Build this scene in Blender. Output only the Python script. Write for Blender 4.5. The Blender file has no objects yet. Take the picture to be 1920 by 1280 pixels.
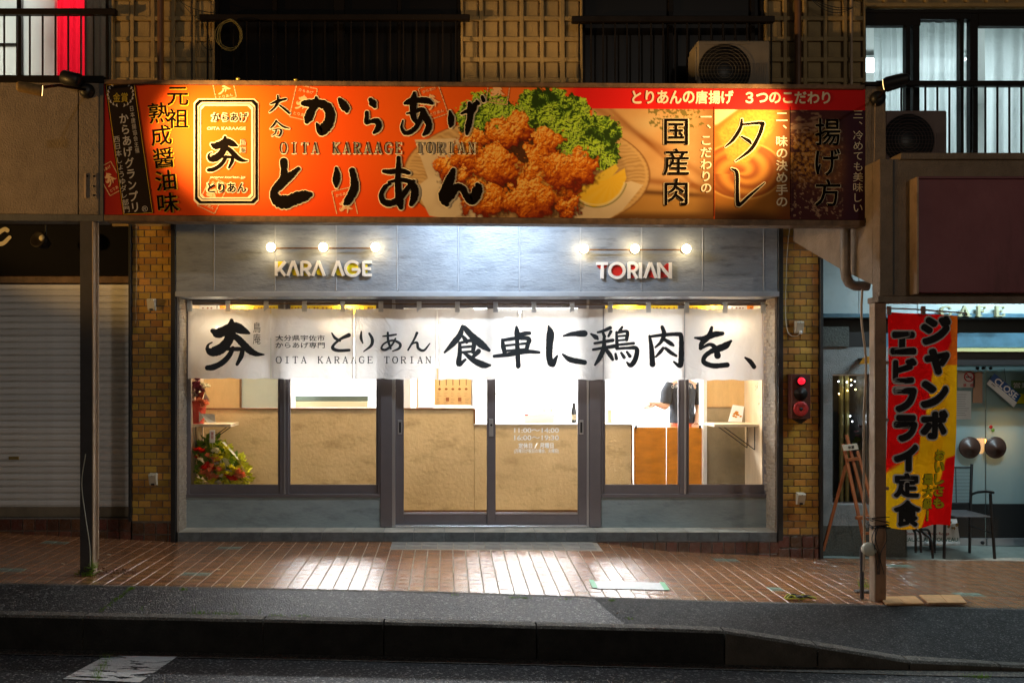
import bpy, math, random
import numpy as np
from mathutils import Vector, Matrix

random.seed(7)
rng = np.random.RandomState(5)
scene = bpy.context.scene
R = math.radians

# ------------------------------------------------------------------ camera, world, sun, exposure
FOC, DIST, CX, HZ, ZC = 1558.0, 8.2, 840.0, 705.0, 1.632
cam_data = bpy.data.cameras.new('camera')
cam_data.sensor_width = 36.0
cam_data.lens = FOC / 1920.0 * 36.0
cam_data.shift_x = (960.0 - CX) / 1920.0
cam_data.shift_y = (HZ - 640.0) / 1920.0
cam_data.clip_end = 500
cam = bpy.data.objects.new('camera', cam_data)
scene.collection.objects.link(cam)
cam.location = (0, -DIST, ZC)
cam.rotation_euler = (R(90), 0, 0)
scene.camera = cam

world = bpy.data.worlds.new("World")
scene.world = world
world.use_nodes = True
wn = world.node_tree
sky = wn.nodes.new('ShaderNodeTexSky')
sky.sky_type = 'NISHITA'
sky.sun_disc = False
sky.sun_elevation = R(10)
sky.sun_rotation = R(166)
bg = wn.nodes['Background']
wn.links.new(sky.outputs[0], bg.inputs[0])
bg.inputs[1].default_value = 0.0035

sun_d = bpy.data.lights.new('sun', 'SUN')
sun_d.energy = 0.07
sun_d.angle = R(1.2)
sun_d.color = (1.0, 0.90, 0.80)
sun = bpy.data.objects.new('sun', sun_d)
scene.collection.objects.link(sun)
sun.rotation_euler = Vector((-.24, 1, -.18)).to_track_quat('-Z', 'Y').to_euler()

scene.view_settings.view_transform = 'Standard'
scene.view_settings.look = 'None'
scene.view_settings.exposure = 1.0
scene.view_settings.gamma = 1.0
scene.cycles.max_bounces = 8
scene.cycles.transparent_max_bounces = 16
scene.cycles.sample_clamp_indirect = 6.0

# ------------------------------------------------------------------ measuring helpers (photo pixel -> place in the street)
def S(Y): return FOC / (DIST + Y)
def PX(x, Y=0.0): return (x - CX) / S(Y)
def PZ(y, Y=0.0): return ZC + (HZ - y) / S(Y)

LOC = {}
def link(o):
    scene.collection.objects.link(o); return o
def tag(o, label=None, cat=None, group=None, kind=None):
    if label: o['label'] = label
    if cat: o['category'] = cat
    if group: o['group'] = group
    if kind: o['kind'] = kind
    return o
def thing(name, label, cat, loc=(0, 0, 0), group=None):
    o = link(bpy.data.objects.new(name, None))
    o.empty_display_size = 0.1
    o.location = loc
    LOC[o.name] = Vector(loc)
    return tag(o, label, cat, group)

class MB:
    """collects world-space geometry"""
    def __init__(s): s.v, s.f, s.sm = [], [], []
    def add(s, vs, fs, smooth=False):
        n = len(s.v); s.v += [tuple(p) for p in vs]
        s.f += [tuple(i + n for i in f) for f in fs]; s.sm += [smooth] * len(fs)
        return s
    def box(s, x0, x1, y0, y1, z0, z1, c=0.0):
        if x0 > x1: x0, x1 = x1, x0
        if y0 > y1: y0, y1 = y1, y0
        if z0 > z1: z0, z1 = z1, z0
        if c <= 0:
            vs = [(x, y, z) for z in (z0, z1) for y in (y0, y1) for x in (x0, x1)]
            return s.add(vs, [(0, 2, 3, 1), (4, 5, 7, 6), (0, 1, 5, 4), (2, 6, 7, 3), (0, 4, 6, 2), (1, 3, 7, 5)])
        c = min(c, (x1-x0)*.45, (y1-y0)*.45, (z1-z0)*.45)
        vs, idx = [], {}
        X, Y, Z = (x0, x1), (y0, y1), (z0, z1)
        for k in (0, 1):
            for j in (0, 1):
                for i in (0, 1):
                    dx, dy, dz = c*(1-2*i), c*(1-2*j), c*(1-2*k)
                    for a in range(3):
                        p = [X[i]+dx, Y[j]+dy, Z[k]+dz]
                        p[a] = (X[i], Y[j], Z[k])[a]
                        idx[(i, j, k, a)] = len(vs); vs.append(p)
        fs = []
        g = lambda i, j, k, a: idx[(i, j, k, a)]
        for i in (0, 1):
            q = [g(i,0,0,0), g(i,1,0,0), g(i,1,1,0), g(i,0,1,0)]; fs.append(q if i else q[::-1])
            q = [g(0,i,0,1), g(0,i,1,1), g(1,i,1,1), g(1,i,0,1)]; fs.append(q if i else q[::-1])
            q = [g(0,0,i,2), g(1,0,i,2), g(1,1,i,2), g(0,1,i,2)]; fs.append(q if i else q[::-1])
        for a, b in ((0, 1), (0, 1)):
            pass
        for j in (0, 1):
            for k in (0, 1):
                q = [g(0,j,k,1), g(1,j,k,1), g(1,j,k,2), g(0,j,k,2)]
                fs.append(q if (j == k) ^ (j == 1) ^ (k == 1) == False and False else q)
        for i in (0, 1):
            for k in (0, 1):
                fs.append([g(i,0,k,0), g(i,1,k,0), g(i,1,k,2), g(i,0,k,2)])
        for i in (0, 1):
            for j in (0, 1):
                fs.append([g(i,j,0,0), g(i,j,1,0), g(i,j,1,1), g(i,j,0,1)])
        for i in (0, 1):
            for j in (0, 1):
                for k in (0, 1):
                    fs.append([g(i,j,k,0), g(i,j,k,1), g(i,j,k,2)])
        return s.add(vs, fs)
    def pbox(s, x0, x1, y0, y1, Y0, Y1, c=0.0, ref=None):
        r = Y0 if ref is None else ref
        return s.box(PX(x0, r), PX(x1, r), Y0, Y1, PZ(y0, r), PZ(y1, r), c)
    def tube(s, pts, r, n=8, caps=True, smooth=True):
        pts = [Vector(p) for p in pts]
        rs = r if isinstance(r, (list, tuple)) else [r] * len(pts)
        rings = []
        up = None
        for i, p in enumerate(pts):
            d = (pts[min(i+1, len(pts)-1)] - pts[max(i-1, 0)])
            if d.length < 1e-9: d = Vector((0, 0, 1))
            d.normalize()
            if up is None:
                up = Vector((0, 0, 1)) if abs(d.z) < .9 else Vector((1, 0, 0))
            a = d.cross(up)
            if a.length < 1e-6: a = d.cross(Vector((0, 1, 0)))
            a.normalize(); b = a.cross(d); up = b
            rings.append([p + (a*math.cos(t) + b*math.sin(t))*rs[i] for t in (2*math.pi*k/n for k in range(n))])
        vs = [q for rg in rings for q in rg]
        fs = []
        for i in range(len(pts)-1):
            for k in range(n):
                fs.append((i*n+k, i*n+(k+1) % n, (i+1)*n+(k+1) % n, (i+1)*n+k))
        s.add(vs, fs, smooth)
        if caps:
            m = len(pts)-1
            s.add(rings[0], [tuple(range(n))[::-1]]); s.add(rings[m], [tuple(range(n))])
        return s
    def lathe(s, c, axis, prof, n=24, smooth=True):
        """prof: list of (distance along axis, radius)"""
        ax = Vector(axis).normalized(); c = Vector(c)
        t = Vector((0, 0, 1)) if abs(ax.z) < .9 else Vector((1, 0, 0))
        a = ax.cross(t).normalized(); b = ax.cross(a)
        vs = [c + ax*h + (a*math.cos(2*math.pi*k/n)+b*math.sin(2*math.pi*k/n))*r for h, r in prof for k in range(n)]
        fs = [(i*n+k, i*n+(k+1) % n, (i+1)*n+(k+1) % n, (i+1)*n+k) for i in range(len(prof)-1) for k in range(n)]
        fs.append(tuple(range(n))); fs.append(tuple((len(prof)-1)*n+k for k in range(n))[::-1])
        return s.add(vs, fs, smooth)
    def ball(s, c, r, n=10, m=7, sq=(1, 1, 1)):
        vs, fs = [], []
        for j in range(m+1):
            th = math.pi*j/m
            for k in range(n):
                ph = 2*math.pi*k/n
                vs.append((c[0]+r*sq[0]*math.sin(th)*math.cos(ph), c[1]+r*sq[1]*math.sin(th)*math.sin(ph), c[2]+r*sq[2]*math.cos(th)))
        for j in range(m):
            for k in range(n):
                fs.append((j*n+k, (j+1)*n+k, (j+1)*n+(k+1) % n, j*n+(k+1) % n))
        return s.add(vs, fs, True)
    def prism(s, poly, Y0, Y1):
        """poly: world (X,Z) outline, extruded from Y0 to Y1"""
        n = len(poly)
        vs = [(x, Y0, z) for x, z in poly] + [(x, Y1, z) for x, z in poly]
        fs = [tuple(range(n)), tuple(range(2*n-1, n-1, -1))] + [(i, i+n, (i+1) % n+n, (i+1) % n) for i in range(n)]
        return s.add(vs, fs)
    def cut(s):
        if not hasattr(s, 'cuts'): s.cuts = []
        s.cuts.append((len(s.v), len(s.f)))
    def build_split(s, name, mat, parent):
        cs = getattr(s, 'cuts', [])+[(len(s.v), len(s.f))]
        if cs[0][0] > 0: cs = [(0, 0)]+cs
        for (v0, f0), (v1, f1) in zip(cs[:-1], cs[1:]):
            if v1 <= v0 or f1 <= f0: continue
            m = MB(); m.v = s.v[v0:v1]; m.f = [tuple(i-v0 for i in f) for f in s.f[f0:f1]]; m.sm = s.sm[f0:f1]
            m.build(name, mat, parent, recalc=False)
    def build(s, name, mat, parent=None, bevel=0, loc=None, recalc=True):
        me = bpy.data.meshes.new(name)
        off = LOC.get(parent.name, Vector((0, 0, 0))) if parent else Vector(loc or (0, 0, 0))
        me.from_pydata([(v[0]-off.x, v[1]-off.y, v[2]-off.z) for v in s.v], [], s.f)
        me.polygons.foreach_set('use_smooth', s.sm)
        if recalc:
            import bmesh
            bm = bmesh.new(); bm.from_mesh(me)
            bmesh.ops.recalc_face_normals(bm, faces=bm.faces[:])
            bm.to_mesh(me); bm.free()
        o = link(bpy.data.objects.new(name, me))
        if mat: me.materials.append(mat)
        if parent:
            o.parent = parent
            LOC[o.name] = off
        else:
            o.location = off
            LOC[o.name] = off.copy()
        if bevel:
            b = o.modifiers.new('bevel', 'BEVEL'); b.width = bevel; b.segments = 2; b.limit_method = 'ANGLE'
        return o

def piece(me_obj, name, parent, loc, rot=(0, 0, 0), scale=(1, 1, 1)):
    """another piece sharing a mesh; loc in world space"""
    o = me_obj.copy(); o.name = name; link(o)
    o.parent = parent
    off = LOC.get(parent.name, Vector((0, 0, 0)))
    o.location = Vector(loc) - off; o.rotation_euler = rot; o.scale = scale
    for k in ('label', 'category', 'group'):
        if k in o: del o[k]
    return o

def bent(s_pts, seg=6):
    """catmull-rom through points of any dimension"""
    P = [np.array(p, float) for p in s_pts]
    if len(P) < 3: 
        return [P[0]+(P[-1]-P[0])*t/seg for t in range(seg+1)]
    P = [2*P[0]-P[1]] + P + [2*P[-1]-P[-2]]
    out = []
    for i in range(1, len(P)-2):
        for k in range(seg):
            t = k/seg
            out.append(.5*((2*P[i])+(-P[i-1]+P[i+1])*t+(2*P[i-1]-5*P[i]+4*P[i+1]-P[i+2])*t*t+(-P[i-1]+3*P[i]-3*P[i+1]+P[i+2])*t**3))
    out.append(P[-2])
    return out

# ------------------------------------------------------------------ materials
MATS = {}
def mat(name, col, rough=.6, metal=0, noise=0, nscale=8, bump=0, bscale=60, emit=None, estr=0, rand=0, coat=0, spec=.5, dirt=None, stretch=(1,1,1), col2=None):
    m = bpy.data.materials.new(name); m.use_nodes = True
    nt = m.node_tree; N = nt.nodes; L = nt.links
    p = N['Principled BSDF']
    p.inputs['Base Color'].default_value = (*col, 1)
    p.inputs['Roughness'].default_value = rough
    p.inputs['Metallic'].default_value = metal
    p.inputs['Specular IOR Level'].default_value = spec
    p.inputs['Coat Weight'].default_value = coat
    if emit:
        p.inputs['Emission Color'].default_value = (*emit, 1); p.inputs['Emission Strength'].default_value = estr
    tc = N.new('ShaderNodeTexCoord')
    mp = N.new('ShaderNodeMapping'); mp.inputs['Scale'].default_value = stretch
    L.new(tc.outputs['Object'], mp.inputs['Vector'])
    cur = None
    if noise or col2:
        nz = N.new('ShaderNodeTexNoise'); nz.inputs['Scale'].default_value = nscale; nz.inputs['Detail'].default_value = 7
        nz.inputs['Roughness'].default_value = .62
        L.new(mp.outputs[0], nz.inputs['Vector'])
        cr = N.new('ShaderNodeMapRange'); cr.inputs['From Min'].default_value = .3; cr.inputs['From Max'].default_value = .7
        L.new(nz.outputs[0], cr.inputs['Value'])
        mx = N.new('ShaderNodeMix'); mx.data_type = 'RGBA'
        c2 = col2 if col2 else tuple(c*(1-noise) for c in col)
        c1 = col if col2 else tuple(min(1, c*(1+noise*.6)) for c in col)
        mx.inputs['A'].default_value = (*c1, 1); mx.inputs['B'].default_value = (*c2, 1)
        L.new(cr.outputs[0], mx.inputs['Factor'])
        cur = mx.outputs['Result']
        rr = N.new('ShaderNodeMapRange'); rr.inputs['To Min'].default_value = max(.03, rough-.12); rr.inputs['To Max'].default_value = min(1, rough+.12)
        L.new(nz.outputs[0], rr.inputs['Value']); L.new(rr.outputs[0], p.inputs['Roughness'])
    if rand:
        oi = N.new('ShaderNodeObjectInfo')
        hs = N.new('ShaderNodeHueSaturation')
        if cur: L.new(cur, hs.inputs['Color'])
        else: hs.inputs['Color'].default_value = (*col, 1)
        a = N.new('ShaderNodeMapRange'); a.inputs['To Min'].default_value = 1-rand; a.inputs['To Max'].default_value = 1+rand
        L.new(oi.outputs['Random'], a.inputs['Value']); L.new(a.outputs[0], hs.inputs['Value'])
        h = N.new('ShaderNodeMath'); h.operation = 'MULTIPLY_ADD'; h.inputs[1].default_value = 7.31; h.inputs[2].default_value = 0
        fr = N.new('ShaderNodeMath'); fr.operation = 'FRACT'
        L.new(oi.outputs['Random'], h.inputs[0]); L.new(h.outputs[0], fr.inputs[0])
        b = N.new('ShaderNodeMapRange'); b.inputs['To Min'].default_value = .5-rand*.055; b.inputs['To Max'].default_value = .5+rand*.055
        L.new(fr.outputs[0], b.inputs['Value']); L.new(b.outputs[0], hs.inputs['Hue'])
        cur = hs.outputs[0]
    if dirt:
        n2 = N.new('ShaderNodeTexNoise'); n2.inputs['Scale'].default_value = dirt[1]; n2.inputs['Detail'].default_value = 8; n2.inputs['Roughness'].default_value = .7
        m2 = N.new('ShaderNodeMapping'); m2.inputs['Scale'].default_value = dirt[3] if len(dirt) > 3 else (1, 1, 1)
        L.new(tc.outputs['Object'], m2.inputs[0]); L.new(m2.outputs[0], n2.inputs['Vector'])
        c3 = N.new('ShaderNodeMapRange'); c3.inputs['From Min'].default_value = .52; c3.inputs['From Max'].default_value = .72; c3.inputs['To Max'].default_value = dirt[2]
        L.new(n2.outputs[0], c3.inputs['Value'])
        mm = N.new('ShaderNodeMix'); mm.data_type = 'RGBA'
        if cur: L.new(cur, mm.inputs['A'])
        else: mm.inputs['A'].default_value = (*col, 1)
        mm.inputs['B'].default_value = (*dirt[0], 1)
        L.new(c3.outputs[0], mm.inputs['Factor']); cur = mm.outputs['Result']
    if cur: L.new(cur, p.inputs['Base Color'])
    if bump:
        nb = N.new('ShaderNodeTexNoise'); nb.inputs['Scale'].default_value = bscale; nb.inputs['Detail'].default_value = 5
        L.new(mp.outputs[0], nb.inputs['Vector'])
        bp = N.new('ShaderNodeBump'); bp.inputs['Strength'].default_value = min(1, bump); bp.inputs['Distance'].default_value = .01
        L.new(nb.outputs[0], bp.inputs['Height']); L.new(bp.outputs[0], p.inputs['Normal'])
    MATS[name] = m
    return m

def glow(name, col, strength):
    m = bpy.data.materials.new(name); m.use_nodes = True
    p = m.node_tree.nodes['Principled BSDF']
    p.inputs['Base Color'].default_value = (*[min(.9, c) for c in col], 1)
    p.inputs['Emission Color'].default_value = (*col, 1); p.inputs['Emission Strength'].default_value = strength
    return m

def glassmat(name, refl=.07, tint=(1, 1, 1), rough=.0, haze=0, hc=(.75, .82, .84)):
    m = bpy.data.materials.new(name); m.use_nodes = True
    nt = m.node_tree; N = nt.nodes; L = nt.links
    N.remove(N['Principled BSDF'])
    t = N.new('ShaderNodeBsdfTransparent'); t.inputs[0].default_value = (*tint, 1)
    g = N.new('ShaderNodeBsdfGlossy'); g.inputs['Roughness'].default_value = rough
    fz = N.new('ShaderNodeFresnel'); fz.inputs[0].default_value = 1.3
    mx = N.new('ShaderNodeMixShader')
    L.new(fz.outputs[0], mx.inputs[0]); L.new(t.outputs[0], mx.inputs[1]); L.new(g.outputs[0], mx.inputs[2])
    last = mx
    if haze:
        d = N.new('ShaderNodeBsdfDiffuse'); d.inputs[0].default_value = (*hc, 1)
        tr = N.new('ShaderNodeBsdfTranslucent'); tr.inputs[0].default_value = (*hc, 1)
        ad = N.new('ShaderNodeMixShader'); ad.inputs[0].default_value = .55
        L.new(d.outputs[0], ad.inputs[1]); L.new(tr.outputs[0], ad.inputs[2])
        m2 = N.new('ShaderNodeMixShader'); m2.inputs[0].default_value = haze
        L.new(mx.outputs[0], m2.inputs[1]); L.new(ad.outputs[0], m2.inputs[2]); last = m2
    L.new(last.outputs[0], N['Material Output'].inputs[0])
    return m

def clothmat(name, col, trans=.5, clear=.08, bscale=25, attr=None):
    m = bpy.data.materials.new(name); m.use_nodes = True
    nt = m.node_tree; N = nt.nodes; L = nt.links
    N.remove(N['Principled BSDF'])
    d = N.new('ShaderNodeBsdfDiffuse'); d.inputs[0].default_value = (*col, 1)
    t = N.new('ShaderNodeBsdfTranslucent'); t.inputs[0].default_value = (*col, 1)
    if attr:
        a = N.new('ShaderNodeAttribute'); a.attribute_name = attr
        L.new(a.outputs[0], d.inputs[0]); L.new(a.outputs[0], t.inputs[0])
    x = N.new('ShaderNodeBsdfTransparent')
    m1 = N.new('ShaderNodeMixShader'); m1.inputs[0].default_value = trans
    m2 = N.new('ShaderNodeMixShader'); m2.inputs[0].default_value = clear
    L.new(d.outputs[0], m1.inputs[1]); L.new(t.outputs[0], m1.inputs[2])
    L.new(m1.outputs[0], m2.inputs[1]); L.new(x.outputs[0], m2.inputs[2])
    tc = N.new('ShaderNodeTexCoord')
    nz = N.new('ShaderNodeTexNoise'); nz.inputs['Scale'].default_value = bscale; nz.inputs['Detail'].default_value = 4
    L.new(tc.outputs['Object'], nz.inputs['Vector'])
    wv = N.new('ShaderNodeTexNoise'); wv.inputs['Scale'].default_value = 4.5; wv.inputs['Distortion'].default_value = 2.5; wv.inputs['Detail'].default_value = 2
    L.new(tc.outputs['Object'], wv.inputs['Vector'])
    ad = N.new('ShaderNodeMath'); ad.operation = 'MULTIPLY_ADD'; ad.inputs[1].default_value = .18
    L.new(nz.outputs[0], ad.inputs[0]); L.new(wv.outputs[0], ad.inputs[2])
    bp = N.new('ShaderNodeBump'); bp.inputs['Strength'].default_value = .6; bp.inputs['Distance'].default_value = .022
    L.new(ad.outputs[0], bp.inputs['Height']); L.new(bp.outputs[0], d.inputs['Normal']); L.new(bp.outputs[0], t.inputs['Normal'])
    L.new(m2.outputs[0], N['Material Output'].inputs[0])
    return m

M_asph = mat('asphalt', (.022, .022, .024), .55, noise=.5, nscale=60, bump=1, bscale=130)
def speckle(m, scale=160, c=(.22, .21, .2), lo=.62, hi=.7):
    nt = m.node_tree; N = nt.nodes; L = nt.links; p = N['Principled BSDF']
    src = p.inputs['Base Color'].links[0].from_socket
    tc = N.new('ShaderNodeTexCoord'); v = N.new('ShaderNodeTexVoronoi'); v.inputs['Scale'].default_value = scale
    L.new(tc.outputs['Object'], v.inputs['Vector'])
    sp = N.new('ShaderNodeSeparateColor'); L.new(v.outputs['Color'], sp.inputs[0])
    mr = N.new('ShaderNodeMapRange'); mr.inputs['From Min'].default_value = lo; mr.inputs['From Max'].default_value = 1.0
    L.new(sp.outputs[0], mr.inputs['Value'])
    mx = N.new('ShaderNodeMix'); mx.data_type = 'RGBA'; L.new(mr.outputs[0], mx.inputs['Factor'])
    L.new(src, mx.inputs['A']); mx.inputs['B'].default_value = (*c, 1)
    L.new(mx.outputs['Result'], p.inputs['Base Color'])
    bp = N.new('ShaderNodeBump'); bp.inputs['Strength'].default_value = 1; bp.inputs['Distance'].default_value = .006
    L.new(v.outputs['Distance'], bp.inputs['Height']); bp.invert = True
    old = p.inputs['Normal'].links
    if old: L.new(old[0].from_socket, bp.inputs['Normal'])
    L.new(bp.outputs[0], p.inputs['Normal'])
speckle(M_asph, 75, (.26, .25, .24), .8)
M_asph2 = mat('fine_asphalt', (.04, .038, .036), .8, noise=.45, nscale=14, bump=1, bscale=160)
speckle(M_asph2, 120, (.16, .15, .14), .8)
M_conc = mat('kerb_concrete', (.12, .108, .09), .85, noise=.4, nscale=18, bump=1, bscale=90, dirt=((.05, .045, .04), 5, .8))
speckle(M_conc, 130, (.3, .27, .22), .75)
M_kerbshade = mat('shaded_kerb_face', (.022, .02, .018), .9, noise=.5, nscale=7, bump=1, bscale=70)  # near-black colour carries the shade on the street-facing side of the kerb
M_kerblit = mat('stained_lit_kerb_face', (.09, .075, .06), .9, noise=.4, nscale=5, bump=1, bscale=70, dirt=((.03, .025, .02), 4, .7))  # stained concrete, painted lighter for the light on the ramp stones
M_gutter = mat('gutter_concrete', (.13, .12, .105), .85, noise=.5, nscale=30, bump=1, bscale=110)
speckle(M_gutter, 120, (.32, .28, .22), .6)
M_grout = mat('grout', (.5, .42, .33), .85, noise=.4, nscale=15, bump=.5, bscale=80)

def tilemat(name, col, rand=.16, rough=.22):
    """glazed ribbed paving tile, damp"""
    m = mat(name, col, rough, noise=.35, nscale=9, rand=rand, stretch=(1, 1, 1), dirt=((.16, .075, .04), 15, .8, (.12, 1, 1)))
    nt = m.node_tree; N = nt.nodes; L = nt.links; p = N['Principled BSDF']
    tc = N.new('ShaderNodeTexCoord'); mp = N.new('ShaderNodeMapping'); mp.inputs['Scale'].default_value = (3, 60, 3)
    L.new(tc.outputs['Object'], mp.inputs[0])
    nz = N.new('ShaderNodeTexNoise'); nz.inputs['Scale'].default_value = 1.6; nz.inputs['Detail'].default_value = 3
    L.new(mp.outputs[0], nz.inputs['Vector'])
    p.inputs['Specular IOR Level'].default_value = .8; p.inputs['Coat Weight'].default_value = 1.0; p.inputs['Coat Roughness'].default_value = .2; p.inputs['Coat IOR'].default_value = 1.6
    bp = N.new('ShaderNodeBump'); bp.inputs['Strength'].default_value = 1; bp.inputs['Distance'].default_value = .0045
    L.new(nz.outputs[0], bp.inputs['Height']); L.new(bp.outputs[0], p.inputs['Normal']); L.new(bp.outputs[0], p.inputs['Coat Normal'])
    return m
M_tile = tilemat('terracotta_tile', (.46, .2, .085), .16, .2)
M_tilegreen = tilemat('green_tile', (.34, .46, .36), .1)
M_tilegrey = tilemat('grey_tile', (.5, .46, .40), .12, .38)
M_steptile = mat('slate_step_tile', (.13, .15, .16), .5, noise=.4, nscale=12, bump=.3, bscale=40, rand=.12)
M_stepgrout = mat('step_grout', (.3, .3, .3), .8)
M_steptop = mat('step_top_tile', (.5, .46, .38), .5, noise=.25, nscale=8, rand=.08)
M_brick = mat('yellow_brick', (.50, .275, .055), .32, noise=.22, nscale=30, rand=.3, bump=.25, bscale=60)
M_mortar = mat('mortar', (.19, .16, .13), .9, noise=.3, nscale=30, bump=.6, bscale=90)
M_brown = mat('brown_glazed_tile', (.13, .05, .028), .28, noise=.4, nscale=15, rand=.35, bump=.3, bscale=25, dirt=((.3, .24, .2), 14, .35))
M_black = mat('black_metal', (.012, .012, .013), .45)
M_darkmetal = mat('dark_bronze_metal', (.014, .010, .008), .5, noise=.3, nscale=6, spec=.15)
M_fascia = mat('blue_grey_plaster', (.31, .355, .42), .42, noise=.0, col2=(.22, .26, .315), nscale=5, bump=.55, bscale=38, stretch=(.6, 1, 1.5), dirt=((.11, .125, .15), 9, .75, (.45, 1, 2.4)))
M_fasciaedge = mat('grey_blue_trim', (.34, .38, .44), .45, noise=.12, nscale=5)
M_plinth = mat('teal_grey_render', (.34, .40, .41), .6, col2=(.24, .29, .30), nscale=3.2, bump=.35, bscale=30, stretch=(.6, 1, 1.6), dirt=((.1, .12, .125), 7, .5, (.6, 1, 2)))
M_frame = mat('mauve_grey_aluminium', (.2, .185, .205), .34, metal=.55, noise=.1, nscale=4)
M_framelight = mat('light_aluminium', (.5, .5, .53), .3, metal=.8)
M_stucco = mat('rough_stucco', (.30, .235, .18), .92, noise=.2, nscale=7, bump=1, bscale=75, dirt=((.12, .09, .07), 4, .45))
M_stuccodark = mat('grey_trim', (.1, .1, .105), .7, noise=.2, nscale=10, bump=.3)
M_signframe = mat('weathered_brown_metal', (.17, .095, .045), .55, noise=.5, nscale=14, bump=.3, bscale=40, dirt=((.05, .035, .025), 9, .7, (.3, 1, 1)))
M_post = mat('cream_and_lit_steel', (.5, .36, .24), .5, noise=.18, nscale=6, dirt=((.12, .07, .04), 12, .5, (1, 1, .4)), bump=.2, bscale=30)  # cream for conduits; also the lit tone painted on post sides and sign edge
M_postdark = mat('grey_painted_steel', (.06, .053, .055), .5, noise=.25, nscale=6, dirt=((.07, .05, .045), 14, .5, (1, 1, .4)), bump=.2, bscale=30)
M_wallup = mat('relief_wall_panel', (.40, .29, .14), .9, noise=.15, nscale=9, bump=.8, bscale=90, dirt=((.2, .15, .1), 3, .3))
M_shut = mat('shutter_slat', (.74, .74, .74), .5, noise=.15, nscale=4, rand=.07, metal=.2, dirt=((.4, .36, .3), 5, .6, (.5, 1, 3)))
M_white = mat('white_paint', (.8, .8, .79), .45)
M_offwhite = mat('aged_white_plastic', (.62, .58, .45), .5, noise=.1, nscale=20)
M_yel = mat('yellow_acrylic', (.8, .68, .02), .4)
M_red = mat('red_acrylic', (.55, .02, .015), .4)
M_ink = mat('black_ink', (.012, .012, .014), .8, spec=.1)
M_inkcloth = mat('ink_on_cloth', (.02, .024, .028), .9)
M_glass = glassmat('clear_glass')
M_frost = glassmat('frosted_glass', haze=.8)
M_cloth = clothmat('white_cotton', (.92, .89, .86), .4, .012)
M_loop = clothmat('loop_cotton', (.62, .66, .72), .4, .1)
M_plaster = mat('mustard_plaster', (.66, .48, .245), .65, col2=(.54, .385, .19), nscale=2.2, bump=.35, bscale=30, dirt=((.33, .22, .09), 4.5, .8, (.7, 1, 1.4)))
M_board = mat('pale_wood_board', (.62, .42, .19), .6, noise=.1, nscale=18, stretch=(1, 1, .3), bump=.15, bscale=60)
M_woodedge = mat('walnut_edge', (.2, .09, .035), .5, noise=.3, nscale=12)
M_orangewood = mat('orange_wood', (.64, .23, .012), .45, noise=.25, nscale=5, stretch=(1, 1, 2.5))
M_birch = mat('birch_panel', (.68, .55, .38), .55, noise=.12, nscale=6, stretch=(3, 3, .4))
M_whitewall = mat('white_wall', (.85, .85, .83), .6)
M_floor = mat('shop_floor', (.3, .27, .23), .5, noise=.2)
M_steel = mat('stainless_steel', (.6, .6, .6), .25, metal=1)
M_sage = mat('sage_panel', (.55, .6, .52), .5, noise=.05)
# ------------------------------------------------------------------ lettering
_gc = {}
def glyph(body, off=0.0):
    k = (body, round(off, 4))
    if k in _gc: return _gc[k]
    if off > .002:
        v0, f0 = glyph(body, 0)
        r = off; n = 12 if off > .04 else 8
        sh = [(0, 0)]+[(r*math.cos(2*math.pi*i/n), r*math.sin(2*math.pi*i/n)) for i in range(n)]
        if off > .07: sh += [(r*.55*math.cos(2*math.pi*i/n), r*.55*math.sin(2*math.pi*i/n)) for i in range(n)]
        v = np.concatenate([np.concatenate([v0+np.array(s_), np.full((len(v0), 1), .00006*j)], 1) for j, s_ in enumerate(sh)])
        f = [tuple(q+len(v0)*j for q in g) for j in range(len(sh)) for g in f0]
        _gc[k] = (v, f); return _gc[k]
    cu = bpy.data.curves.new('glyph', 'FONT'); cu.body = body; cu.size = 1.0; cu.offset = off
    cu.fill_mode = 'FRONT'; cu.resolution_u = 3
    ob = bpy.data.objects.new('glyph', cu); link(ob)
    bpy.context.view_layer.update()
    dg = bpy.context.evaluated_depsgraph_get()
    me = ob.evaluated_get(dg).to_mesh()
    v = np.array([tuple(q.co) for q in me.vertices]).reshape(-1, 3)[:, :2]
    f = [tuple(p.vertices) for p in me.polygons]
    ob.evaluated_get(dg).to_mesh_clear()
    bpy.data.objects.remove(ob); bpy.data.curves.remove(cu)
    _gc[k] = (v, f)
    return _gc[k]

def put(mb, v, f, x0, x1, y0, y1, Y, rot=0, surf=None, ref=None, lift=0):
    """fit glyph geometry in a photo-pixel box standing at depth Y"""
    if len(v) == 0: return
    mb.cut()
    lz = v[:, 2] if v.shape[1] > 2 else np.zeros(len(v))
    b0, b1 = v.min(0), v.max(0)
    w = max(1e-6, b1[0]-b0[0]); h = max(1e-6, b1[1]-b0[1])
    cx, cy = (x0+x1)/2, (y0+y1)/2
    u = ((v[:, 0]-b0[0])/w-.5)*(x1-x0); t = -((v[:, 1]-b0[1])/h-.5)*(y1-y0)
    c, s_ = math.cos(rot), math.sin(rot)
    xx = cx+u*c-t*s_; yy = cy+u*s_+t*c
    vs = []
    for a, b, l_ in zip(xx, yy, lz):
        d = surf(a, b) if surf else 0
        vs.append((PX(a, Y), Y+d-lift-l_, PZ(b, Y)))
    mb.add(vs, f)

def word(mb, body, x0, x1, y0, y1, Y, off=0.0, rot=0, surf=None):
    v, f = glyph(body, off); put(mb, v, f, x0, x1, y0, y1, Y, rot, surf)

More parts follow.
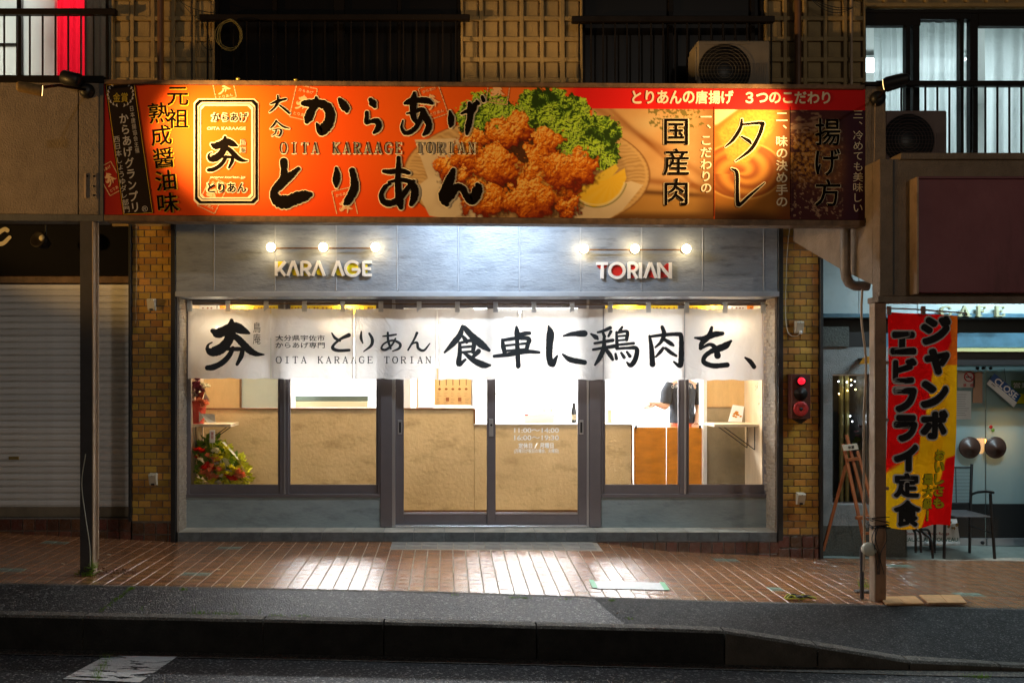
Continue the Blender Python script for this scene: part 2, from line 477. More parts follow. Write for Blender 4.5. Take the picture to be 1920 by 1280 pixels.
def row_text(mb, chars, x0, x1, y0, y1, Y, off=0.0):
    n = len(chars); p = (x1-x0)/n
    for i, ch in enumerate(chars):
        v, f = glyph(ch, off)
        if len(v) == 0: continue
        b0, b1 = v.min(0), v.max(0)
        hw = p*.47*min(1, (b1[0]-b0[0])/.9); hh = (y1-y0)*.5*min(1, (b1[1]-b0[1])/.88)
        cx, cy = x0+p*(i+.5), (y0+y1)/2
        put(mb, v, f, cx-hw, cx+hw, cy-hh, cy+hh, Y)

def column_text(mb, chars, xc, y0, y1, w, Y, off=0.0, rot=0, h=None):
    """vertical writing; rot tilts the whole column (radians, about its centre)"""
    n = len(chars); pitch = (y1-y0)/n; h = h or pitch*.9
    yc = (y0+y1)/2; xc0 = xc
    for i, ch in enumerate(chars):
        yy = y0+pitch*(i+.5); dx = 0
        v, f = glyph(ch, off)
        if len(v) == 0: continue
        b0, b1 = v.min(0), v.max(0)
        bw, bh = (b1[0]-b0[0]), (b1[1]-b0[1])
        ww, hh = w*min(1, bw/.92), h*min(1, bh/.92)
        d = yy-yc
        px, py = xc0 - d*math.sin(rot), yc + d*math.cos(rot)
        if ch in '、':
            px += w*.25; py -= h*.2
        put(mb, v, f, px-ww/2, px+ww/2, py-hh/2, py+hh/2, Y, rot)

def brush(mb, strokes, fx, fy, Y, k=1.0, grow=0.0, surf=None, seg=7, rough=.05, seed=1, dy=.0003, dx=0, dyy=0):
    """strokes of (u,v,halfwidth) in drawing units; fx, fy map to photo pixels; k scales half widths to pixels"""
    rr = random.Random(seed)
    mb.cut()
    for j, st in enumerate(strokes):
        pts = bent(st, seg)
        L_, R_ = [], []
        n = len(pts)
        xy = [(fx(p[0]), fy(p[1])) for p in pts]
        for i, p in enumerate(pts):
            a = xy[max(0, i-1)]; b = xy[min(n-1, i+1)]
            tx, ty = b[0]-a[0], b[1]-a[1]; l = math.hypot(tx, ty) or 1
            nx, ny = -ty/l, tx/l
            w = max(.25, p[2]*k)*(1+rough*rr.uniform(-1, 1)) + grow
            L_.append((xy[i][0]+nx*w, xy[i][1]+ny*w)); R_.append((xy[i][0]-nx*w, xy[i][1]-ny*w))
        # round-ish caps
        def cap(c, frm, sign_t, w):
            out = []
            a0 = math.atan2(frm[1]-c[1], frm[0]-c[0])
            for q in range(1, 6):
                out.append((c[0]+w*math.cos(a0+sign_t*math.pi*q/6)*1.0, c[1]+w*math.sin(a0+sign_t*math.pi*q/6)))
            return out
        w0 = math.hypot(L_[0][0]-xy[0][0], L_[0][1]-xy[0][1]); w1 = math.hypot(L_[-1][0]-xy[-1][0], L_[-1][1]-xy[-1][1])
        c0 = cap(xy[0], L_[0], 1, w0); c1 = cap(xy[-1], R_[-1], 1, w1)
        y_ = Y - dy*j
        def W(p):
            d = surf(p[0], p[1]) if surf else 0
            return (PX(p[0]+dx, Y), y_+d, PZ(p[1]+dyy, Y))
        vs = [W(p) for p in L_]+[W(p) for p in R_]
        fs = [(i, i+1, n+i+1, n+i) for i in range(n-1)]
        mb.add(vs, fs)
        mb.add([W(xy[0]), W(L_[0])]+[W(p) for p in c0]+[W(R_[0])], [(0, q, q+1) for q in range(1, 7)])
        mb.add([W(xy[-1]), W(R_[-1])]+[W(p) for p in c1]+[W(L_[-1])], [(0, q, q+1) for q in range(1, 7)])

SERIF = {  # slab-serif capitals in a unit box (y down)
 'O': [[(.5, 0, .06), (.2, .08, .08), (.03, .5, .1), (.2, .92, .08), (.5, 1, .06), (.8, .92, .08), (.97, .5, .1), (.8, .08, .08), (.5, 0, .06)]],
 'I': [[(.5, 0, .1), (.5, 1, .1)], [(.2, 0, .035), (.8, 0, .035)], [(.2, 1, .035), (.8, 1, .035)]],
 'T': [[(.5, 0, .1), (.5, 1, .1)], [(.02, 0, .04), (.98, 0, .04)], [(.03, 0, .035), (.03, .18, .03)], [(.97, 0, .035), (.97, .18, .03)], [(.28, 1, .035), (.72, 1, .035)]],
 'A': [[(.5, 0, .05), (.1, 1, .05)], [(.5, 0, .09), (.88, 1, .1)], [(.24, .66, .035), (.76, .66, .035)], [(-.04, 1, .035), (.26, 1, .035)], [(.7, 1, .035), (1.04, 1, .035)]],
 'K': [[(.15, 0, .1), (.15, 1, .1)], [(.85, 0, .045), (.2, .55, .045)], [(.38, .42, .08), (.88, 1, .1)], [(0, 0, .035), (.32, 0, .035)], [(0, 1, .035), (.32, 1, .035)], [(.68, 0, .035), (1, 0, .035)], [(.7, 1, .035), (1.03, 1, .035)]],
 'R': [[(.15, 0, .1), (.15, 1, .1)], [(.1, 0, .04), (.5, .0, .05), (.82, .12, .09), (.82, .38, .09), (.5, .5, .05), (.2, .5, .04)], [(.5, .5, .08), (.85, 1, .1)], [(0, 0, .035), (.3, 0, .035)], [(0, 1, .035), (.32, 1, .035)], [(.75, 1, .035), (1.02, 1, .035)]],
 'G': [[(.93, .25, .05), (.78, .05, .06), (.45, 0, .07), (.12, .18, .09), (.04, .5, .1), (.14, .84, .09), (.5, 1, .07), (.85, .9, .07), (.88, .58, .08)], [(.62, .56, .035), (1.02, .56, .035)]],
 'E': [[(.15, 0, .1), (.15, 1, .1)], [(0, 0, .04), (.88, 0, .04)], [(.15, .48, .035), (.65, .48, .035)], [(0, 1, .04), (.92, 1, .04)], [(.88, 0, .04), (.88, .18, .03)], [(.92, 1, .04), (.92, .82, .03)], [(.65, .38, .03), (.65, .6, .03)]],
 'N': [[(.12, 0, .05), (.12, 1, .05)], [(.1, 0, .09), (.88, 1, .09)], [(.88, 0, .05), (.88, 1, .05)], [(-.04, 0, .035), (.2, 0, .035)], [(-.02, 1, .035), (.28, 1, .035)], [(.72, 0, .035), (1.04, 0, .035)]],
 'C': [[(.93, .25, .05), (.78, .05, .06), (.45, 0, .07), (.12, .18, .09), (.04, .5, .1), (.14, .84, .09), (.5, 1, .07), (.82, .95, .06), (.95, .75, .05)]],
 'F': [[(.15, 0, .12), (.15, 1, .12)], [(0, 0, .05), (.88, 0, .05)], [(.15, .48, .045), (.65, .48, .045)], [(0, 1, .045), (.42, 1, .045)], [(.88, 0, .04), (.88, .2, .035)], [(.65, .36, .03), (.65, .6, .03)]],
}
def serif_line(mb, text, x0, x1, y0, y1, Y, k=1.0, grow=0, surf=None, wr=.62, dx=0, dyy=0, gap=None):
    n = len(text); pitch = (x1-x0)/(n-1+wr) if n > 1 else 0
    w = pitch*wr
    for i, ch in enumerate(text):
        if ch == ' ': continue
        gx = x0+pitch*i
        gw = w
        brush(mb, SERIF[ch], lambda u: gx+u*gw, lambda v: y0+v*(y1-y0), Y, k*(y1-y0), grow, surf, seg=4 if ch in 'OGCR' else 2, rough=0, dy=.0001, dx=dx, dyy=dyy)

KARA = {  # traced brush strokes, crop units (480 + u/4.364, 140 + v/4.364)
 'ka': [[(385,235,22),(440,235,32),(510,235,32),(575,260,38),(605,320,42),(595,390,42),(560,440,42),(530,470,28),(505,420,18),(495,400,8)],
        [(490,185,10),(490,230,26),(450,300,32),(425,360,34),(415,385,18)],
        [(680,200,12),(705,235,30),(735,280,32),(742,302,14)]],
 'ra': [[(935,205,16),(955,235,30),(970,262,14)],
        [(905,310,14),(905,350,18),(900,395,14),(935,385,14),(985,380,24),(1005,415,24),(990,450,22),(965,475,12)]],
 'a': [[(1220,235,14),(1260,220,28),(1320,210,24),(1400,215,26),(1440,235,14)],
       [(1295,150,12),(1290,200,28),(1285,280,28),(1290,350,22),(1320,405,12)],
       [(1235,318,7),(1290,308,14),(1355,285,20),(1385,345,28),(1415,410,28),(1400,460,26),(1370,492,12)],
       [(1365,290,14),(1345,360,20),(1310,430,20),(1260,470,20),(1215,475,17),(1190,430,11),(1200,375,5)]],
 'ge': [[(1585,300,10),(1595,350,26),(1595,400,26),(1590,425,12)],
        [(1680,320,8),(1720,300,16),(1770,290,26),(1795,240,20)],
        [(1745,235,16),(1755,280,30),(1750,360,26),(1735,430,26),(1725,485,14)],
        [(1803,213,9),(1820,238,15)], [(1850,180,13),(1862,213,17)]],
 'to': [[(225,710,30),(228,780,26),(225,850,34),(190,920,30)],
        [(345,770,16),(300,810,26),(240,860,34),(180,910,36),(145,970,32),(180,1030,50),(250,1040,55),(330,1010,48),(400,990,44),(440,980,24)]],
 'ri': [[(655,765,12),(660,810,26),(655,870,30),(655,915,12)],
        [(785,785,24),(800,850,28),(805,920,34),(780,985,34),(745,1040,32),(725,1058,14)]],
 'aa': [[(1045,790,16),(1100,795,22),(1180,785,22),(1250,805,16)],
        [(1165,680,16),(1165,760,22),(1160,860,26),(1165,960,28),(1175,1040,34),(1185,1085,20)],
        [(1085,880,10),(1180,860,16),(1260,880,22),(1298,940,34),(1292,1010,32),(1270,1060,18)],
        [(1290,870,14),(1240,930,22),(1190,1000,24),(1110,1050,26),(1045,1040,26),(1025,980,22),(1060,915,18),(1100,895,8)]],
 'n': [[(1615,780,20),(1590,850,38),(1555,930,40),(1530,1000,38),(1560,1060,22)],
       [(1540,1040,28),(1590,990,36),(1640,920,30),(1690,935,28),(1720,990,28),(1765,1035,34),(1800,980,44),(1815,920,38),(1810,900,18)]],
 'o': [[(120,240,6),(180,215,12),(240,200,9)],[(175,170,6),(178,220,10),(150,270,9),(110,305,4)],[(190,250,6),(230,280,9),(270,315,9)]],
 'b': [[(165,375,6),(145,410,8),(115,440,3)],[(170,385,5),(220,425,8),(270,440,5)],[(140,450,4),(185,445,5),(205,460,7),(190,500,6),(165,500,3)],[(165,450,5),(155,480,5),(130,500,3)]],
}
LOGO = [[(265,270,16),(300,285,36),(350,270,36),(420,245,40),(480,265,30),(525,285,10)],
        [(400,195,14),(400,240,36),(390,300,36),(370,350,34),(320,400,38),(260,420,32),(230,400,16),(235,370,8),(262,352,5)],
        [(400,300,20),(440,320,24),(480,360,26),(530,410,26),(580,435,18),(635,440,5)],
        [(370,400,12),(430,400,16),(480,400,14)],
        [(410,395,16),(380,450,20),(330,500,20),(270,530,22),(230,535,19)],
        [(480,400,16),(470,450,18),(440,510,11)]]
NOREN = {  # crop units (800 + u/2.8235, 550 + v/2.8235)
 'shoku': [[(190,175,6),(175,220,10),(140,265,10),(95,312,3)],[(200,180,8),(240,225,12),(290,270,14),(330,300,6)],[(190,225,4),(205,245,8),(212,258,5)],
   [(175,262,5),(175,320,8),(170,375,9),(205,350,4)],[(178,262,4),(225,250,6),(250,255,8),(245,310,7)],[(180,285,4),(240,280,4)],[(180,312,4),(240,307,4)],
   [(200,315,5),(250,355,10),(300,378,12),(335,380,4)],[(275,305,9),(245,335,6),(225,340,3)]],
 'taku': [[(475,178,4),(478,205,10),(478,240,9)],[(480,222,6),(520,212,8),(545,210,6)],[(400,245,4),(405,280,8),(412,310,8)],[(402,248,5),(480,237,7),(540,240,8),(535,270,8),(528,300,7)],
   [(412,277,4),(530,264,4)],[(412,305,4),(530,294,4)],[(357,332,5),(430,324,8),(520,308,8),(595,312,5)],[(478,240,7),(482,320,9),(485,385,9)]],
 'ni': [[(645,172,3),(655,210,14),(650,280,13),(650,340,12),(665,372,13),(692,330,3)],[(725,225,3),(770,215,8),(835,212,12)],[(720,322,3),(760,350,10),(835,365,9)]],
 'tori': [[(972,182,6),(930,200,5),(905,206,3)],[(870,215,3),(895,232,8),(905,242,3)],[(932,208,4),(940,228,6)],[(975,202,5),(962,226,4)],[(888,264,4),(985,248,6)],[(880,297,4),(1000,278,7)],
   [(938,236,5),(936,290,8),(915,340,8),(890,378,3)],[(945,292,6),(970,325,8),(985,350,5)],[(1035,178,4),(1022,200,6)],[(1005,205,4),(1008,290,7)],[(1008,208,4),(1060,202,6),(1058,245,6)],
   [(1010,227,3),(1055,223,3.5)],[(1010,249,3),(1055,245,3.5)],[(1012,272,4),(1095,264,5)],[(1010,292,5),(1060,289,5),(1110,292,8),(1105,345,9),(1080,380,8),(1060,365,3)],
   [(1000,320,4),(1005,345,6)],[(1030,315,4),(1045,338,6)],[(1060,310,4),(1075,332,6)]],
 'niku': [[(1180,225,4),(1190,290,8),(1195,375,10)],[(1183,228,4),(1260,219,6),(1330,216,7),(1346,226,8),(1348,290,9),(1345,370,10),(1335,382,7),(1308,362,3)],[(1245,178,6),(1255,215,8),(1240,255,6),(1210,285,3)],
   [(1250,240,5),(1290,265,8),(1305,275,4)],[(1250,290,5),(1235,310,6),(1212,335,3)],[(1262,290,5),(1290,312,7),(1320,330,4)]],
 'wo': [[(1420,235,3),(1470,238,9),(1520,218,11),(1565,212,7)],[(1510,180,5),(1495,225,9),(1460,260,10),(1450,290,7)],[(1455,290,4),(1500,270,6),(1530,290,9),(1540,330,11)],
   [(1610,252,4),(1575,280,13),(1510,305,9),(1472,335,8),(1470,365,9),(1520,383,9),(1590,378,9)]],
 'ten': [[(1685,340,3),(1710,360,8),(1730,388,8)]],
}
NTORI = [[(1122,285,3),(1145,320,7),(1180,340,6)],[(1245,300,11),(1190,325,7),(1140,365,6),(1130,395,9),(1170,411,8),(1248,408,7)],
  [(1335,275,3),(1333,320,7),(1346,358,3)],[(1392,288,5),(1413,330,8),(1405,375,7),(1352,418,2)],
  [(1490,308,3),(1540,303,5),(1585,295,4)],[(1525,282,5),(1528,340,6),(1545,395,5)],
  [(1580,325,4),(1555,370,5),(1510,405,6),(1480,395,5),(1500,360,4),(1560,338,5),(1612,362,7),(1605,395,6),(1560,415,2)],
  [(1735,285,7),(1715,330,5),(1668,412,4),(1700,365,3),(1735,355,6),(1745,395,7),(1785,410,6),(1828,360,2)]]
TARE = [[(780,310,5),(770,370,9),(720,450,9),(665,500,3)],[(790,345,6),(915,335,9),(920,360,10),(895,430,10),(840,520,10),(735,600,3)],[(780,430,5),(830,460,9),(845,480,4)],
        [(710,650,4),(745,680,9),(748,800,9),(750,885,11),(765,900,9),(830,840,8),(935,750,3)]]

# ------------------------------------------------------------------ ground
XS = [-30, -12, -6, -4.42, -2.68, -1.2, -.56, 1.43, 2.2, 3.2, 3.7, 5.7, 9, 14, 30]
def prof(pts):
    xs = [p[0] for p in pts]; zs = [p[1] for p in pts]
    return lambda X: float(np.interp(X, xs, zs))
z_facade = prof([(-30, .9), (-6, .13), (-4.42, .09), (-2.68, .0), (-2.5, -.0), (1.42, -.0), (2.15, -.09), (3.2, -.142), (3.7, -.165), (5.7, -.19), (30, -1.0)])
z_edge = prof([(-30, .6), (-3.5, .025), (-.08, -.042), (1.9, -.108), (4.5, -.175), (30, -1.1)])
z_kback = prof([(-30, .5), (-3.13, -.035), (-.9, -.078), (1.5, -.134), (1.95, -.150), (2.6, -.25), (3.2, -.350), (4.0, -.40), (30, -1.3)])
z_ktop = prof([(-30, .5), (-3.13, -.036), (-.9, -.08), (1.5, -.136), (1.94, -.152), (2.6, -.256), (3.21, -.356), (4.02, -.392), (30, -1.3)])
z_kbot = prof([(-30, .25), (-3.13, -.274), (-.9, -.315), (1.7, -.375), (3.2, -.419), (4.02, -.431), (30, -1.5)])
Y_EDGE, Y_KB, Y_KF = -1.73, -2.30, -2.40
def zwalk(X, Y):
    t = min(1, max(0, -Y/1.73))
    return z_facade(X)*(1-t)+z_edge(X)*t

def sheet(name, rows, m, nx=240, xr=(-30, 30), extra=None):
    xs = sorted(set([round(float(a), 4) for a in np.concatenate([np.linspace(xr[0], -6, 12), np.linspace(-6, 9, nx), np.linspace(9, xr[1], 12)])]))
    vs, fs = [], []
    for X in xs:
        for (Y, zf) in rows: vs.append((X, Y, zf(X)+(extra(X, Y) if extra else 0)))
    nr = len(rows)
    for i in range(len(xs)-1):
        for j in range(nr-1):
            a = i*nr+j; fs.append((a, a+nr, a+nr+1, a+1))
    mb = MB(); mb.add(vs, fs, True)
    return mb.build(name, m, recalc=False)

def rows_between(Y0, f0, Y1, f1, n):
    out = []
    for k in range(n+1):
        t = k/n
        out.append((Y0+(Y1-Y0)*t, (lambda X, t=t: f0(X)*(1-t)+f1(X)*t)))
    return out
nzf = lambda X, Y: .004*math.sin(X*7.3+Y*11)*math.sin(X*3.1-Y*5)
road = sheet('road', [(Y_KF-.105, lambda X: z_kbot(X)+.0), (-4, lambda X: z_kbot(X)+.01), (-7, lambda X: z_kbot(X)+.03), (-14, lambda X: z_kbot(X)), (-60, lambda X: z_kbot(X)*.7)], M_asph)
tag(road, 'dark coarse asphalt road in front of the kerb', kind='structure')
gut = sheet('road_gutter', [(Y_KF+.02, lambda X: z_kbot(X)+.004), (Y_KF-.11, lambda X: z_kbot(X)+.006)], M_gutter)
tag(gut, 'worn concrete gutter strip at the foot of the kerb', kind='structure')
XP = 1.12
def split_x(name, m, x0, x1, slope, lift):
    rows = []
    vs, fs = [], []
    nx, ny = 160, 6
    for i in range(nx+1):
        for j in range(ny+1):
            t = j/ny; Y = Y_EDGE-.05+(Y_KB+.0-(Y_EDGE-.05))*t
            a = x0 + slope[0]*t; b = x1 + slope[1]*t
            X = a+(b-a)*i/nx
            z = z_edge(X)*(1-t)+z_kback(X)*t + nzf(X, Y)*.8*(1-abs(2*t-1)) + lift
            vs.append((X, Y, z))
    for i in range(nx):
        for j in range(ny):
            a = i*(ny+1)+j; fs.append((a, a+ny+1, a+ny+2, a+1))
    mb = MB(); mb.add(vs, fs, True)
    return mb.build(name, m, recalc=False)
ve = split_x('pavement_verge', M_asph, -30, XP, (0, .14), 0)
tag(ve, 'coarse dark asphalt verge between paving tiles and kerb', kind='structure')
ve2 = split_x('patched_verge', M_asph2, XP, 30, (.14, 0), 0.001)
tag(ve2, 'smoother grey asphalt patch on the right of the verge', kind='structure')
edg = sheet('paving_edge', [(Y_EDGE+.0, lambda X: z_edge(X)+.0), (Y_EDGE-.055, lambda X: z_edge(X)-.002), (Y_EDGE-.07, lambda X: z_edge(X)-.03)], M_conc)
tag(edg, 'thin concrete edging along the paving tiles', kind='structure')

# kerb of separate stones
kerb = MB().box(-30, -3.7, Y_KF, Y_KB, .0, .3).build('kerb', M_conc) if False else None
kroot = link(bpy.data.objects.new('kerb', None)); LOC['kerb'] = Vector((0, 0, 0)); tag(kroot, 'dark concrete kerb stones stepping down to the road', kind='structure')
joints = [-30, -16, -9, -6.2, -5.0, -3.8, -2.55, -1.29, -.45, .62, 1.93, 2.58, 3.22, 3.86, 4.5, 5.7, 8, 14, 30]
for a, b in zip(joints[:-1], joints[1:]):
    mb = MB(); n = 6; g = .006
    vs = []
    for i in range(n+1):
        X = a+g+(b-a-2*g)*i/n
        w = .004*math.sin(X*9)
        vs += [(X, Y_KB, z_kback(X)-.3), (X, Y_KB, z_kback(X)+.004), (X, Y_KF+.018, z_ktop(X)+.004+w*.3), (X, Y_KF+.002+w*.5, z_ktop(X)-.012), (X, Y_KF, z_kbot(X)-.1)]
    fs = []
    for i in range(n):
        for j in range(4):
            q = i*5+j; fs.append((q, q+5, q+6, q+1))
    fs += [(0, 1, 2, 3, 4), tuple(n*5+k for k in (4, 3, 2, 1, 0))]
    mb.add(vs, fs)
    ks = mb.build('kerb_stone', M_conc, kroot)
    ks.data.materials.append(M_kerbshade if b < 1.95 else M_kerblit)  # shade painted on the left faces, lit tone on the ramp faces
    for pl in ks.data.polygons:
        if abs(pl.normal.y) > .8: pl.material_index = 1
# white line stub on the road, worn
def road_z(X, Y):
    return z_kbot(X)+.01*min(1, max(0, (Y_KF-.105-Y)/(4-2.505)))
def ground_patch(name, m, poly_px, zf, label, lift=.004, z0=-.3, sub=22, wear=None, cat=None, kind=None):
    # poly in photo pixels lying on a roughly level surface z0
    Dn = lambda y, z: FOC*(ZC-z)/(y-HZ)
    (a, b, c, d) = poly_px  # back-left, back-right, front-right, front-left
    P = []
    for (x, y) in poly_px:
        z = z0
        for _ in range(6):
            Yd = Dn(y, z)-DIST; X = (x-CX)*(Yd+DIST)/FOC; z = zf(X, Yd)
        P.append((X, Yd))
    vs, fs = [], []
    for i in range(sub+1):
        for j in range(sub+1):
            u, v = i/sub, j/sub
            X = (P[0][0]*(1-u)+P[1][0]*u)*(1-v)+(P[3][0]*(1-u)+P[2][0]*u)*v
            Y = (P[0][1]*(1-u)+P[1][1]*u)*(1-v)+(P[3][1]*(1-u)+P[2][1]*u)*v
            vs.append((X, Y, zf(X, Y)+lift))
    for i in range(sub):
        for j in range(sub):
            if wear and wear((i+.5)/sub, (j+.5)/sub): continue
            q = i*(sub+1)+j; fs.append((q, q+sub+1, q+sub+2, q+1))
    mb = MB(); mb.add(vs, fs)
    o = mb.build(name, m, recalc=False)
    tag(o, label, cat, kind=kind)
    return o
M_line = mat('worn_road_paint', (.62, .62, .6), .7, noise=.2, nscale=30, bump=.6, bscale=90)
nt = M_line.node_tree
def wear_alpha(m, scale, lo, hi):
    N = m.node_tree.nodes; L = m.node_tree.links; p = N['Principled BSDF']
    tc = N.new('ShaderNodeTexCoord'); nz = N.new('ShaderNodeTexNoise'); nz.inputs['Scale'].default_value = scale; nz.inputs['Detail'].default_value = 9; nz.inputs['Roughness'].default_value = .7; nz.inputs['Distortion'].default_value = .8
    mp = N.new('ShaderNodeMapping'); mp.inputs['Scale'].default_value = (.7, 2.2, 1)
    L.new(tc.outputs['Object'], mp.inputs[0]); L.new(mp.outputs[0], nz.inputs['Vector'])
    mr = N.new('ShaderNodeMapRange'); mr.inputs['From Min'].default_value = lo; mr.inputs['From Max'].default_value = hi
    L.new(nz.outputs[0], mr.inputs['Value']); L.new(mr.outputs[0], p.inputs['Alpha'])
wear_alpha(M_line, 5.5, .42, .47)
ln = ground_patch('road_marking', M_line, [(200, 1229), (333, 1231), (262, 1280), (118, 1273)], lambda X, Y: road_z(X, Y), 'worn white paint block on the road at bottom left', lift=.006, kind='structure')

# paving tiles
walk = sheet('sidewalk', rows_between(.6, lambda X: z_facade(X)-.006, 0, lambda X: z_facade(X)-.006, 1)[:-1] + rows_between(0, lambda X: z_facade(X)-.005, Y_EDGE, lambda X: z_edge(X)-.005, 8), M_grout)
tag(walk, 'terracotta tiled pavement with pale joints, shining with shop light', kind='structure')
TW, PITCH, ROW = .1095, .1184, .1153
tile0 = MB().box(-TW/2, TW/2, -.0568, .0568, -.012, .0, .0014).build('tile', M_tile, walk)
tileg0 = MB().box(-TW/2, TW/2, -.0568, .0568, -.012, .0, .0014).build('tile', M_tilegreen, walk)
patch0 = MB().box(-.0725, .0725, -.0725, .0725, -.012, .0, .002).build('tile', M_tilegrey, walk)
def tile_tf(X, Y):
    e = .02
    dzx = (zwalk(X+e, Y)-zwalk(X-e, Y))/(2*e); dzy = (zwalk(X, Y+e)-zwalk(X, Y-e))/(2*e)
    return (X, Y, zwalk(X, Y)+random.uniform(-.0006, .0006)), (math.atan(dzy), -math.atan(dzx), 0)
greens = []
for gx, gy in ((432, 1026), (364, 1076), (1366, 1049), (1456, 1104), (1684, 1059), (1826, 1116), (100, 1014), (10, 1068), (1010, 1113), (900, 1040)):
    z = -.05
    for _ in range(5):
        Yd = FOC*(ZC-z)/(gy-HZ)-DIST; X = (gx-CX)*(Yd+DIST)/FOC; z = zwalk(X, Yd)
    greens.append((X, Yd))
rest, cand = [], []
X0 = -2.085
for j in range(15):
    Y = -(j+.5)*ROW-.0
    for i in range(-60, 95):
        X = X0+PITCH*(i+.5)
        if -.56 < X < 1.44 and Y > -.31: continue
        green = any(abs(X-g[0]) < PITCH*.95 and abs(Y-g[1]) < ROW*.52 for g in greens[:8])
        cand.append((j, abs(X), X, Y, green))
inview = [c for c in cand if abs((c[2])*S(c[3])+CX-960) < 970]
big = set(id(c) for c in sorted(inview, key=lambda c: (-c[0], c[1]))[:282])
big |= set(id(c) for c in inview if c[4])
for c in cand:
    l, r = tile_tf(c[2], c[3])
    if id(c) in big:
        piece(tileg0 if c[4] else tile0, 'tile', walk, l, r)
    else: rest.append((l, r, c[4]))
for me_, flag in ((M_tile, False),):
    mb = MB()
    proto = MB().box(-TW/2, TW/2, -.0568, .0568, -.012, .0, .0014)
    for l, r, g in rest:
        mt = Matrix.Translation(l) @ Matrix.Rotation(r[1], 4, 'Y') @ Matrix.Rotation(r[0], 4, 'X')
        mb.add([mt @ Vector(v) for v in proto.v], proto.f)
    o = mb.build('paving_tiles', tilemat('terracotta_tile_field', (.46, .2, .085), .0, .2), walk, recalc=True); o['kind'] = 'stuff'
for j in range(2):
    for i in range(13):
        X = -.56+.1525*(i+.5)+.0; Y = -.0765-.1525*j
        l, r = tile_tf(X, Y); piece(patch0, 'tile', walk, l, r)
for t in (tile0, tileg0, patch0):
    t.hide_render = False
    bpy.data.objects.remove(t)

# paper taped on the paving
def walk_z(X, Y): return zwalk(X, Y)
pap = thing('paper_sheet', 'white paper strip taped flat on the paving with green tape ends', 'paper', (1.6, -1.25, -.06))
o = ground_patch('sheet_paper', mat('wet_white_paper', (.8, .8, .78), .45, noise=.08, nscale=20, bump=.2, bscale=30), [(1112, 1090), (1238, 1093), (1254, 1107), (1120, 1104)], walk_z, None, lift=.006, z0=-.05, sub=6)
o.name = 'sheet'; o.parent = pap; o.location = -LOC[pap.name]
MG = mat('green_tape', (.22, .6, .32), .4)
for q in ([(1104, 1088), (1113, 1088), (1121, 1103), (1111, 1103)], [(1236, 1092), (1246, 1093), (1256, 1107), (1246, 1107)]):
    o = ground_patch('tape', MG, q, walk_z, None, lift=.009, z0=-.05, sub=3); o.parent = pap; o.location = -LOC[pap.name]
# ------------------------------------------------------------------ apartment building (walls, openings, upper floor)
bld = thing('apartment_building', 'concrete block with relief panels above the shops, dark balconies and lit windows', 'building', (0, .3, 0))
mb = MB()
# shell behind everything, open where the shop, shutter bay and cafe are
mb.box(-16, PX(248), .25, 6.0, 3.05, 9)        # above shutter bay
mb.box(PX(248), PX(322), .02, 6.0, -.3, 9)     # left pier core
mb.box(PX(322), PX(1465), .30, 6.0, 2.56, 9)   # above the shop
mb.box(PX(1465), PX(1535), .02, 6.0, -.4, 9)   # right pier core
mb.box(PX(1535), 16, .30, 6.0, 3.0, 9)         # above cafe
mb.box(-16, -4.9, .02, 6, -.1, 3.05)
mb.box(5.9+1.2, 16, .3, 6, -.6, 3.0)
core = mb.build('wall', mat('dark_concrete', (.09, .075, .06), .9, noise=.3, nscale=4, bump=.5, bscale=60), bld)

# upper wall with relief: recessed squares between raised ribs
def relief(x0, x1, name='relief_panel'):
    """bay of the upper wall in photo pixels x0..x1; squares are single blocks set back between ribs"""
    back = MB().pbox(x0, x1, -640, 420, .03, .29).build('relief_wall', M_wallup, bld)
    p = 38.5
    n = max(1, round((x1-x0)/p)); pw = (x1-x0)/n
    for k in range(n+1):
        x = x0+pw*k; w = 7 if (k % 5) else 9
        a, b = max(x0, x-w/2), min(x1, x+w/2)
        MB().pbox(a, b, -640, 420, -.012, .029, .004, ref=0).build('rib', M_wallup, back)
    y = 419
    rows = [420-38.5*i for i in range(0, 28)]
    for yy in rows:
        MB().pbox(x0+.5, x1-.5, yy-4, yy+4, -.008, .028, .004, ref=0).build('rib', M_wallup, back)
    # squares with a soft raised pad
    q = MB().box(-(pw-13)/2/190, (pw-13)/2/190, .012, .029, -(30)/2/190, 30/2/190, .008).build('square_panel', M_wallup)
    for k in range(n):
        for yy in rows[5:18]:
            piece(q, 'square_panel', back, (PX(x0+pw*(k+.5)), 0, PZ(yy-19.25)))
    bpy.data.objects.remove(q)
    return back
for a, b in ((210, 402), (864, 1092), (1434, 1622)): relief(a, b)
# band above right window
top = MB().pbox(1622, 2200, -640, 14, .03, .29).build('relief_wall', M_wallup, bld)
for k in range(13):
    MB().pbox(1622+38.5*k-3, 1622+38.5*k+3, -640, 8, -.01, .029, .004, ref=0).build('rib', M_wallup, top)
MB().pbox(1622, 2200, 7, 14, -.02, .03, .003, ref=0).build('rib', M_wallup, top)

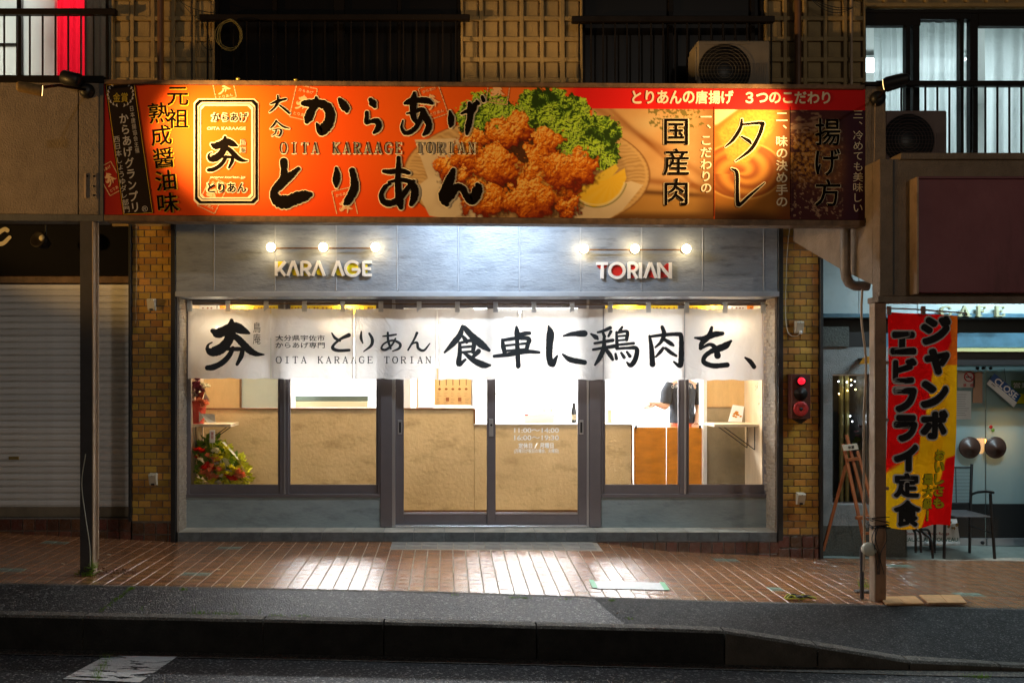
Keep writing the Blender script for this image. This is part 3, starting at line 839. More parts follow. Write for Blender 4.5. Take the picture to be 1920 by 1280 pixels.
M_winframe = mat('dark_window_frame', (.008, .006, .005), .5, spec=.15)
M_darkglass = mat('dark_room_glass', (.006, .005, .005), .3, spec=.2)
M_curt = clothmat('pale_curtain', (.62, .68, .68), .75, .02)
M_curtred = clothmat('red_curtain', (.55, .006, .02), .7, .0)
M_curtgrey = clothmat('taupe_curtain', (.10, .08, .06), .1, .0)
def window(x0, x1, y0, y1, bars, label, lit=False, Y=.05, hbars=()):
    w = MB()
    w.pbox(x0, x1, y0, y0+7, Y-.03, Y+.05, .003, ref=0).pbox(x0, x0+6, y0+7, y1-6, Y-.03, Y+.05, .003, ref=0).pbox(x1-6, x1, y0+7, y1-6, Y-.03, Y+.05, .003, ref=0).pbox(x0, x1, y1-6, y1, Y-.03, Y+.05, .003, ref=0)
    fr = w.build('window', M_winframe, bld); fr['label'] = label
    for i, (a, b) in enumerate(bars):
        MB().pbox(a, b, y0+7, y1-6, Y-.022+.004*(i % 2), Y+.045, .003, ref=0).build('mullion', M_winframe, fr)
    for (a, b, c, d) in hbars:
        MB().pbox(a, b, c, d, Y-.024, Y+.04, .002, ref=0).build('glazing_bar', M_winframe, fr)
    return fr
def panes(fr, xs, y0, y1, m, Y=.07):
    for a, b in xs:
        MB().pbox(a, b, y0, y1, Y, Y+.006, ref=0).build('pane', m, fr)

fr = window(-180, 202, -160, 420, [(28, 37), (-60, -50)], 'lit window with pale frosted panes and red curtain', hbars=((-50, 28, 79, 82),))
panes(fr, [(-170, -60), (-50, 28), (37, 101)], -150, 412, glassmat('lit_frosted_pane', haze=.35)); panes(fr, [(103, 196)], -150, 412, M_glass)
fr = window(402, 864, -220, 420, [(510, 518), (625, 645), (745, 752)], 'unlit dark sliding window over the left half of the sign')
panes(fr, [(408, 510), (518, 625), (645, 745), (752, 858)], -210, 412, M_darkglass)
fr = window(1092, 1434, -220, 420, [(1255, 1264), (1410, 1418)], 'unlit dark sliding window behind the air conditioner')
panes(fr, [(1098, 1255), (1264, 1410), (1418, 1428)], -210, 412, M_darkglass)
fr = window(1620, 2190, 16, 300, [(1702, 1710), (1716, 1728), (1804, 1811), (1823, 1838), (2000, 2012)], 'wide lit window with white curtains at top right', hbars=((1626, 1729, 17, 46), (1838, 2184, 17, 47), (1729, 1823, 17, 34)))
panes(fr, [(1626, 1702), (1728, 1804), (1838, 2000), (2012, 2180)], 24, 292, M_glass)

# lit rooms behind the two bright windows (boxes open to the window)
M_room = mat('room_wall', (.7, .72, .7), .8)
def room(x0, x1, y0, y1, depth, name):
    X0, X1, Z0, Z1 = PX(x0), PX(x1), PZ(y1), PZ(y0)
    w = MB(); t = .05; Ya, Yb = .22, depth
    w.box(X0-t, X0, Ya, Yb, Z0, Z1).box(X1, X1+t, Ya, Yb, Z0, Z1).box(X0, X1, Yb, Yb+t, Z0, Z1).box(X0-t, X1+t, Ya, Yb+t, Z1, Z1+t).box(X0-t, X1+t, Ya, Yb+t, Z0-t, Z0)
    return w.build('room_wall', M_room, bld)
# carve: the solid shell must not fill the rooms -> rebuild shell with gaps
bpy.data.objects.remove(core)
mb = MB()
ZT = 9
def shell(x0, x1, zb):
    mb.box(x0, x1, .30, .36, zb, ZT); mb.box(x0, x1, .36, 6, ZT-.2, ZT)
shell(PX(202)+.03, PX(1622)-.02, 2.60)
mb.box(-16, PX(-185), .30, .36, 3.05, ZT); mb.box(PX(2195), 16, .30, .36, 2.9, ZT)
mb.box(PX(-185), PX(202)+.03, .30, .36, 3.05, PZ(420)-.01); mb.box(PX(-185), PX(202)+.03, .30, .36, PZ(-160)+.0, ZT)
mb.box(PX(1622)-.02, PX(2195), .30, .36, 2.9, PZ(300)-.0); mb.box(PX(1622)-.02, PX(2195), .30, .36, PZ(14), ZT)
mb.box(-16, 16, 6, 6.1, -1, ZT); mb.box(-16.1, -16, .3, 6.1, -1, ZT); mb.box(16, 16.1, .3, 6.1, -1, ZT)
mb.box(-16, 16, .30, 6, ZT-.01, ZT+.2)
mb.box(-16, -5.6, .05, .36, -.1, 3.06); mb.box(PX(2000), 16, .3, .36, -1.0, 2.9)
mb.box(PX(248)+.012, PX(322)-.012, .03, .36, -.3, 3.5); mb.box(PX(1465)+.012, PX(1535)-.012, .03, .36, -.4, 3.5)
mb.build('wall', MATS['dark_concrete'], bld)
room(-185, 205, -160, 425, 3.0, 'l'); room(1622, 2195, 14, 303, 3.0, 'r')

def lamp_area(name, loc, size, power, col, rot=(0, 0, 0), sy=None, spread=None, parent=None):
    l = bpy.data.lights.new(name, 'AREA'); l.energy = power; l.color = col; l.size = size
    if sy: l.shape = 'RECTANGLE'; l.size_y = sy
    if spread: l.spread = spread
    o = link(bpy.data.objects.new(name, l)); o.location = Vector(loc) - (LOC[parent.name] if parent else Vector((0, 0, 0))); o.rotation_euler = rot
    if parent: o.parent = parent
    return o
def assumed_ceiling_light(label, cx, cy, z, sx, sy, power, col, strength, name='assumed_ceiling_light'):  # fixtures unseen, assumed as the source in the lit rooms
    t = thing(name, label, 'ceiling light', (cx, cy, z))
    MB().box(cx-sx/2-.02, cx+sx/2+.02, cy-sy/2-.02, cy+sy/2+.02, z-.03, z, .004).build('housing', M_white, t)
    MB().box(cx-sx/2, cx+sx/2, cy-sy/2, cy+sy/2, z-.042, z-.031).build('diffuser', glow('diffuser_'+str(len(LOC)), col, strength), t)
    lamp_area('lamp', (cx, cy, z-.05), sx, power, col, (0, 0, 0), sy, parent=t)
    return t
assumed_ceiling_light('assumed pale round-edged ceiling light in the upstairs room behind the red curtain', PX(90), 1.2, PZ(-150), .9, .5, 26, (1, .97, .86), 2)
assumed_ceiling_light('assumed cool ceiling light in the upstairs room behind the white curtains', PX(1830), 1.3, PZ(24), 1.2, .4, 15, (.8, .95, 1), 3)

# upstairs curtains
def curtain(x0, x1, y0, y1, Y, m, label, folds=9, amp=.035, seed=0, top_in=0, cat='curtain', lean=0):
    r = random.Random(seed); n = 90; k = 16
    ph = [r.uniform(0, 6.28) for _ in range(5)]; vs, fs = [], []
    for i in range(n+1):
        u = i/n
        for j in range(k+1):
            v = j/k
            x = x0+(x1-x0)*u + lean*v*(u-.5)
            f = math.sin(u*folds*6.28+ph[0]+.7*math.sin(v*2.2+ph[1]))+.5*math.sin(u*folds*11+ph[2]+v)+.4*math.sin(u*folds*3.7+ph[3])
            vs.append((PX(x, Y), Y+amp*f*(.45+.55*v), PZ(y0+(y1-y0)*v, Y)))
    for i in range(n):
        for j in range(k):
            a = i*(k+1)+j; fs.append((a, a+k+1, a+k+2, a+1))
    o = MB().add(vs, fs, True).build('curtain', m, recalc=False)
    tag(o, label, cat, 'curtains in the upstairs windows'); return o
curtain(102, 163, -140, 400, .30, M_curtred, 'crimson curtain hanging in the lit window at top left', 3, .02, 1)
curtain(158, 200, -140, 400, .26, M_curtgrey, 'taupe curtain beside the crimson curtain at top left', 2, .02, 2)
curtain(1640, 1716, 10, 298, .34, M_curt, 'white curtain in the left pane of the top right window', 5, .03, 3)
curtain(1726, 1812, 10, 298, .36, M_curt, 'white curtain in the middle pane of the top right window', 5, .03, 4)
curtain(1845, 2190, 10, 298, .36, M_curt, 'broad white curtain in the right pane of the top right window', 12, .03, 5)

# balcony rails
def railing(x0, x1, yt, yb, label, pitch=24, Y=-.12, x_off=14, h=11, bot=True):
    t = thing('balcony_railing', label, 'railing', (PX((x0+x1)/2, Y), Y, PZ(yb, Y)), 'black railings in front of the upstairs windows')
    MB().pbox(x0, x1, yt, yt+h, Y-.03, Y+.03, .006, ref=Y).build('top_rail', M_darkmetal, t)
    if bot: MB().pbox(x0, x1, yb-6, yb, Y-.015, Y+.015, .003, ref=Y).build('bottom_rail', M_darkmetal, t)
    x = x0+x_off; first = None
    while x < x1-4:
        z0, z1 = PZ(yb-6, Y), PZ(yt+h, Y)
        if first is None:
            first = MB().box(PX(x, Y)-.007, PX(x, Y)+.007, Y-.007, Y+.007, z0, z1).build('baluster', M_darkmetal, t)
            fx = x
        else:
            o = first.copy(); link(o); o.parent = t; o.location = ((x-fx)/S(Y), 0, 0)
        x += pitch
    return t
railing(-200, 219, 18, 170, 'black railing over the lit window at top left', 24, x_off=16)
railing(375, 881, 29, 170, 'black railing over the dark window left of centre', 24.5, h=11)
railing(1072, 1451, 32, 170, 'black railing behind the beige air conditioner', 22.5, h=12)
railing(1640, 2190, 153, 295, 'black railing below the white curtains at top right', 22.5, h=10, x_off=50)

def aircon(x0, x1, y0, y1, Y, label, m, mfan):
    t = thing('air_conditioner', label, 'air conditioner', (PX((x0+x1)/2, Y), Y+.15, PZ(y1, Y)))
    MB().pbox(x0, x1, y0, y1, Y, Y+.28, .012).build('casing', m, t)
    MB().pbox(x0-3, x0, y0+12, y1-20, Y+.02, Y+.26, .003, ref=Y).build('side_grille', m, t)
    cx, cy = x0+(x1-x0)*.37, y0+(y1-y0)*.6; r = (y1-y0)*.52/S(Y)
    c = (PX(cx, Y), Y-.001, PZ(cy, Y))
    MB().lathe(c, (0, 1, 0), [(-.004, r), (.0, r), (.001, r*.2)], 40).build('fan_opening', mfan, t)
    g = MB()
    for k in range(7):
        rr = r*(.3+.12*k)
        g.tube([(c[0]+rr*math.cos(a), Y-.012, c[2]+rr*math.sin(a)) for a in np.linspace(0, 2*math.pi, 33)], .0016, 5, False)
    for k in range(-6, 7):
        zz = c[2]+k*r/6.5; hw = math.sqrt(max(0, r*r-(zz-c[2])**2))
        if hw > .01: g.tube([(c[0]-hw, Y-.012, zz), (c[0]+hw, Y-.012, zz)], .0013, 5, False)
    g.build('fan_guard', m, t)
    MB().pbox(x0+14, x0+(x1-x0)*.7, y0+6, y0+8, Y-.004, Y-.0005, ref=Y).build('trim_line', m, t)
    for k in range(9):
        xx = x0+(x1-x0)*.74+k*3.3
        MB().pbox(xx, xx+1.2, y0+(y1-y0)*.45, y1-8, Y-.004, Y-.0005, ref=Y).build('louvre', m, t)
    return t
M_ac = mat('beige_enamel', (.26, .21, .15), .55, noise=.12, nscale=7)
M_acd = mat('brown_enamel', (.2, .13, .11), .55, noise=.12, nscale=7)
aircon(1308, 1444, 76, 170, -.45, 'beige air conditioner standing on the canopy before the dark window', M_ac, M_black)
aircon(1660, 1776, 207, 300, -.6, 'brown air conditioner at the railing under the lit curtains', M_acd, M_black)

# pipes and cables on the upper wall
def pipe(label, pts, r, m, name='drain_pipe', brackets=()):
    t = thing(name, label, 'pipe', pts[-1])
    MB().tube(pts, r, 12).build('pipe', m, t)
    for b in brackets:
        MB().lathe(b, (0, 0, 1), [(-.015, r+.008), (.015, r+.008)], 14).build('clamp', m, t)
    return t
M_pipebr = mat('brown_pipe', (.16, .075, .035), .5, noise=.3, nscale=9)
M_pipeg = mat('grey_pipe', (.2, .17, .15), .45, noise=.3, nscale=9, dirt=((.07, .045, .03), 12, .6))
pipe('brown downpipe on the relief wall between top left windows', [(PX(301, -.08), -.08, 8.5), (PX(301, -.08), -.08, PZ(170, -.08))], .031, M_pipebr)
pipe('dark downpipe on the relief wall right of the beige air conditioner', [(PX(1496, -.08), -.08, 8.5), (PX(1496, -.08), -.08, PZ(170, -.08))], .031, M_pipebr)
pipe('thin ochre conduit left of the top right window', [(PX(1596, -.04), -.04, 8.5), (PX(1596, -.04), -.04, PZ(170, -.04))], .014, M_post, name='conduit')
pipe('thin cable conduit on the relief wall left of the coiled cable', [(PX(360, -.04), -.04, 8.5), (PX(360, -.04), -.04, PZ(170, -.04))], .007, M_black, name='conduit')
co = MB(); r_ = random.Random(3)
Y = -.2
for k in range(5):
    cx, cy = 431+r_.uniform(-3, 3), 68+r_.uniform(-2, 2); rx, ry = 22+r_.uniform(-3, 3), 27+r_.uniform(-3, 3)
    co.tube([(PX(cx+rx*math.cos(a), Y), Y-.01*k+.01*math.sin(a*2), PZ(cy+ry*math.sin(a), Y)) for a in np.linspace(0, 2*math.pi, 41)], .0042, 6, False)
tag(co.build('cable_coil', mat('olive_cable', (.2, .17, .06), .6), loc=(PX(431, Y), Y, PZ(68, Y))), 'coil of yellowish cable hung on the railing at top left', 'cable')
cb = MB()
for s0, s1, sag in (((318, -10), (400, 24), 8), ((330, -12), (392, 40), 14), ((372, 70), (400, 92), 10), ((376, 30), (396, 95), -14)):
    pts = []
    for t_ in np.linspace(0, 1, 15):
        x = s0[0]+(s1[0]-s0[0])*t_; y = s0[1]+(s1[1]-s0[1])*t_+sag*4*t_*(1-t_)
        pts.append((PX(x, -.12), -.12, PZ(y, -.12)))
    cb.tube(pts, .0035, 6)
tag(cb.build('loose_cables', M_black, loc=(PX(360), -.12, PZ(50))), 'thin dark cables looping to the railing end left of the coil', 'cable')
cb = MB()
for sag in (14, 20, 9):
    cb.tube([(PX(1515+85*t_, -.1), -.1, PZ(-8+22*t_+sag*4*t_*(1-t_), -.1)) for t_ in np.linspace(0, 1, 15)], .0035, 6)
tag(cb.build('loose_cables', M_black, loc=(PX(1550), -.1, PZ(10))), 'thin dark cables sagging on the wall left of the top right window', 'cable')

# ------------------------------------------------------------------ brick piers
def pier(x0, x1, ytop, ybot, label, seed, base_y0, base_y1, base_x0, base_x1):
    rr = random.Random(seed)
    t = thing('brick_pier', label, 'brick pier', (PX((x0+x1)/2), 0, PZ(base_y1)), 'yellow brick piers either side of the shop')
    MB().pbox(x0, x1, ytop, base_y1+20, .006, .045, ref=0).build('mortar_bed', M_mortar, t)
    bw, bh = 22.9, 13.0
    W_, H_ = (bw-1.7)/190, (bh-1.7)/190
    full = MB().box(-W_/2, W_/2, 0, .012, -H_/2, H_/2, .002).build('brick', M_brick)
    y = ybot-bh/2; row = 0
    while y > ytop:
        off = (row % 2)*bw/2
        x = x0-bw+ (bw/2 - off)
        while x < x1+bw:
            a, b = max(x0, x+.85), min(x1, x+bw-.85)
            if b-a > bw-2.2:
                piece(full, 'brick', t, (PX((a+b)/2), -.001*rr.random(), PZ(y)), (rr.uniform(-.004, .004), 0, rr.uniform(-.006, .006)))
            elif b-a > 3:
                MB().pbox(a, b, y-bh/2+.85, y+bh/2-.85, -.0005, .012, .002, ref=0).build('brick', M_brick, t)
            x += bw
        y -= bh; row += 1
    bpy.data.objects.remove(full)
    # brown glazed base tiles
    bx = base_x0
    k = 0
    yy = base_y0
    while yy < base_y1:
        y2 = min(yy+22, base_y1+12)
        bx = base_x0
        while bx < base_x1-3:
            b2 = min(bx+22, base_x1)
            MB().pbox(bx+1, b2-1, yy+1, y2-1, -.012, .012, .003, ref=0).build('base_tile', M_brown, t)
            bx += 22.6
        yy += 22.6
    return t
pier(248, 322, 380, 977, 'yellow brick pier left of the shop window, two socket boxes on it', 1, 979, 1016, 248, 322)
pier(1466, 1535, 380, 1002, 'yellow brick pier right of the shop window, red alarm box on it', 2, 1004, 1048, 1458, 1535)
# black corner channels
for x0, x1, yb, lab in ((322, 331, 1016, 'tall black channel between left brick pier and the shop'), (1457, 1466, 1012, 'tall black channel between the shop and right brick pier'), (1535, 1541, 1048, 'black corner trim between right brick pier and the cafe'), (243, 248, 977, 'black channel between shutter and left brick pier')):
    o = MB().pbox(x0, x1, 380, yb, -.035, .29, .003, ref=0).build('corner_trim', M_black, loc=(PX(x0), 0, PZ(yb)))
    tag(o, lab, 'trim')

# ------------------------------------------------------------------ shop front
shop = thing('shopfront', 'takeaway shopfront with blue-grey fascia, aluminium windows and sliding doors', 'shopfront', (PX(890), 0, 0))
YW = .27
# fascia
fas = MB().pbox(331, 1457, 330, 550, -.018, .29, ref=0).build('fascia', MATS['blue_grey_plaster'], shop)
xs = [331] + [403+114.1*k for k in range(10)] + [1457]
for a, b in zip(xs[:-1], xs[1:]):
    MB().pbox(a+1.2, b-1.2, 331, 549, -.03, -.019, .003, ref=0).build('panel', M_fascia, fas)
for x in xs[1:-1]:
    MB().tube([(PX(x), -.027, PZ(332)), (PX(x), -.027, PZ(545))], .0072, 8).build('joint_strip', M_fasciaedge, fas)
tr = MB().pbox(331, 1458, 547, 557, -.045, .29, .004, ref=0).build('fascia_trim', M_fasciaedge, fas)
# brick reveals at both sides (narrow, seen edge-on)
def reveal(X, sgn, x_dir):
    mb = MB(); rr = random.Random(9)
    back = MB().box(X-.012 if sgn > 0 else X, X if sgn > 0 else X+.012, -.0, YW+.03, PZ(997), PZ(556)).build('reveal_wall', mat('pale_mortar', (.45, .4, .34), .9), shop)
    z = PZ(997); k = 0
    while z < PZ(560):
        h = .034
        ys = [0, .09, .19, .285] if k % 2 else [0, .14, .24, .285]
        for a, b in zip(ys[:-1], ys[1:]):
            d = .007+.004*rr.random()
            x0 = X if sgn > 0 else X-d
            mb.box(x0, x0+d, a+.003, b-.003, z+.003, z+h-.002, .0015)
        z += h; k += 1
    o = mb.build('reveal_bricks', mat('buff_split_brick', (.42, .35, .27), .8, noise=.3, nscale=20, bump=.8, bscale=60), back); o['kind'] = 'stuff'
reveal(PX(334), 1, 1); reveal(PX(1455), -1, -1)

def fbox(x0, x1, y0, y1, name, Ya=YW-.03, Yb=YW+.04, m=None, par=None, c=.003):
    return MB().pbox(x0, x1, y0, y1, Ya, Yb, c, ref=Ya).build(name, m or M_frame, par or shop)
def slidewin(x0, x1, mx0, mx1, label):
    w = MB()
    w.pbox(x0, x0+5, 566, 930, YW-.03, YW+.05, .003, ref=YW-.03).pbox(x1-5, x1, 566, 930, YW-.03, YW+.05, .003, ref=YW-.03)
    w.pbox(x0, x1, 558, 566, YW-.03, YW+.05, .003, ref=YW-.03).pbox(x0, x1, 926, 932, YW-.045, YW+.05, .003, ref=YW-.03)
    f = w.build('window', M_frame, shop); f['label'] = label
    fbox(mx0, mx1, 566, 926, 'mullion', YW-.02, YW+.03, par=f)
    fbox(mx0+8, mx0+11, 566, 926, 'mullion_rib', YW-.026, YW-.019, M_framelight, f, .001)
    for a, b, dy in ((x0+5, mx0, 0), (mx1, x1-5, .02)):
        fbox(a, b, 908, 926, 'bottom_rail', YW-.01+dy, YW+.02+dy, par=f)
        fbox(a, a+3, 566, 908, 'stile', YW-.01+dy, YW+.02+dy, par=f); fbox(b-3, b, 566, 908, 'stile', YW-.01+dy, YW+.02+dy, par=f)
        fbox(a+3, b-3, 566, 572, 'top_rail', YW-.01+dy, YW+.02+dy, par=f)
        MB().pbox(a+3, b-3, 572, 908, YW+.0+dy, YW+.006+dy, ref=YW+dy).build('pane', M_glass, f)
    return f
slidewin(349, 713, 524, 541, 'left sliding window pair')
slidewin(1127, 1441, 1275, 1289, 'right sliding window pair')
fbox(713, 735, 558, 988, 'door_post', YW-.05, YW+.08); fbox(735, 741, 558, 988, 'door_track', YW-.03, YW+.06, M_framelight)
fbox(1105, 1127, 558, 988, 'door_post', YW-.05, YW+.08); fbox(1100, 1105, 558, 988, 'door_track', YW-.03, YW+.06, M_framelight)
fbox(741, 1100, 558, 567, 'door_head', YW-.04, YW+.07)
def door(x0, x1, gx0, gx1, dy, label, hx):
    w = MB()
    Ya, Yb = YW-.015+dy, YW+.02+dy
    w.pbox(x0, gx0, 567, 986, Ya, Yb, .003, ref=YW).pbox(gx1, x1, 567, 986, Ya, Yb, .003, ref=YW).pbox(gx0, gx1, 963, 986, Ya, Yb, .003, ref=YW).pbox(gx0, gx1, 567, 577, Ya, Yb, .003, ref=YW)
    d = w.build('door', M_frame, shop); d['label'] = label
    MB().pbox(gx0, gx1, 577, 963, YW+dy, YW+dy+.006, ref=YW).build('pane', M_glass, d)
    fbox(hx-4, hx+4, 787, 814, 'handle', Ya-.006, Ya+.004, M_framelight, d, .002)
    fbox(hx-2, hx+2, 791, 811, 'handle_recess', Ya-.0075, Ya-.0055, M_black, d, 0)
    fbox(gx0, gx1, 960, 963.5, 'bead', Ya-.004, Ya+.002, M_framelight, d, .001)
    return d
d1 = door(741, 929, 757, 913, .03, 'left glass sliding door', 750)
d2 = door(913, 1100, 929, 1083, -.012, 'right glass sliding door with opening hours in white letters', 1090)
fbox(917, 925, 785, 818, 'lock', YW-.036, YW-.026, M_framelight, d2, .002)
MB().lathe((PX(921, YW), YW-.04, PZ(796, YW)), (0, 1, 0), [(-.008, .011), (.004, .012)], 14).build('lock_knob', M_black, d2)
fbox(741, 1100, 985, 989, 'sill_track', YW-.06, YW+.07, M_framelight)
M_vinyl = clothmat('white_vinyl', (.92, .92, .9), .55, 0)
t = MB(); YG = YW-.016
word(t, '11:00〜14:00', 964, 1048, 802, 811, YG, .02); word(t, '16:00〜19:30', 964, 1048, 815.5, 825, YG, .02)
word(t, '定休日', 972, 998, 830, 840, YG, .03); word(t, '/', 1002, 1008, 830, 840, YG); word(t, '月曜日', 1012, 1038, 830, 840, YG, .03)
word(t, '(月曜日が祝日の場合、火曜日)', 964, 1048, 841, 850, YG, .02)
o = t.build('opening_hours', M_vinyl, d2, recalc=False); o.name = 'opening_hours'

# plinth walls and step
for a, b in ((347, 713), (1127, 1441)):
    MB().pbox(a, b, 932, 991, YW-.035, YW+.08, .004, ref=YW-.035).build('plinth_wall', M_plinth, shop)
st = MB().box(PX(333), PX(1457), .004, YW+.12, PZ(1060), PZ(996.5)-.006).build('step', M_stepgrout, shop)
xx = [335]+[376+57.1*k for k in range(19)]
xx = [x for x in xx if x < 1450]+[1457]
for a, b in zip(xx[:-1], xx[1:]):
    MB().pbox(a+.6, b-.6, 997.5, 1014, -.008, .003, .0015, ref=0).build('step_tile', M_steptile, st)
    MB().box(PX(a+.6), PX(b-.6), -.008, YW-.03, PZ(996.5)-.005, PZ(996.5), .0015).build('step_top_tile', M_steptop, st)
bx = 1119
while bx < 1456:
    MB().pbox(bx+1, bx+20.6, 1016, 1036.5, -.006, .003, .003, ref=0).build('base_tile', M_brown, st)
    MB().pbox(bx+1, bx+20.6, 1038.5, 1059, -.006, .003, .003, ref=0).build('base_tile', M_brown, st)
    bx += 21.6

# ------------------------------------------------------------------ shutter bay on the left
sh = thing('roller_shutter', 'closed grey roller shutter of the neighbouring shop on the left', 'shutter', (PX(120), .1, PZ(970)))
YS = .10
MB().pbox(-60, 243, 518, 531, YS-.02, YS+.12, .004, ref=YS).build('head_box', M_signframe, sh)
p = 12.25; y = 533; first = None
while y < 944:
    if first is None:
        # slat profile: flat face with a rolled groove
        w = MB(); X0, X1 = PX(-60, YS), PX(243, YS); h = p/S(YS)
        pr = [(0, 0), (-.010, -.004), (-.013, -.012), (-.013, -.042), (-.009, -.052), (.004, -.056), (.004, -h)]
        z = PZ(y, YS)
        vs = [(X, YS+a, z+b) for X in (X0, X1) for a, b in pr]; n = len(pr)
        fs = [(i, i+1, n+i+1, n+i) for i in range(n-1)]
        first = w.add(vs, fs).build('slat', M_shut, sh); y0_ = y
    else:
        o = first.copy(); link(o); o.parent = sh; o.location = (0, random.uniform(-.0025, .0025), -(y-y0_)/S(YS)); o.rotation_euler = (0, random.uniform(-.0006, .0006), random.uniform(-.0008, .0008))
    y += p
MB().pbox(-60, 243, y, 968, YS-.018, YS+.03, .004, ref=YS).build('bottom_bar', mat('shutter_bar', (.2, .16, .11), .5, noise=.3, nscale=6), sh)
MB().pbox(18, 37, 855, 861, YS-.022, YS-.010, .003, ref=YS).build('lock_plate', mat('brass', (.45, .33, .12), .4, metal=.8), sh)
lf = thing('left_fascia', 'black sign fascia above the roller shutter', 'fascia', (PX(120), .1, PZ(518)))
lf.name = 'shop_fascia'; LOC['shop_fascia'] = LOC.get('left_fascia', Vector((PX(120), .1, PZ(518))))
MB().pbox(-60, 243, 370, 517, .06, .2, .004, ref=.06).build('board', mat('black_board', (.006, .006, .008), .7, spec=.08), lf)
mb = MB()
brush(mb, [[(14, 432, 4), (8, 430, 4), (-4, 438, 4), (-9, 448, 4), (-4, 456, 4), (6, 456, 4), (18, 445, 3.5)]], lambda u: u, lambda v: v, .052, 1, rough=0)
mb.build('letter', M_offwhite, lf)
bt = MB().pbox(-100, 243, 972, 1030, .01, .3, ref=0).build('base_wall', M_mortar); bt.name = 'base_wall'
bt['label'] = 'brown tiled threshold wall below the roller shutter'; bt['category'] = 'low wall'; LOC[bt.name] = Vector((0, 0, 0))
k = 0
bx = -70
while bx < 243:
    MB().pbox(bx+.9, min(bx+21.6, 246), 973, 993.5, -.006, .008, .003, ref=0).build('base_tile', M_brown, bt)
    MB().pbox(bx+.9, min(bx+21.6, 246), 995.5, 1016, -.006, .008, .003, ref=0).build('base_tile', M_brown, bt)
    bx += 22.6
sp = thing('spotlight', 'dark unlit spotlight hanging under the canopy over the shutter', 'spotlight', (PX(85, -.2), -.2, PZ(420, -.2)))
Y = -.2
MB().tube([(PX(86, Y), Y, PZ(405, Y)), (PX(86, Y), Y, PZ(440, Y))], .008, 8).build('stem', M_black, sp)
MB().lathe((PX(79, Y), Y-.02, PZ(453, Y)), (-.2, -1, .25), [(-.08, .045), (.0, .075), (.05, .082), (.052, .07), (.03, .03)], 20).build('head', M_darkmetal, sp)
MB().lathe((PX(86, Y), Y-.06, PZ(449, Y)), (-.2, -1, .25), [(0, .03), (.02, .028)], 14).build('lens', M_offwhite, sp)

# ------------------------------------------------------------------ canopies
YC = -1.42
def fr_(x): return (x-195)/1427*10.0
can = thing('canopy', 'flat canopy roof carrying the long food sign', 'canopy', (PX(908, YC), -.7, 2.95))
mb = MB()
mb.box(PX(190, YC), PX(1623, YC), YC+.16, -.06, 3.5, 3.62)
mb.build('roof_slab', mat('canopy_underside', (.6, .6, .58), .7, noise=.1, nscale=5), can)
for k in range(6):
    x = 260+260*k
    MB().box(PX(x, YC)-.03, PX(x, YC)+.03, YC+.18, -.08, 3.38, 3.497, .004).build('beam', M_darkmetal, can)
fl = thing('assumed_tube_light', 'assumed white fluorescent tube light hidden under the canopy above the doors', 'tube light', (PX(925, -.5), -.8, 3.36))  # hidden fixture, assumed from the bluish light on the fascia
MB().box(PX(925, -.5)-.62, PX(925, -.5)+.62, -.85, -.75, 3.43, 3.497, .004).build('housing', M_white, fl)
MB().tube([(PX(925, -.5)-.59, -.8, 3.40), (PX(925, -.5)+.59, -.8, 3.40)], .015, 10).build('tube', glow('tube_glow', (.78, .9, 1), 9), fl)
lamp_area('lamp', (PX(925, -.5), -.8, 3.36), 1.18, 24, (.76, .88, 1), (R(16), 0, 0), .06, parent=fl)

# left neighbour canopy wall
lc = thing('canopy_wall', 'rough stucco canopy front left of the food sign', 'canopy', (PX(90, YC), YC, 2.9))
def qbox(x0, x1, ya, yb, Y0, Y1, name, m, par, c=.003, sl=10.0/1427):
    """box whose top and bottom edges fall gently to the right like the sign"""
    dz = lambda x, y: PZ(y+(x-x0)*0+(x-195)*sl, Y0)
    X0, X1 = PX(x0, Y0), PX(x1, Y0)
    vs = [(X0, Y0, dz(x0, yb)), (X1, Y0, dz(x1, yb)), (X1, Y0, dz(x1, ya)), (X0, Y0, dz(x0, ya))]
    vs += [(a, Y1, b) for a, _, b in vs]
    o = MB().add(vs, [(0, 1, 2, 3), (4, 7, 6, 5), (0, 4, 5, 1), (2, 6, 7, 3), (0, 3, 7, 4), (1, 5, 6, 2)]).build(name, m, par, bevel=c)
    return o
qbox(-260, 146, 156, 402, YC, YC+.12, 'panel', M_stucco, lc)
qbox(148, 185, 156, 402, YC-.004, YC+.12, 'panel', M_stucco, lc)
qbox(185, 194, 156, 402, YC-.0, YC+.12, 'edge_strip', MATS['grey_trim'], lc)
qbox(-260, 194, 402.5, 415, YC-.01, YC+.14, 'bottom_trim', M_stuccodark, lc)
qbox(-260, 194, 142, 155.5, YC-.012, YC+.16, 'top_trim', M_darkmetal, lc)
MB().box(PX(-260, YC), PX(190, YC)-.01, YC+.14, .05, 3.45, 3.6).build('roof_slab', MATS['canopy_underside'], lc)
bp_ = MB().pbox(160, 182, 325, 373, YC-.01, YC-.004, .001, ref=YC).build('bracket_plate', M_stucco, lc)
MB().pbox(160, 163.5, 326, 372, YC-.022, YC-.010, .001, ref=YC).build('plate_rim', M_post, lc)
for (x, y) in ((177, 331), (177, 350), (177, 367), (165, 331)):
    MB().lathe((PX(x, YC), YC-.013, PZ(y, YC)), (0, 1, 0), [(-.006, .006), (.003, .008)], 8).build('bolt', M_darkmetal, bp_)

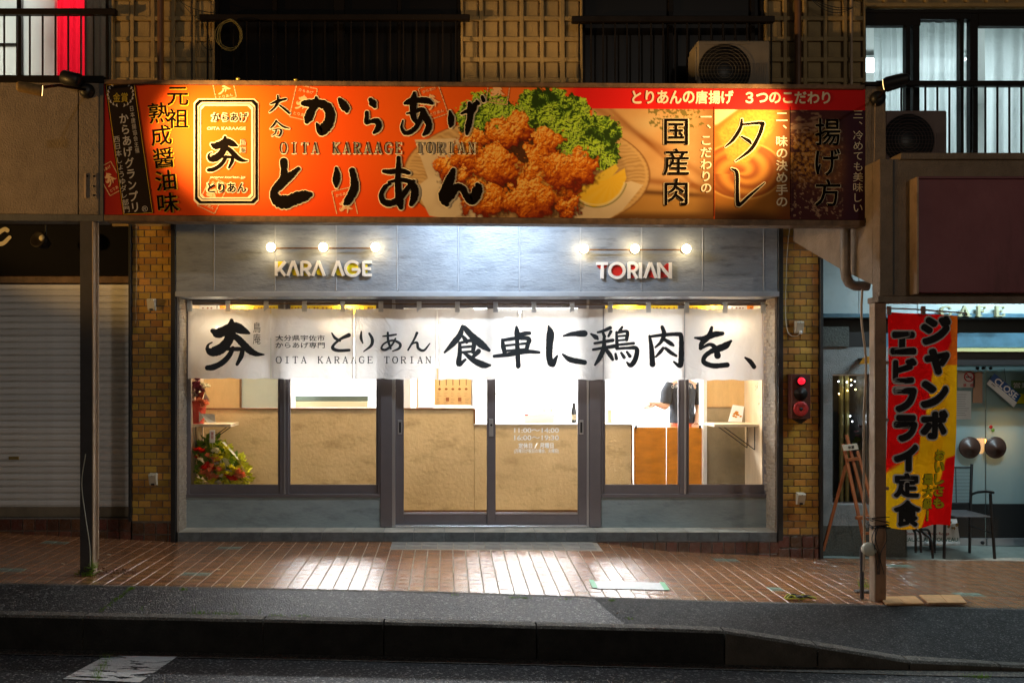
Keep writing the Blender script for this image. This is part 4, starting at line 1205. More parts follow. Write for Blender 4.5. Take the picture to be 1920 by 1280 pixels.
# food sign
sg = thing('food_sign', 'long orange food sign with black brush writing and fried chicken print', 'sign', (PX(908, YC), YC, 2.95))
qbox(195, 1622, 149, 157, YC-.02, YC+.12, 'top_frame', M_signframe, sg)
qbox(195, 1622, 403, 414, YC-.012, YC+.12, 'bottom_frame', M_signframe, sg)
qbox(195, 1622, 157.5, 402.5, YC+.012, YC+.1, 'backing', M_darkmetal, sg)
qbox(1623, 1661, 152, 398, YC+.005, YC+.16, 'end_panel', M_stucco, sg)
qbox(1623, 1664, 143, 150, YC-.01, YC+.2, 'end_cap', M_darkmetal, sg)
qbox(1623, 1664, 398.5, 408, YC-.01, YC+.2, 'end_foot', M_darkmetal, sg)
for x, y in ((448, 149), (556, 151)):
    MB().ball((PX(x, YC), YC-.024, PZ(y+1, YC)), .014, 8, 6, (1.4, .6, .8)).build('bolt', mat('brass_bolt', (.5, .36, .08), .35, metal=.7), sg)
# ------------------------------------------------------------------ printed face of the food sign (flat print, colours per vertex)
def vnoise(x, y, seed):
    r = np.random.RandomState(seed); T = r.rand(256, 256)
    xi = np.floor(x).astype(int); yi = np.floor(y).astype(int); fx = x-xi; fy = y-yi
    fx = fx*fx*(3-2*fx); fy = fy*fy*(3-2*fy)
    a = T[yi % 256, xi % 256]; b = T[yi % 256, (xi+1) % 256]; c = T[(yi+1) % 256, xi % 256]; d = T[(yi+1) % 256, (xi+1) % 256]
    return (a*(1-fx)+b*fx)*(1-fy)+(c*(1-fx)+d*fx)*fy
def fbm(x, y, seed, o=4, g=.5):
    s = 0; a = 1; t = 0
    for k in range(o):
        s = s+a*vnoise(x*2**k+13.1*k, y*2**k+7.7*k, seed+k); t += a; a *= g
    return s/t
def sstep(a, b, x):
    t = np.clip((x-a)/(b-a), 0, 1); return t*t*(3-2*t)
def mixc(C, col, m):
    col = np.array(col, float)
    if col.ndim == 1: col = col[None, :]
    return C*(1-m[:, None])+col*m[:, None]
def inpoly(x, y, poly, soft=2.0):
    """signed-distance style soft mask"""
    d = np.full(x.shape, 1e9); inside = np.zeros(x.shape, bool); n = len(poly)
    for i in range(n):
        x0, y0 = poly[i]; x1, y1 = poly[(i+1) % n]
        ex, ey = x1-x0, y1-y0
        t = np.clip(((x-x0)*ex+(y-y0)*ey)/(ex*ex+ey*ey+1e-9), 0, 1)
        d = np.minimum(d, np.hypot(x-x0-ex*t, y-y0-ey*t))
        c = ((y0 > y) != (y1 > y)) & (x < (x1-x0)*(y-y0)/((y1-y0) if y1 != y0 else 1e-9)+x0)
        inside ^= c
    sd = np.where(inside, d, -d)
    return sstep(-soft/2, soft/2, sd)

def paint_food(x, y):
    """x, y photo pixels; returns print colours"""
    n = len(x)
    C = np.zeros((n, 3))
    base = np.array([.74, .028, .003]); org = np.array([.80, .145, .006])
    g = np.exp(-((x-440)/170)**2-((y-250)/150)**2)
    g2 = sstep(560, 800, x)
    C[:] = base
    C = mixc(C, org, np.clip(g*.85+.55*g2*(1-.5*sstep(300, 410, y))+.14, 0, 1))
    C = mixc(C, (.33, .012, .01), 1-sstep(190, 300, x))
    u = (x-740)*3.84; v = (y-140)*3.84          # drawing units of the plate picture
    # chicken-meat picture panel 1
    p1 = inpoly(x, y, [(1110, 197), (1338, 197), (1338, 410), (1100, 410)], 3)
    q = fbm(x/24, y/24, 3, 5)
    meat = np.stack([.74+.12*q, .46+.12*q, .24+.1*q], 1)
    w = y-(300+50*np.sin((x-1150)/60)); 
    C1 = meat.copy()
    ridge = np.exp(-((y-235-(x-1180)*.62)/9)**2)*.6+np.exp(-((y-330-(x-1200)*.12)/7)**2)*.8+np.exp(-((y-275-(x-1230)*.9)/6)**2)*.5
    C1 = mixc(C1, (.36, .14, .04), np.clip(ridge, 0, 1))
    C1 = mixc(C1, (.82, .7, .5), np.exp(-(((x-1215)/30)**2+((y-225)/18)**2))*.7)
    C1 = mixc(C1, (.55, .3, .06), sstep(335, 360, y-(x-1200)*.03)*.8)
    C1 = mixc(C1, (.13, .05, .015), np.exp(-((y-352-(x-1180)*.05)/5)**2)*.9)
    C1 = mixc(C1, (.14, .06, .02), sstep(385, 400, y)*.9)
    C1 = mixc(C1, (.25, .11, .03), sstep(1285, 1335, x)*.8)
    her = fbm(x/5, y/4, 9, 3); C1 = mixc(C1, (.12, .15, .02), ((her > .55) & (y < 245-(abs(x-1265))*.35) & (x > 1215) & (x < 1320))*.8)
    C1 = C1*np.array([.74, .66, .5])
    C = C*(1-p1[:, None])+C1*p1[:, None]
    # panel 2: sauce pot
    p2 = ((x > 1339.5) & (x < 1481.5) & (y > 197)).astype(float)
    C2 = np.tile(np.array([.5, .22, .04]), (n, 1))
    C2 = mixc(C2, (.9, .8, .55), inpoly(x, y, [(1330, 190), (1392, 190), (1345, 225), (1330, 230)], 6))
    r2 = np.hypot((x-1392)/74, (y-312)/52)
    C2 = mixc(C2, (.32, .1, .02), (1-sstep(.98, 1.02, r2)))
    sw = .5+.5*np.sin(r2*15+2.2*np.arctan2(y-318, x-1385)); C2 = mixc(C2, (.72, .36, .08), (1-sstep(.75, .95, r2))*sw*.8)
    C2 = mixc(C2, (.85, .52, .16), np.exp(-((r2-1.03)/.03)**2)*.7)
    l = inpoly(x, y, [(1345, 240), (1380, 205), (1430, 190), (1470, 190), (1445, 240), (1400, 300), (1365, 290)], 8)
    sp = fbm(x/3, y/3, 21, 3)
    C2 = mixc(C2, np.stack([.45+.5*sp, .22+.3*sp, .04+.05*sp], 1), l*.9)
    C2 = mixc(C2, (.08, .03, .015), sstep(375, 400, y-(x-1400)*.1)*.9)
    C2 = mixc(C2, (.2, .06, .02), sstep(1440, 1475, x)*.8)
    C2 = C2*np.array([.85, .75, .6])
    C = C*(1-p2[:, None])+C2*p2[:, None]
    # panel 3: frying oil
    p3 = ((x >= 1481.5) & (y > 197)).astype(float)
    bb = fbm(x/5, y/5, 31, 5, .65)
    C3 = np.tile(np.array([.09, .03, .045]), (n, 1))
    m3 = np.exp(-(((x-1512)/45)**2+((y-285)/38)**2))
    C3 = mixc(C3, np.stack([.75+.2*bb, .33+.3*bb, .03+.1*bb], 1), np.clip(m3*1.5, 0, 1)*sstep(.35, .6, bb))
    C3 = mixc(C3, (.7, .6, .45), ((bb > .62) & (y > 230) & (y < 400) & (x < 1580)).astype(float)*.6)
    C3 = mixc(C3, (.5, .4, .3), np.clip(sstep(.45, .6, fbm(x/14, y/4, 41, 3))*(y < 240)*(x < 1540), 0, 1)*.7)
    C3 = mixc(C3, (.4, .22, .1), np.exp(-(((x-1565)/30)**2+((y-300)/60)**2))*.6)
    C3 = mixc(C3, (.06, .025, .07), sstep(1565, 1600, x)*.85)
    C3 = C3*np.array([.8, .62, .55])
    C = C*(1-p3[:, None])+C3*p3[:, None]
    # soft orange band behind the picture at its top, and the red strip
    C = mixc(C, (.8, .2, .03), inpoly(x, y, [(930, 150), (1090, 150), (1090, 200), (930, 200)], 30)*.6)
    strip = sstep(1040, 1085, x)*(y < 197)
    C = mixc(C, (.72, .012, .012), strip)
    # plate
    e = np.hypot((u-950)/885, (v-700)/425)
    ang = np.arctan2((v-700)/425, (u-950)/885)
    wood = fbm(ang*14, e*4, 51, 4)
    ring = sstep(1.005, .995, e) if False else (1-sstep(.99, 1.005, e))
    st = .5+.5*np.sin(ang*90+8*fbm(u/60, v/60, 52, 2))
    C = mixc(C, np.stack([.50+.2*wood-.16*st, .31+.16*wood-.12*st, .12+.1*wood-.06*st], 1), ring)
    C = mixc(C, (.62, .4, .17), np.exp(-((e-.975)/.012)**2)*.9)
    C = mixc(C, (.2, .08, .02), np.exp(-((e-1.0)/.008)**2)*.8)
    C = mixc(C, (.3, .18, .08), (1-sstep(.80, .84, e))*.5)
    # paper
    pp = fbm(u/160, v/160, 61, 3)
    for poly in ([(145, 455), (500, 440), (600, 700), (600, 1040), (380, 1040), (300, 900), (240, 730), (180, 560)],
                 [(150, 800), (240, 730), (500, 800), (700, 1040), (480, 1040), (250, 1000)],
                 [(1180, 1040), (1420, 900), (1790, 765), (1640, 950), (1500, 1040)],
                 [(1350, 850), (1700, 740), (1790, 770), (1380, 980)]):
        C = mixc(C, np.stack([.78-.2*pp, .64-.2*pp, .44-.16*pp], 1), inpoly(u, v, poly, 8))
    C = mixc(C, (.35, .22, .12), np.exp(-((v-(1000-(u-480)*.35))/10)**2)*((u > 440) & (u < 700))*.5)
    # lettuce
    def ruffle(a, b):
        wu_ = fbm(a/60, b/60, 71, 3)*2.2; wv_ = fbm(a/60+9, b/60, 72, 3)*2.2
        f = fbm(a/38+wu_, b/38+wv_, 73, 4, .6)
        return 1-np.abs(2*f-1)*2.2
    r0 = ruffle(u, v); rd = ruffle(u+5, v+7)-r0
    edge = (fbm(u/22, v/22, 74, 3)-.5)*80; edg2 = (fbm(u/24, v/24, 75, 3)-.5)*80
    H = np.full(n, -1e9)
    for cx, cy, rx, ry in ((560, 290, 130, 120), (690, 225, 170, 130), (1050, 200, 180, 125), (1150, 160, 110, 90), (1260, 250, 150, 130), (1440, 400, 205, 140), (1500, 540, 130, 130), (1250, 420, 200, 130), (850, 300, 300, 110)):
        H = np.maximum(H, 1-np.hypot((u-cx+edge)/rx, (v-cy+edg2)/ry))
    lm = sstep(.0, .04, H)
    deep = fbm(u/85, v/85, 76, 3)
    lt = np.clip(.5+3.6*rd+.6*(deep-.5), 0, 1)*sstep(.34, .50, deep+.14*r0)
    lg = np.stack([.02+.46*lt**1.4, .05+.70*lt**1.15, .004+.05*lt], 1)
    lg = mixc(lg, (.60, .80, .16), sstep(.86, .99, r0)*sstep(.35, .6, deep)*.7)
    C = C*(1-lm[:, None])+lg*lm[:, None]
    # lemon
    for poly, c0, c1 in (([(1390, 760), (1450, 700), (1590, 620), (1612, 650), (1500, 790), (1400, 850)], (.75, .52, .05), (.85, .62, .1)),
                     ([(1290, 810), (1400, 760), (1530, 730), (1655, 648), (1668, 720), (1620, 830), (1530, 905), (1430, 930), (1350, 890)], (.80, .50, .03), (.8, .6, .12))):
        m = inpoly(u, v, poly, 8)
        seg = .5+.5*np.sin(np.arctan2(v-740, u-1560)*16)
        C = mixc(C, np.array(c0)[None, :]*(1-.25*seg[:, None])+np.array(c1)[None, :]*.25*seg[:, None], m)
    C = mixc(C, (.13, .16, .01), np.exp(-((np.hypot((u-1450)/225, (v-700)/230)-1)/.018)**2)*((v > 760) & (u > 1330) & (u < 1675)))
    C = mixc(C, (.86, .75, .3), np.exp(-((np.hypot((u-1450)/208, (v-700)/212)-1)/.02)**2)*((v > 745) & (u > 1330) & (u < 1655))*.8)
    # fried chicken pieces
    blobs = [(880, 350, 100, 125, 1.0), (770, 420, 130, 105, .9), (1065, 480, 125, 120, .85), (1010, 590, 90, 85, .8), (545, 480, 110, 95, .75), (400, 640, 120, 110, .8), (540, 560, 120, 110, .8),
             (580, 775, 140, 80, .7), (920, 700, 170, 120, .6), (730, 640, 160, 150, 1.05), (1140, 820, 170, 145, .8), (1260, 930, 85, 60, .75), (650, 900, 140, 140, .95), (960, 890, 195, 155, 1.1), (1250, 660, 205, 140, 1.1), (500, 700, 80, 60, .6)]
    def crust(a, b):
        w1 = fbm(a/50, b/50, 85, 2)*1.6
        f = fbm(a/46+w1, b/46-w1, 81, 5, .66)
        return (1-np.abs(2*f-1))*.8+.28*fbm(a/16, b/16, 82, 2, .5)
    c0 = crust(u, v); cd = crust(u+5, v+8)-c0
    wu = (fbm(u/62, v/62, 83, 5, .6)-.5)*210; wv = (fbm(u/62+5, v/62, 84, 5, .6)-.5)*210
    C = mixc(C, (.07, .02, .005), inpoly(u, v, [(400, 560), (560, 430), (760, 350), (960, 420), (1150, 480), (1300, 640), (1300, 860), (1150, 960), (820, 960), (600, 960), (430, 760)], 60)*.95)
    for cx, cy, rx, ry, k in blobs:
        r = np.hypot((u-cx+wu)/rx, (v-cy+wv)/ry)
        rs_ = np.hypot((u-cx+wu-8)/rx, (v-cy+wv-16)/ry)
        C = mixc(C, (.05, .015, .004), (1-sstep(.9, 1.22, rs_))*.75)
        dx_ = (u-cx+wu)/rx; dy_ = (v-cy+wv)/ry
        base_l = np.clip(.78-.15*dx_-.6*dy_-.45*np.clip(r, 0, 1)**3, .05, 1.25)
        lt = np.clip(base_l*(.80+3.0*cd+.6*(c0-.5)), .04, 1.3)
        col = np.stack([.12+.78*lt, .012+.29*lt**1.7, .001+.014*lt**2.5], 1)
        hot = sstep(.95, 1.2, lt); col = mixc(col, (.9, .60, .16), hot*.8)
        m = 1-sstep(.97, 1.02, r)
        C = C*(1-m[:, None])+col*m[:, None]
    return C

NX, NY = 950, 168
x_ = np.linspace(195.3, 1621.7, NX); t_ = np.linspace(0, 1, NY)
GX, GT = np.meshgrid(x_, t_, indexing='ij')
GY = 157.2+GT*245.6
Cc = paint_food(GX.ravel(), (GY+(GX-195)*10/1427*0).ravel())
Cc = np.clip(Cc, 0.002, .92)
me = bpy.data.meshes.new('printed_face')
X_ = (GX-CX)/S(YC+.01); Z_ = ZC+(HZ-(GY+(GX-195)*10/1427))/S(YC+.01)
off = LOC[sg.name]
co_ = np.stack([X_.ravel()-off.x, np.full(NX*NY, YC+.006-off.y), Z_.ravel()-off.z], 1)
idx = np.arange(NX*NY).reshape(NX, NY)
quads = np.stack([idx[:-1, :-1], idx[:-1, 1:], idx[1:, 1:], idx[1:, :-1]], -1).reshape(-1, 4)
me.vertices.add(len(co_)); me.vertices.foreach_set('co', co_.ravel())
me.loops.add(quads.size); me.loops.foreach_set('vertex_index', quads.ravel())
me.polygons.add(len(quads)); me.polygons.foreach_set('loop_start', np.arange(0, quads.size, 4)); me.polygons.foreach_set('loop_total', np.full(len(quads), 4))
me.update(calc_edges=True)
at_ = me.color_attributes.new('print', 'FLOAT_COLOR', 'POINT')
at_.data.foreach_set('color', np.concatenate([Cc, np.ones((len(Cc), 1))], 1).astype(np.float32).ravel())
def attr_mat(name, attr, rough=.35, coat=0):
    m = bpy.data.materials.new(name); m.use_nodes = True
    N = m.node_tree.nodes; L = m.node_tree.links; p = N['Principled BSDF']
    a = N.new('ShaderNodeAttribute'); a.attribute_name = attr
    L.new(a.outputs['Color'], p.inputs['Base Color']); p.inputs['Roughness'].default_value = rough
    p.inputs['Specular IOR Level'].default_value = .12
    return m
M_print = attr_mat('vinyl_print', 'print', .6)
me.materials.append(M_print)
pf = link(bpy.data.objects.new('printed_face', me)); pf.parent = sg; LOC['printed_face'] = off

# lettering on the sign
M_cream = mat('cream_vinyl', (.9, .78, .55), .7, spec=.1)
M_gold = mat('gold_vinyl', (.8, .45, .03), .7, spec=.1)
M_inks = mat('black_vinyl', (.006, .004, .003), .9, spec=.03)
M_whitev = mat('white_vinyl_print', (.85, .76, .6), .7, spec=.1)
YA, YB, YD = YC+.004, YC+.002, YC-.001
fx, fy = (lambda u: 480+u/4.364), (lambda v: 140+v/4.364)
outl, core_ = MB(), MB()
for i, k in enumerate(('ka', 'ra', 'a', 'ge', 'to', 'ri', 'aa', 'n', 'o', 'b')):
    brush(outl, KARA[k], fx, fy, YB, 1/4.364, 2.0 if k not in 'ob' else 1.6, seed=i+1, rough=.1, dy=.00008, dx=.7, dyy=.5)
    brush(core_, KARA[k], fx, fy, YD, 1/4.364, 0, seed=i+1, rough=.1, dy=.00008)
serif_line(outl, 'OITA KARAAGE TORIAN', 524.5, 890, 267, 287, YB-.0006, .7, 1.0, wr=.62, dx=1.5, dyy=1.1)
serif_line(core_, 'OITA KARAAGE TORIAN', 524.5, 890, 267, 287, YD-.0012, .5, 0.05, wr=.62)
outl.build_split('lettering_outline', M_cream, sg); core_.build_split('brush_character', M_inks, sg)
# left vertical motto with gold edge
o1, c1 = MB(), MB()
def outlined(chars, xc, y0, y1, w, rot=0, grow=.035, core=.012, dx=1.2, mo=None, mc=None):
    column_text(mo, chars, xc+dx, y0+.8, y1+.8, w*1.06, YB, grow, rot); column_text(mc, chars, xc, y0, y1, w, YD, core, rot)
outlined('元祖', 333, 160, 243, 40, 0, mo=o1, mc=c1)
outlined('熟成醤油味', 306, 190, 402, 39, -.10, mo=o1, mc=c1)
o1.build_split('motto_edge', M_gold, sg); c1.build_split('motto_character', M_inks, sg)
# slanted black award strip
aw = MB()
def quadpx(mb, pts, Y): mb.add([(PX(x, Y), Y, PZ(y, Y)) for x, y in pts], [tuple(range(len(pts)))])
quadpx(aw, [(196, 158), (253, 155), (288, 400), (230, 403)], YB)
a_ = aw.build('award_strip', mat('black_print', (.02, .012, .008), .6, spec=.1), sg, recalc=False)
aw = MB(); 
for p0, p1 in (((251, 156), (286, 399)), ((199, 160), (232, 402)), ((199, 160), (251, 156)), ((232, 402), (286, 399))):
    brush(aw, [[(*p0, .5), (*p1, .5)]], lambda u: u, lambda v: v, YB-.0008, 1, rough=0, seg=2)
aw.build('gold_border', M_gold, a_, recalc=False)
aw = MB()
column_text(aw, 'からあげグランプリ', 243, 211, 400, 17, YB-.001, .02, -.125)
column_text(aw, '西日本しょうゆダレ部門', 228, 254, 400, 12, YB-.001, .004, -.14)
column_text(aw, '日本唐揚協会主催', 252, 198, 288, 8, YB-.001, .004, -.13)
word(aw, '®', 266, 277, 386, 397, YB-.001, .0)
for s_ in (-1, 1):
    for k in range(9):
        a = math.pi*(.08+.1*k)
        cx, cy = 226+s_*22*math.sin(a)*1.0, 181+22*math.cos(a)+(-2)
        brush(aw, [[(cx, cy, .5), (cx+s_*2.2, cy-2.5, 1.6), (cx+s_*1, cy-5.5, .4)]], lambda u: u, lambda v: v, YB-.001, 1, rough=0, seg=3)
aw.build('award_lettering', mat('silver_print', (.55, .5, .47), .5), a_, recalc=False)['kind'] = 'stuff'
aw = MB(); word(aw, '金賞', 212, 240, 174, 192, YB-.001, .01); word(aw, '2019', 216, 232, 164, 169, YB-.001, .01) if False else None
aw.build('gold_lettering', mat('gold_print', (.6, .42, .03), .4, metal=.3), a_, recalc=False)

# framed emblem cartouche
def oct_ring(mb, x0, x1, y0, y1, c, w, Y):
    o = [(x0+c, y0), (x1-c, y0), (x1, y0+c), (x1, y1-c), (x1-c, y1), (x0+c, y1), (x0, y1-c), (x0, y0+c)]
    c2 = c*.9; X0, X1, Y0, Y1 = x0+w, x1-w, y0+w, y1-w
    q = [(X0+c2, Y0), (X1-c2, Y0), (X1, Y0+c2), (X1, Y1-c2), (X1-c2, Y1), (X0+c2, Y1), (X0, Y1-c2), (X0, Y0+c2)]
    vs = [(PX(x, Y), Y, PZ(y, Y)) for x, y in o+q]
    mb.add(vs, [(i, (i+1) % 8, 8+(i+1) % 8, 8+i) for i in range(8)])
m1, m2 = MB(), MB()
oct_ring(m1, 363, 485, 185, 384, 8, 14, YB-.0002); oct_ring(m2, 365.5, 483, 187, 381.5, 8, 4.6, YD-.0002); oct_ring(m2, 372.5, 476, 194.5, 374, 7, 1.2, YD-.0002)
lx, ly = (lambda u: 388+(u-213)/425*77), (lambda v: 256+(v-187)/365*66)
brush(m1, LOGO, lx, ly, YB-.0002, 77/425, 2.0, seed=3); brush(m2, LOGO, lx, ly, YD, 77/425, 0, seed=3)
for tx, bx in (('からあげ', (398, 464, 212, 228)), ('とりあん', (389, 462, 343, 361))):
    word(m1, tx, bx[0]-3, bx[1]+3, bx[2]-2, bx[3]+2, YB-.0005, .09); word(m2, tx, *bx, YD-.0004, .02)
word(m1, 'OITA KARAAGE', 388, 461, 238, 244, YB-.0005, .03)
word(m1, 'www.torian.jp', 394, 460, 330, 336, YB-.0005, .03)
column_text(m1, '鳥庵', 455, 260, 288, 12, YB-.0005, .06); column_text(m2, '鳥庵', 455, 260, 288, 9, YD-.0004, .0)
m1.build('emblem_outline', M_cream, sg, recalc=False); m2.build('emblem', M_inks, sg, recalc=False)
# small tilted tickets printed in the background
M_tick = mat('pale_orange_print', (.85, .5, .25), .5)
def ticket(cx, cy, w, h, rot, clip=(158, 403)):
    tk = MB()
    c, s_ = math.cos(rot), math.sin(rot)
    T = lambda a, b: (cx+a*c-b*s_, cy+a*s_+b*c)
    def ln(p, q, wd=.9):
        n_ = 8
        pts = [T(p[0]+(q[0]-p[0])*i/n_, p[1]+(q[1]-p[1])*i/n_) for i in range(n_+1)]
        for a, b in zip(pts[:-1], pts[1:]):
            if clip[0] < a[1] < clip[1] and clip[0] < b[1] < clip[1]:
                brush(tk, [[(*a, wd), (*b, wd)]], lambda u: u, lambda v: v, YA, 1, rough=0, seg=1)
    ln((-w, -h), (w, -h)); ln((w, -h), (w, h)); ln((w, h), (-w, h)); ln((-w, h), (-w, -h))
    st_ = [[T((p[0]-425)/425*w*1.3, (p[1]-370)/365*h*.9)+(p[2]*.075*w/18,) for p in s] for s in LOGO]
    st_ = [s for s in st_ if all(clip[0]+2 < p[1] < clip[1]-2 for p in s)]
    brush(tk, st_, lambda u: u, lambda v: v, YA-.0002, 1, rough=0, seg=3)
    for tx, yy in (('からあげ', -h*.72), ('とりあん', h*.72)):
        x0, y0 = T(0, yy)
        if clip[0]+5 < y0 < clip[1]-5:
            v, f = glyph(tx, .02); put(tk, v, f, x0-w*.7, x0+w*.7, y0-3, y0+3, YA-.0003, rot)
    tk.build('printed_ticket', M_tick, sg, recalc=False)
ticket(420, 165, 19, 22, -.22); ticket(569, 193, 20, 31, .22); ticket(812, 190, 19, 31, -.33); ticket(648, 388, 19, 34, -.22); ticket(934, 172, 20, 22, .15)
ticket(399, 366, 18, 30, .45); ticket(207, 335, 16, 28, -.5)
# right-hand lettering
rt = MB()
row_text(rt, 'とりあんの唐揚げ', 1182, 1376, 170, 195, YB, .03); row_text(rt, '３つのこだわり', 1393, 1561, 172, 195, YB, .03)
column_text(rt, '一、こだわりの', 1324, 208, 364, 21, YB, .02); column_text(rt, '二、味の決め手の', 1466, 208, 390, 22, YB, .02); column_text(rt, '三、冷めても美味しい', 1609, 205, 400, 19, YB, .0)
rt.build_split('caption_character', M_whitev, sg)
o1, c1 = MB(), MB()
column_text(o1, '国産肉', 1268, 219, 388, 50, YB, .035); column_text(c1, '国産肉', 1268, 219, 388, 48, YD, .012)
column_text(o1, '揚げ方', 1552, 219, 390, 50, YB, .03); column_text(c1, '揚げ方', 1552, 219, 390, 48, YD, .012)
tx, ty = (lambda u: 1180+u/3.692), (lambda v: 140+v/3.692)
brush(o1, TARE, tx, ty, YB, 1/3.0, 1.6, seed=5); brush(c1, TARE, tx, ty, YD, 1/3.0, 0, seed=5)
o1.build_split('panel_character_outline', M_cream, sg); c1.build_split('panel_character', M_inks, sg)
for x in (1339, 1482):
    MB().pbox(x-.4, x+.4, 200, 405, YB-.0005, YB+.001, ref=YB).build('panel_line', M_inks, sg)

# floodlights that light the sign
def flood(label, base, head, aim, energy, spread, yel):
    t = thing('floodlight', label, 'floodlight', base)
    b, h, a = Vector(base), Vector(head), Vector(aim)
    MB().lathe(b, (0, -1, 0), [(-.0, .062), (.012, .06), (.035, .052), (.05, .03)], 20).build('base_dome', M_black, t)
    MB().tube([b+Vector((0, -.03, 0)), b.lerp(h, .5)+Vector((0, -.05, .02)), h], .011, 8).build('arm', M_darkmetal, t)
    d = (a-h).normalized()
    MB().lathe(h, tuple(d), [(-.1, .022), (-.085, .036), (.05, .04), (.06, .046), (.065, .04)], 16).build('head', yel, t)
    MB().lathe(h+d*.066, tuple(d), [(0, .037), (.002, .036)], 16).build('lens', glow('flood_lens', (1, .62, .2), 3), t)
    l = bpy.data.lights.new('lamp', 'SPOT'); l.energy = energy; l.color = (1, .6, .22); l.spot_size = spread; l.spot_blend = 1.0; l.shadow_soft_size = .05
    o = link(bpy.data.objects.new('lamp', l)); o.location = h+d*.1-LOC[t.name]; o.parent = t
    o.rotation_euler = d.to_track_quat('-Z', 'Y').to_euler()
    return t
M_headlit = mat('amber_lit_metal', (.33, .2, .07), .6, noise=.4, nscale=30)  # yellow lamplight on the left head is put into its colour
hl = (-2.97, YC-.85, 3.68); hr = (3.2, YC-.82, 3.74)
flood('floodlight on a long arm at the left end of the food sign', (PX(165, YC), YC-.01, PZ(172, YC)), hl, (PX(500, YC), YC, PZ(250, YC)), 275, R(66), M_headlit)
flood('floodlight with black dome base at the right end of the food sign', (PX(1644, YC), YC-.01, PZ(186, YC)), hr, (PX(1330, YC), YC, PZ(245, YC)), 145, R(68), M_black)
t = thing('assumed_pole_floodlight', 'assumed amber floodlight on an added short pole, unseen left of the picture, turned up at the balconies', 'floodlight', (-9, -4, z_edge(-9)))  # lamp and pole out of view, assumed from the amber light above the canopy
MB().tube([(-9, -4, z_edge(-9)-.1), (-9, -4, 2.5)], [.05, .035], 12).build('pole', M_darkmetal, t)
d = Vector((8, 4, 2.9)).normalized()
MB().lathe((-9, -4, 2.6), tuple(d), [(-.2, .05), (-.18, .1), (.0, .14), (.02, .15), (.03, .13)], 20).build('head', M_darkmetal, t)
MB().lathe(Vector((-9, -4, 2.6))+d*.031, tuple(d), [(0, .12), (.004, .118)], 20).build('lens', glow('amber_lens', (1, .6, .2), 6), t)
l = bpy.data.lights.new('lamp', 'SPOT'); l.energy = 520; l.color = (1, .54, .14); l.spot_size = R(50); l.spot_blend = .35; l.shadow_soft_size = .08
o = link(bpy.data.objects.new('lamp', l)); o.parent = t; o.location = Vector((-9, -4, 2.6))+d*.06-LOC[t.name]; o.rotation_euler = d.to_track_quat('-Z', 'Y').to_euler()
for x, y in ((142, 154), (1668, 160)):
    o = MB().lathe((PX(x, YC), YC-.06, PZ(y, YC)), (.8, -.1, -.25) if x < 900 else (-.8, -.1, -.25), [(-.09, .04), (-.08, .055), (.06, .06), (.08, .04)], 14).build('cable_box', M_black, loc=(PX(x, YC), YC-.06, PZ(y, YC)))
    tag(o, 'black junction drum at the top %s corner of the food sign' % ('left' if x < 900 else 'right'), 'junction box')

# ------------------------------------------------------------------ right neighbour canopy, bracket, downpipe, posts
YN = -1.65
rc = thing('canopy_box', 'stucco canopy of the cafe with purple sign panel', 'canopy', (PX(1900, YN), YN, 2.4))
XL = PX(1650, YN)
# front wall right of the corner
mb = MB()
z = lambda y: PZ(y, YN)
mb.box(XL, 9, YN, YN+.12, z(555), z(298), 0)
mb.build('front_wall', M_stucco, rc, bevel=.004)
MB().prism([(0, 0)], 0, 0) if False else None
# side wall, deepening towards the street
side = MB()
Ys = [YN+.0, -1.42, 0.0]
zb_, zt_ = [PZ(556, YN), PZ(517, -1.42), PZ(450, 0)], [z(298)]*3
vs = []
for Y, b_, t2 in zip((YN+.121, -1.0, 0.0), (PZ(530, YN), PZ(505, -1.0), PZ(452, 0)), zt_):
    for X in (XL, XL+.12): vs += [(X, Y, b_), (X, Y, t2)]
fs = []
for i in range(2):
    a = i*4
    fs += [(a, a+4, a+5, a+1), (a+2, a+3, a+7, a+6), (a, a+2, a+6, a+4), (a+1, a+5, a+7, a+3)]
fs += [(0, 1, 3, 2), (8, 10, 11, 9)]
side.add(vs, fs).build('side_wall', M_stucco, rc)
MB().box(XL-.03, 9, YN-.03, YN+.14, z(567), z(556), .004).build('bottom_trim', M_stucco, rc)
MB().box(XL+.15, 9, YN-.025, YN+.13, z(300), z(288), .004).build('cap', M_stucco, rc)
MB().box(XL+.13, 9, YN+.13, .28, 3.22, 3.32).build('roof_slab', MATS['canopy_underside'], rc)
MB().pbox(1674, 1677, 300, 553, YN-.003, YN-.0005, ref=YN).build('crack', M_black, rc)
pu = thing('blank_sign', 'blank purple sign panel on the cafe canopy', 'sign', (PX(1850, YN), YN, z(550)))
YP = YN-.1
MB().pbox(1722, 2200, 336, 548, YP, YN-.004, .004, ref=YP).build('panel', mat('purple_panel', (.30, .075, .095), .5, noise=.15, nscale=2, bump=.25, bscale=9, dirt=((.1, .03, .03), 2.5, .6, (1.5, 1, .35))), pu)
MB().pbox(1718, 1722, 332, 551, YP-.008, YN-.004, .003, ref=YP).build('edge', M_post, pu)  # pale colour paints the amber light caught by this side
MB().pbox(1722, 2200, 331, 335.5, YP-.008, YN-.004, .003, ref=YP).build('edge', mat('purple_trim', (.25, .08, .1), .5), pu)

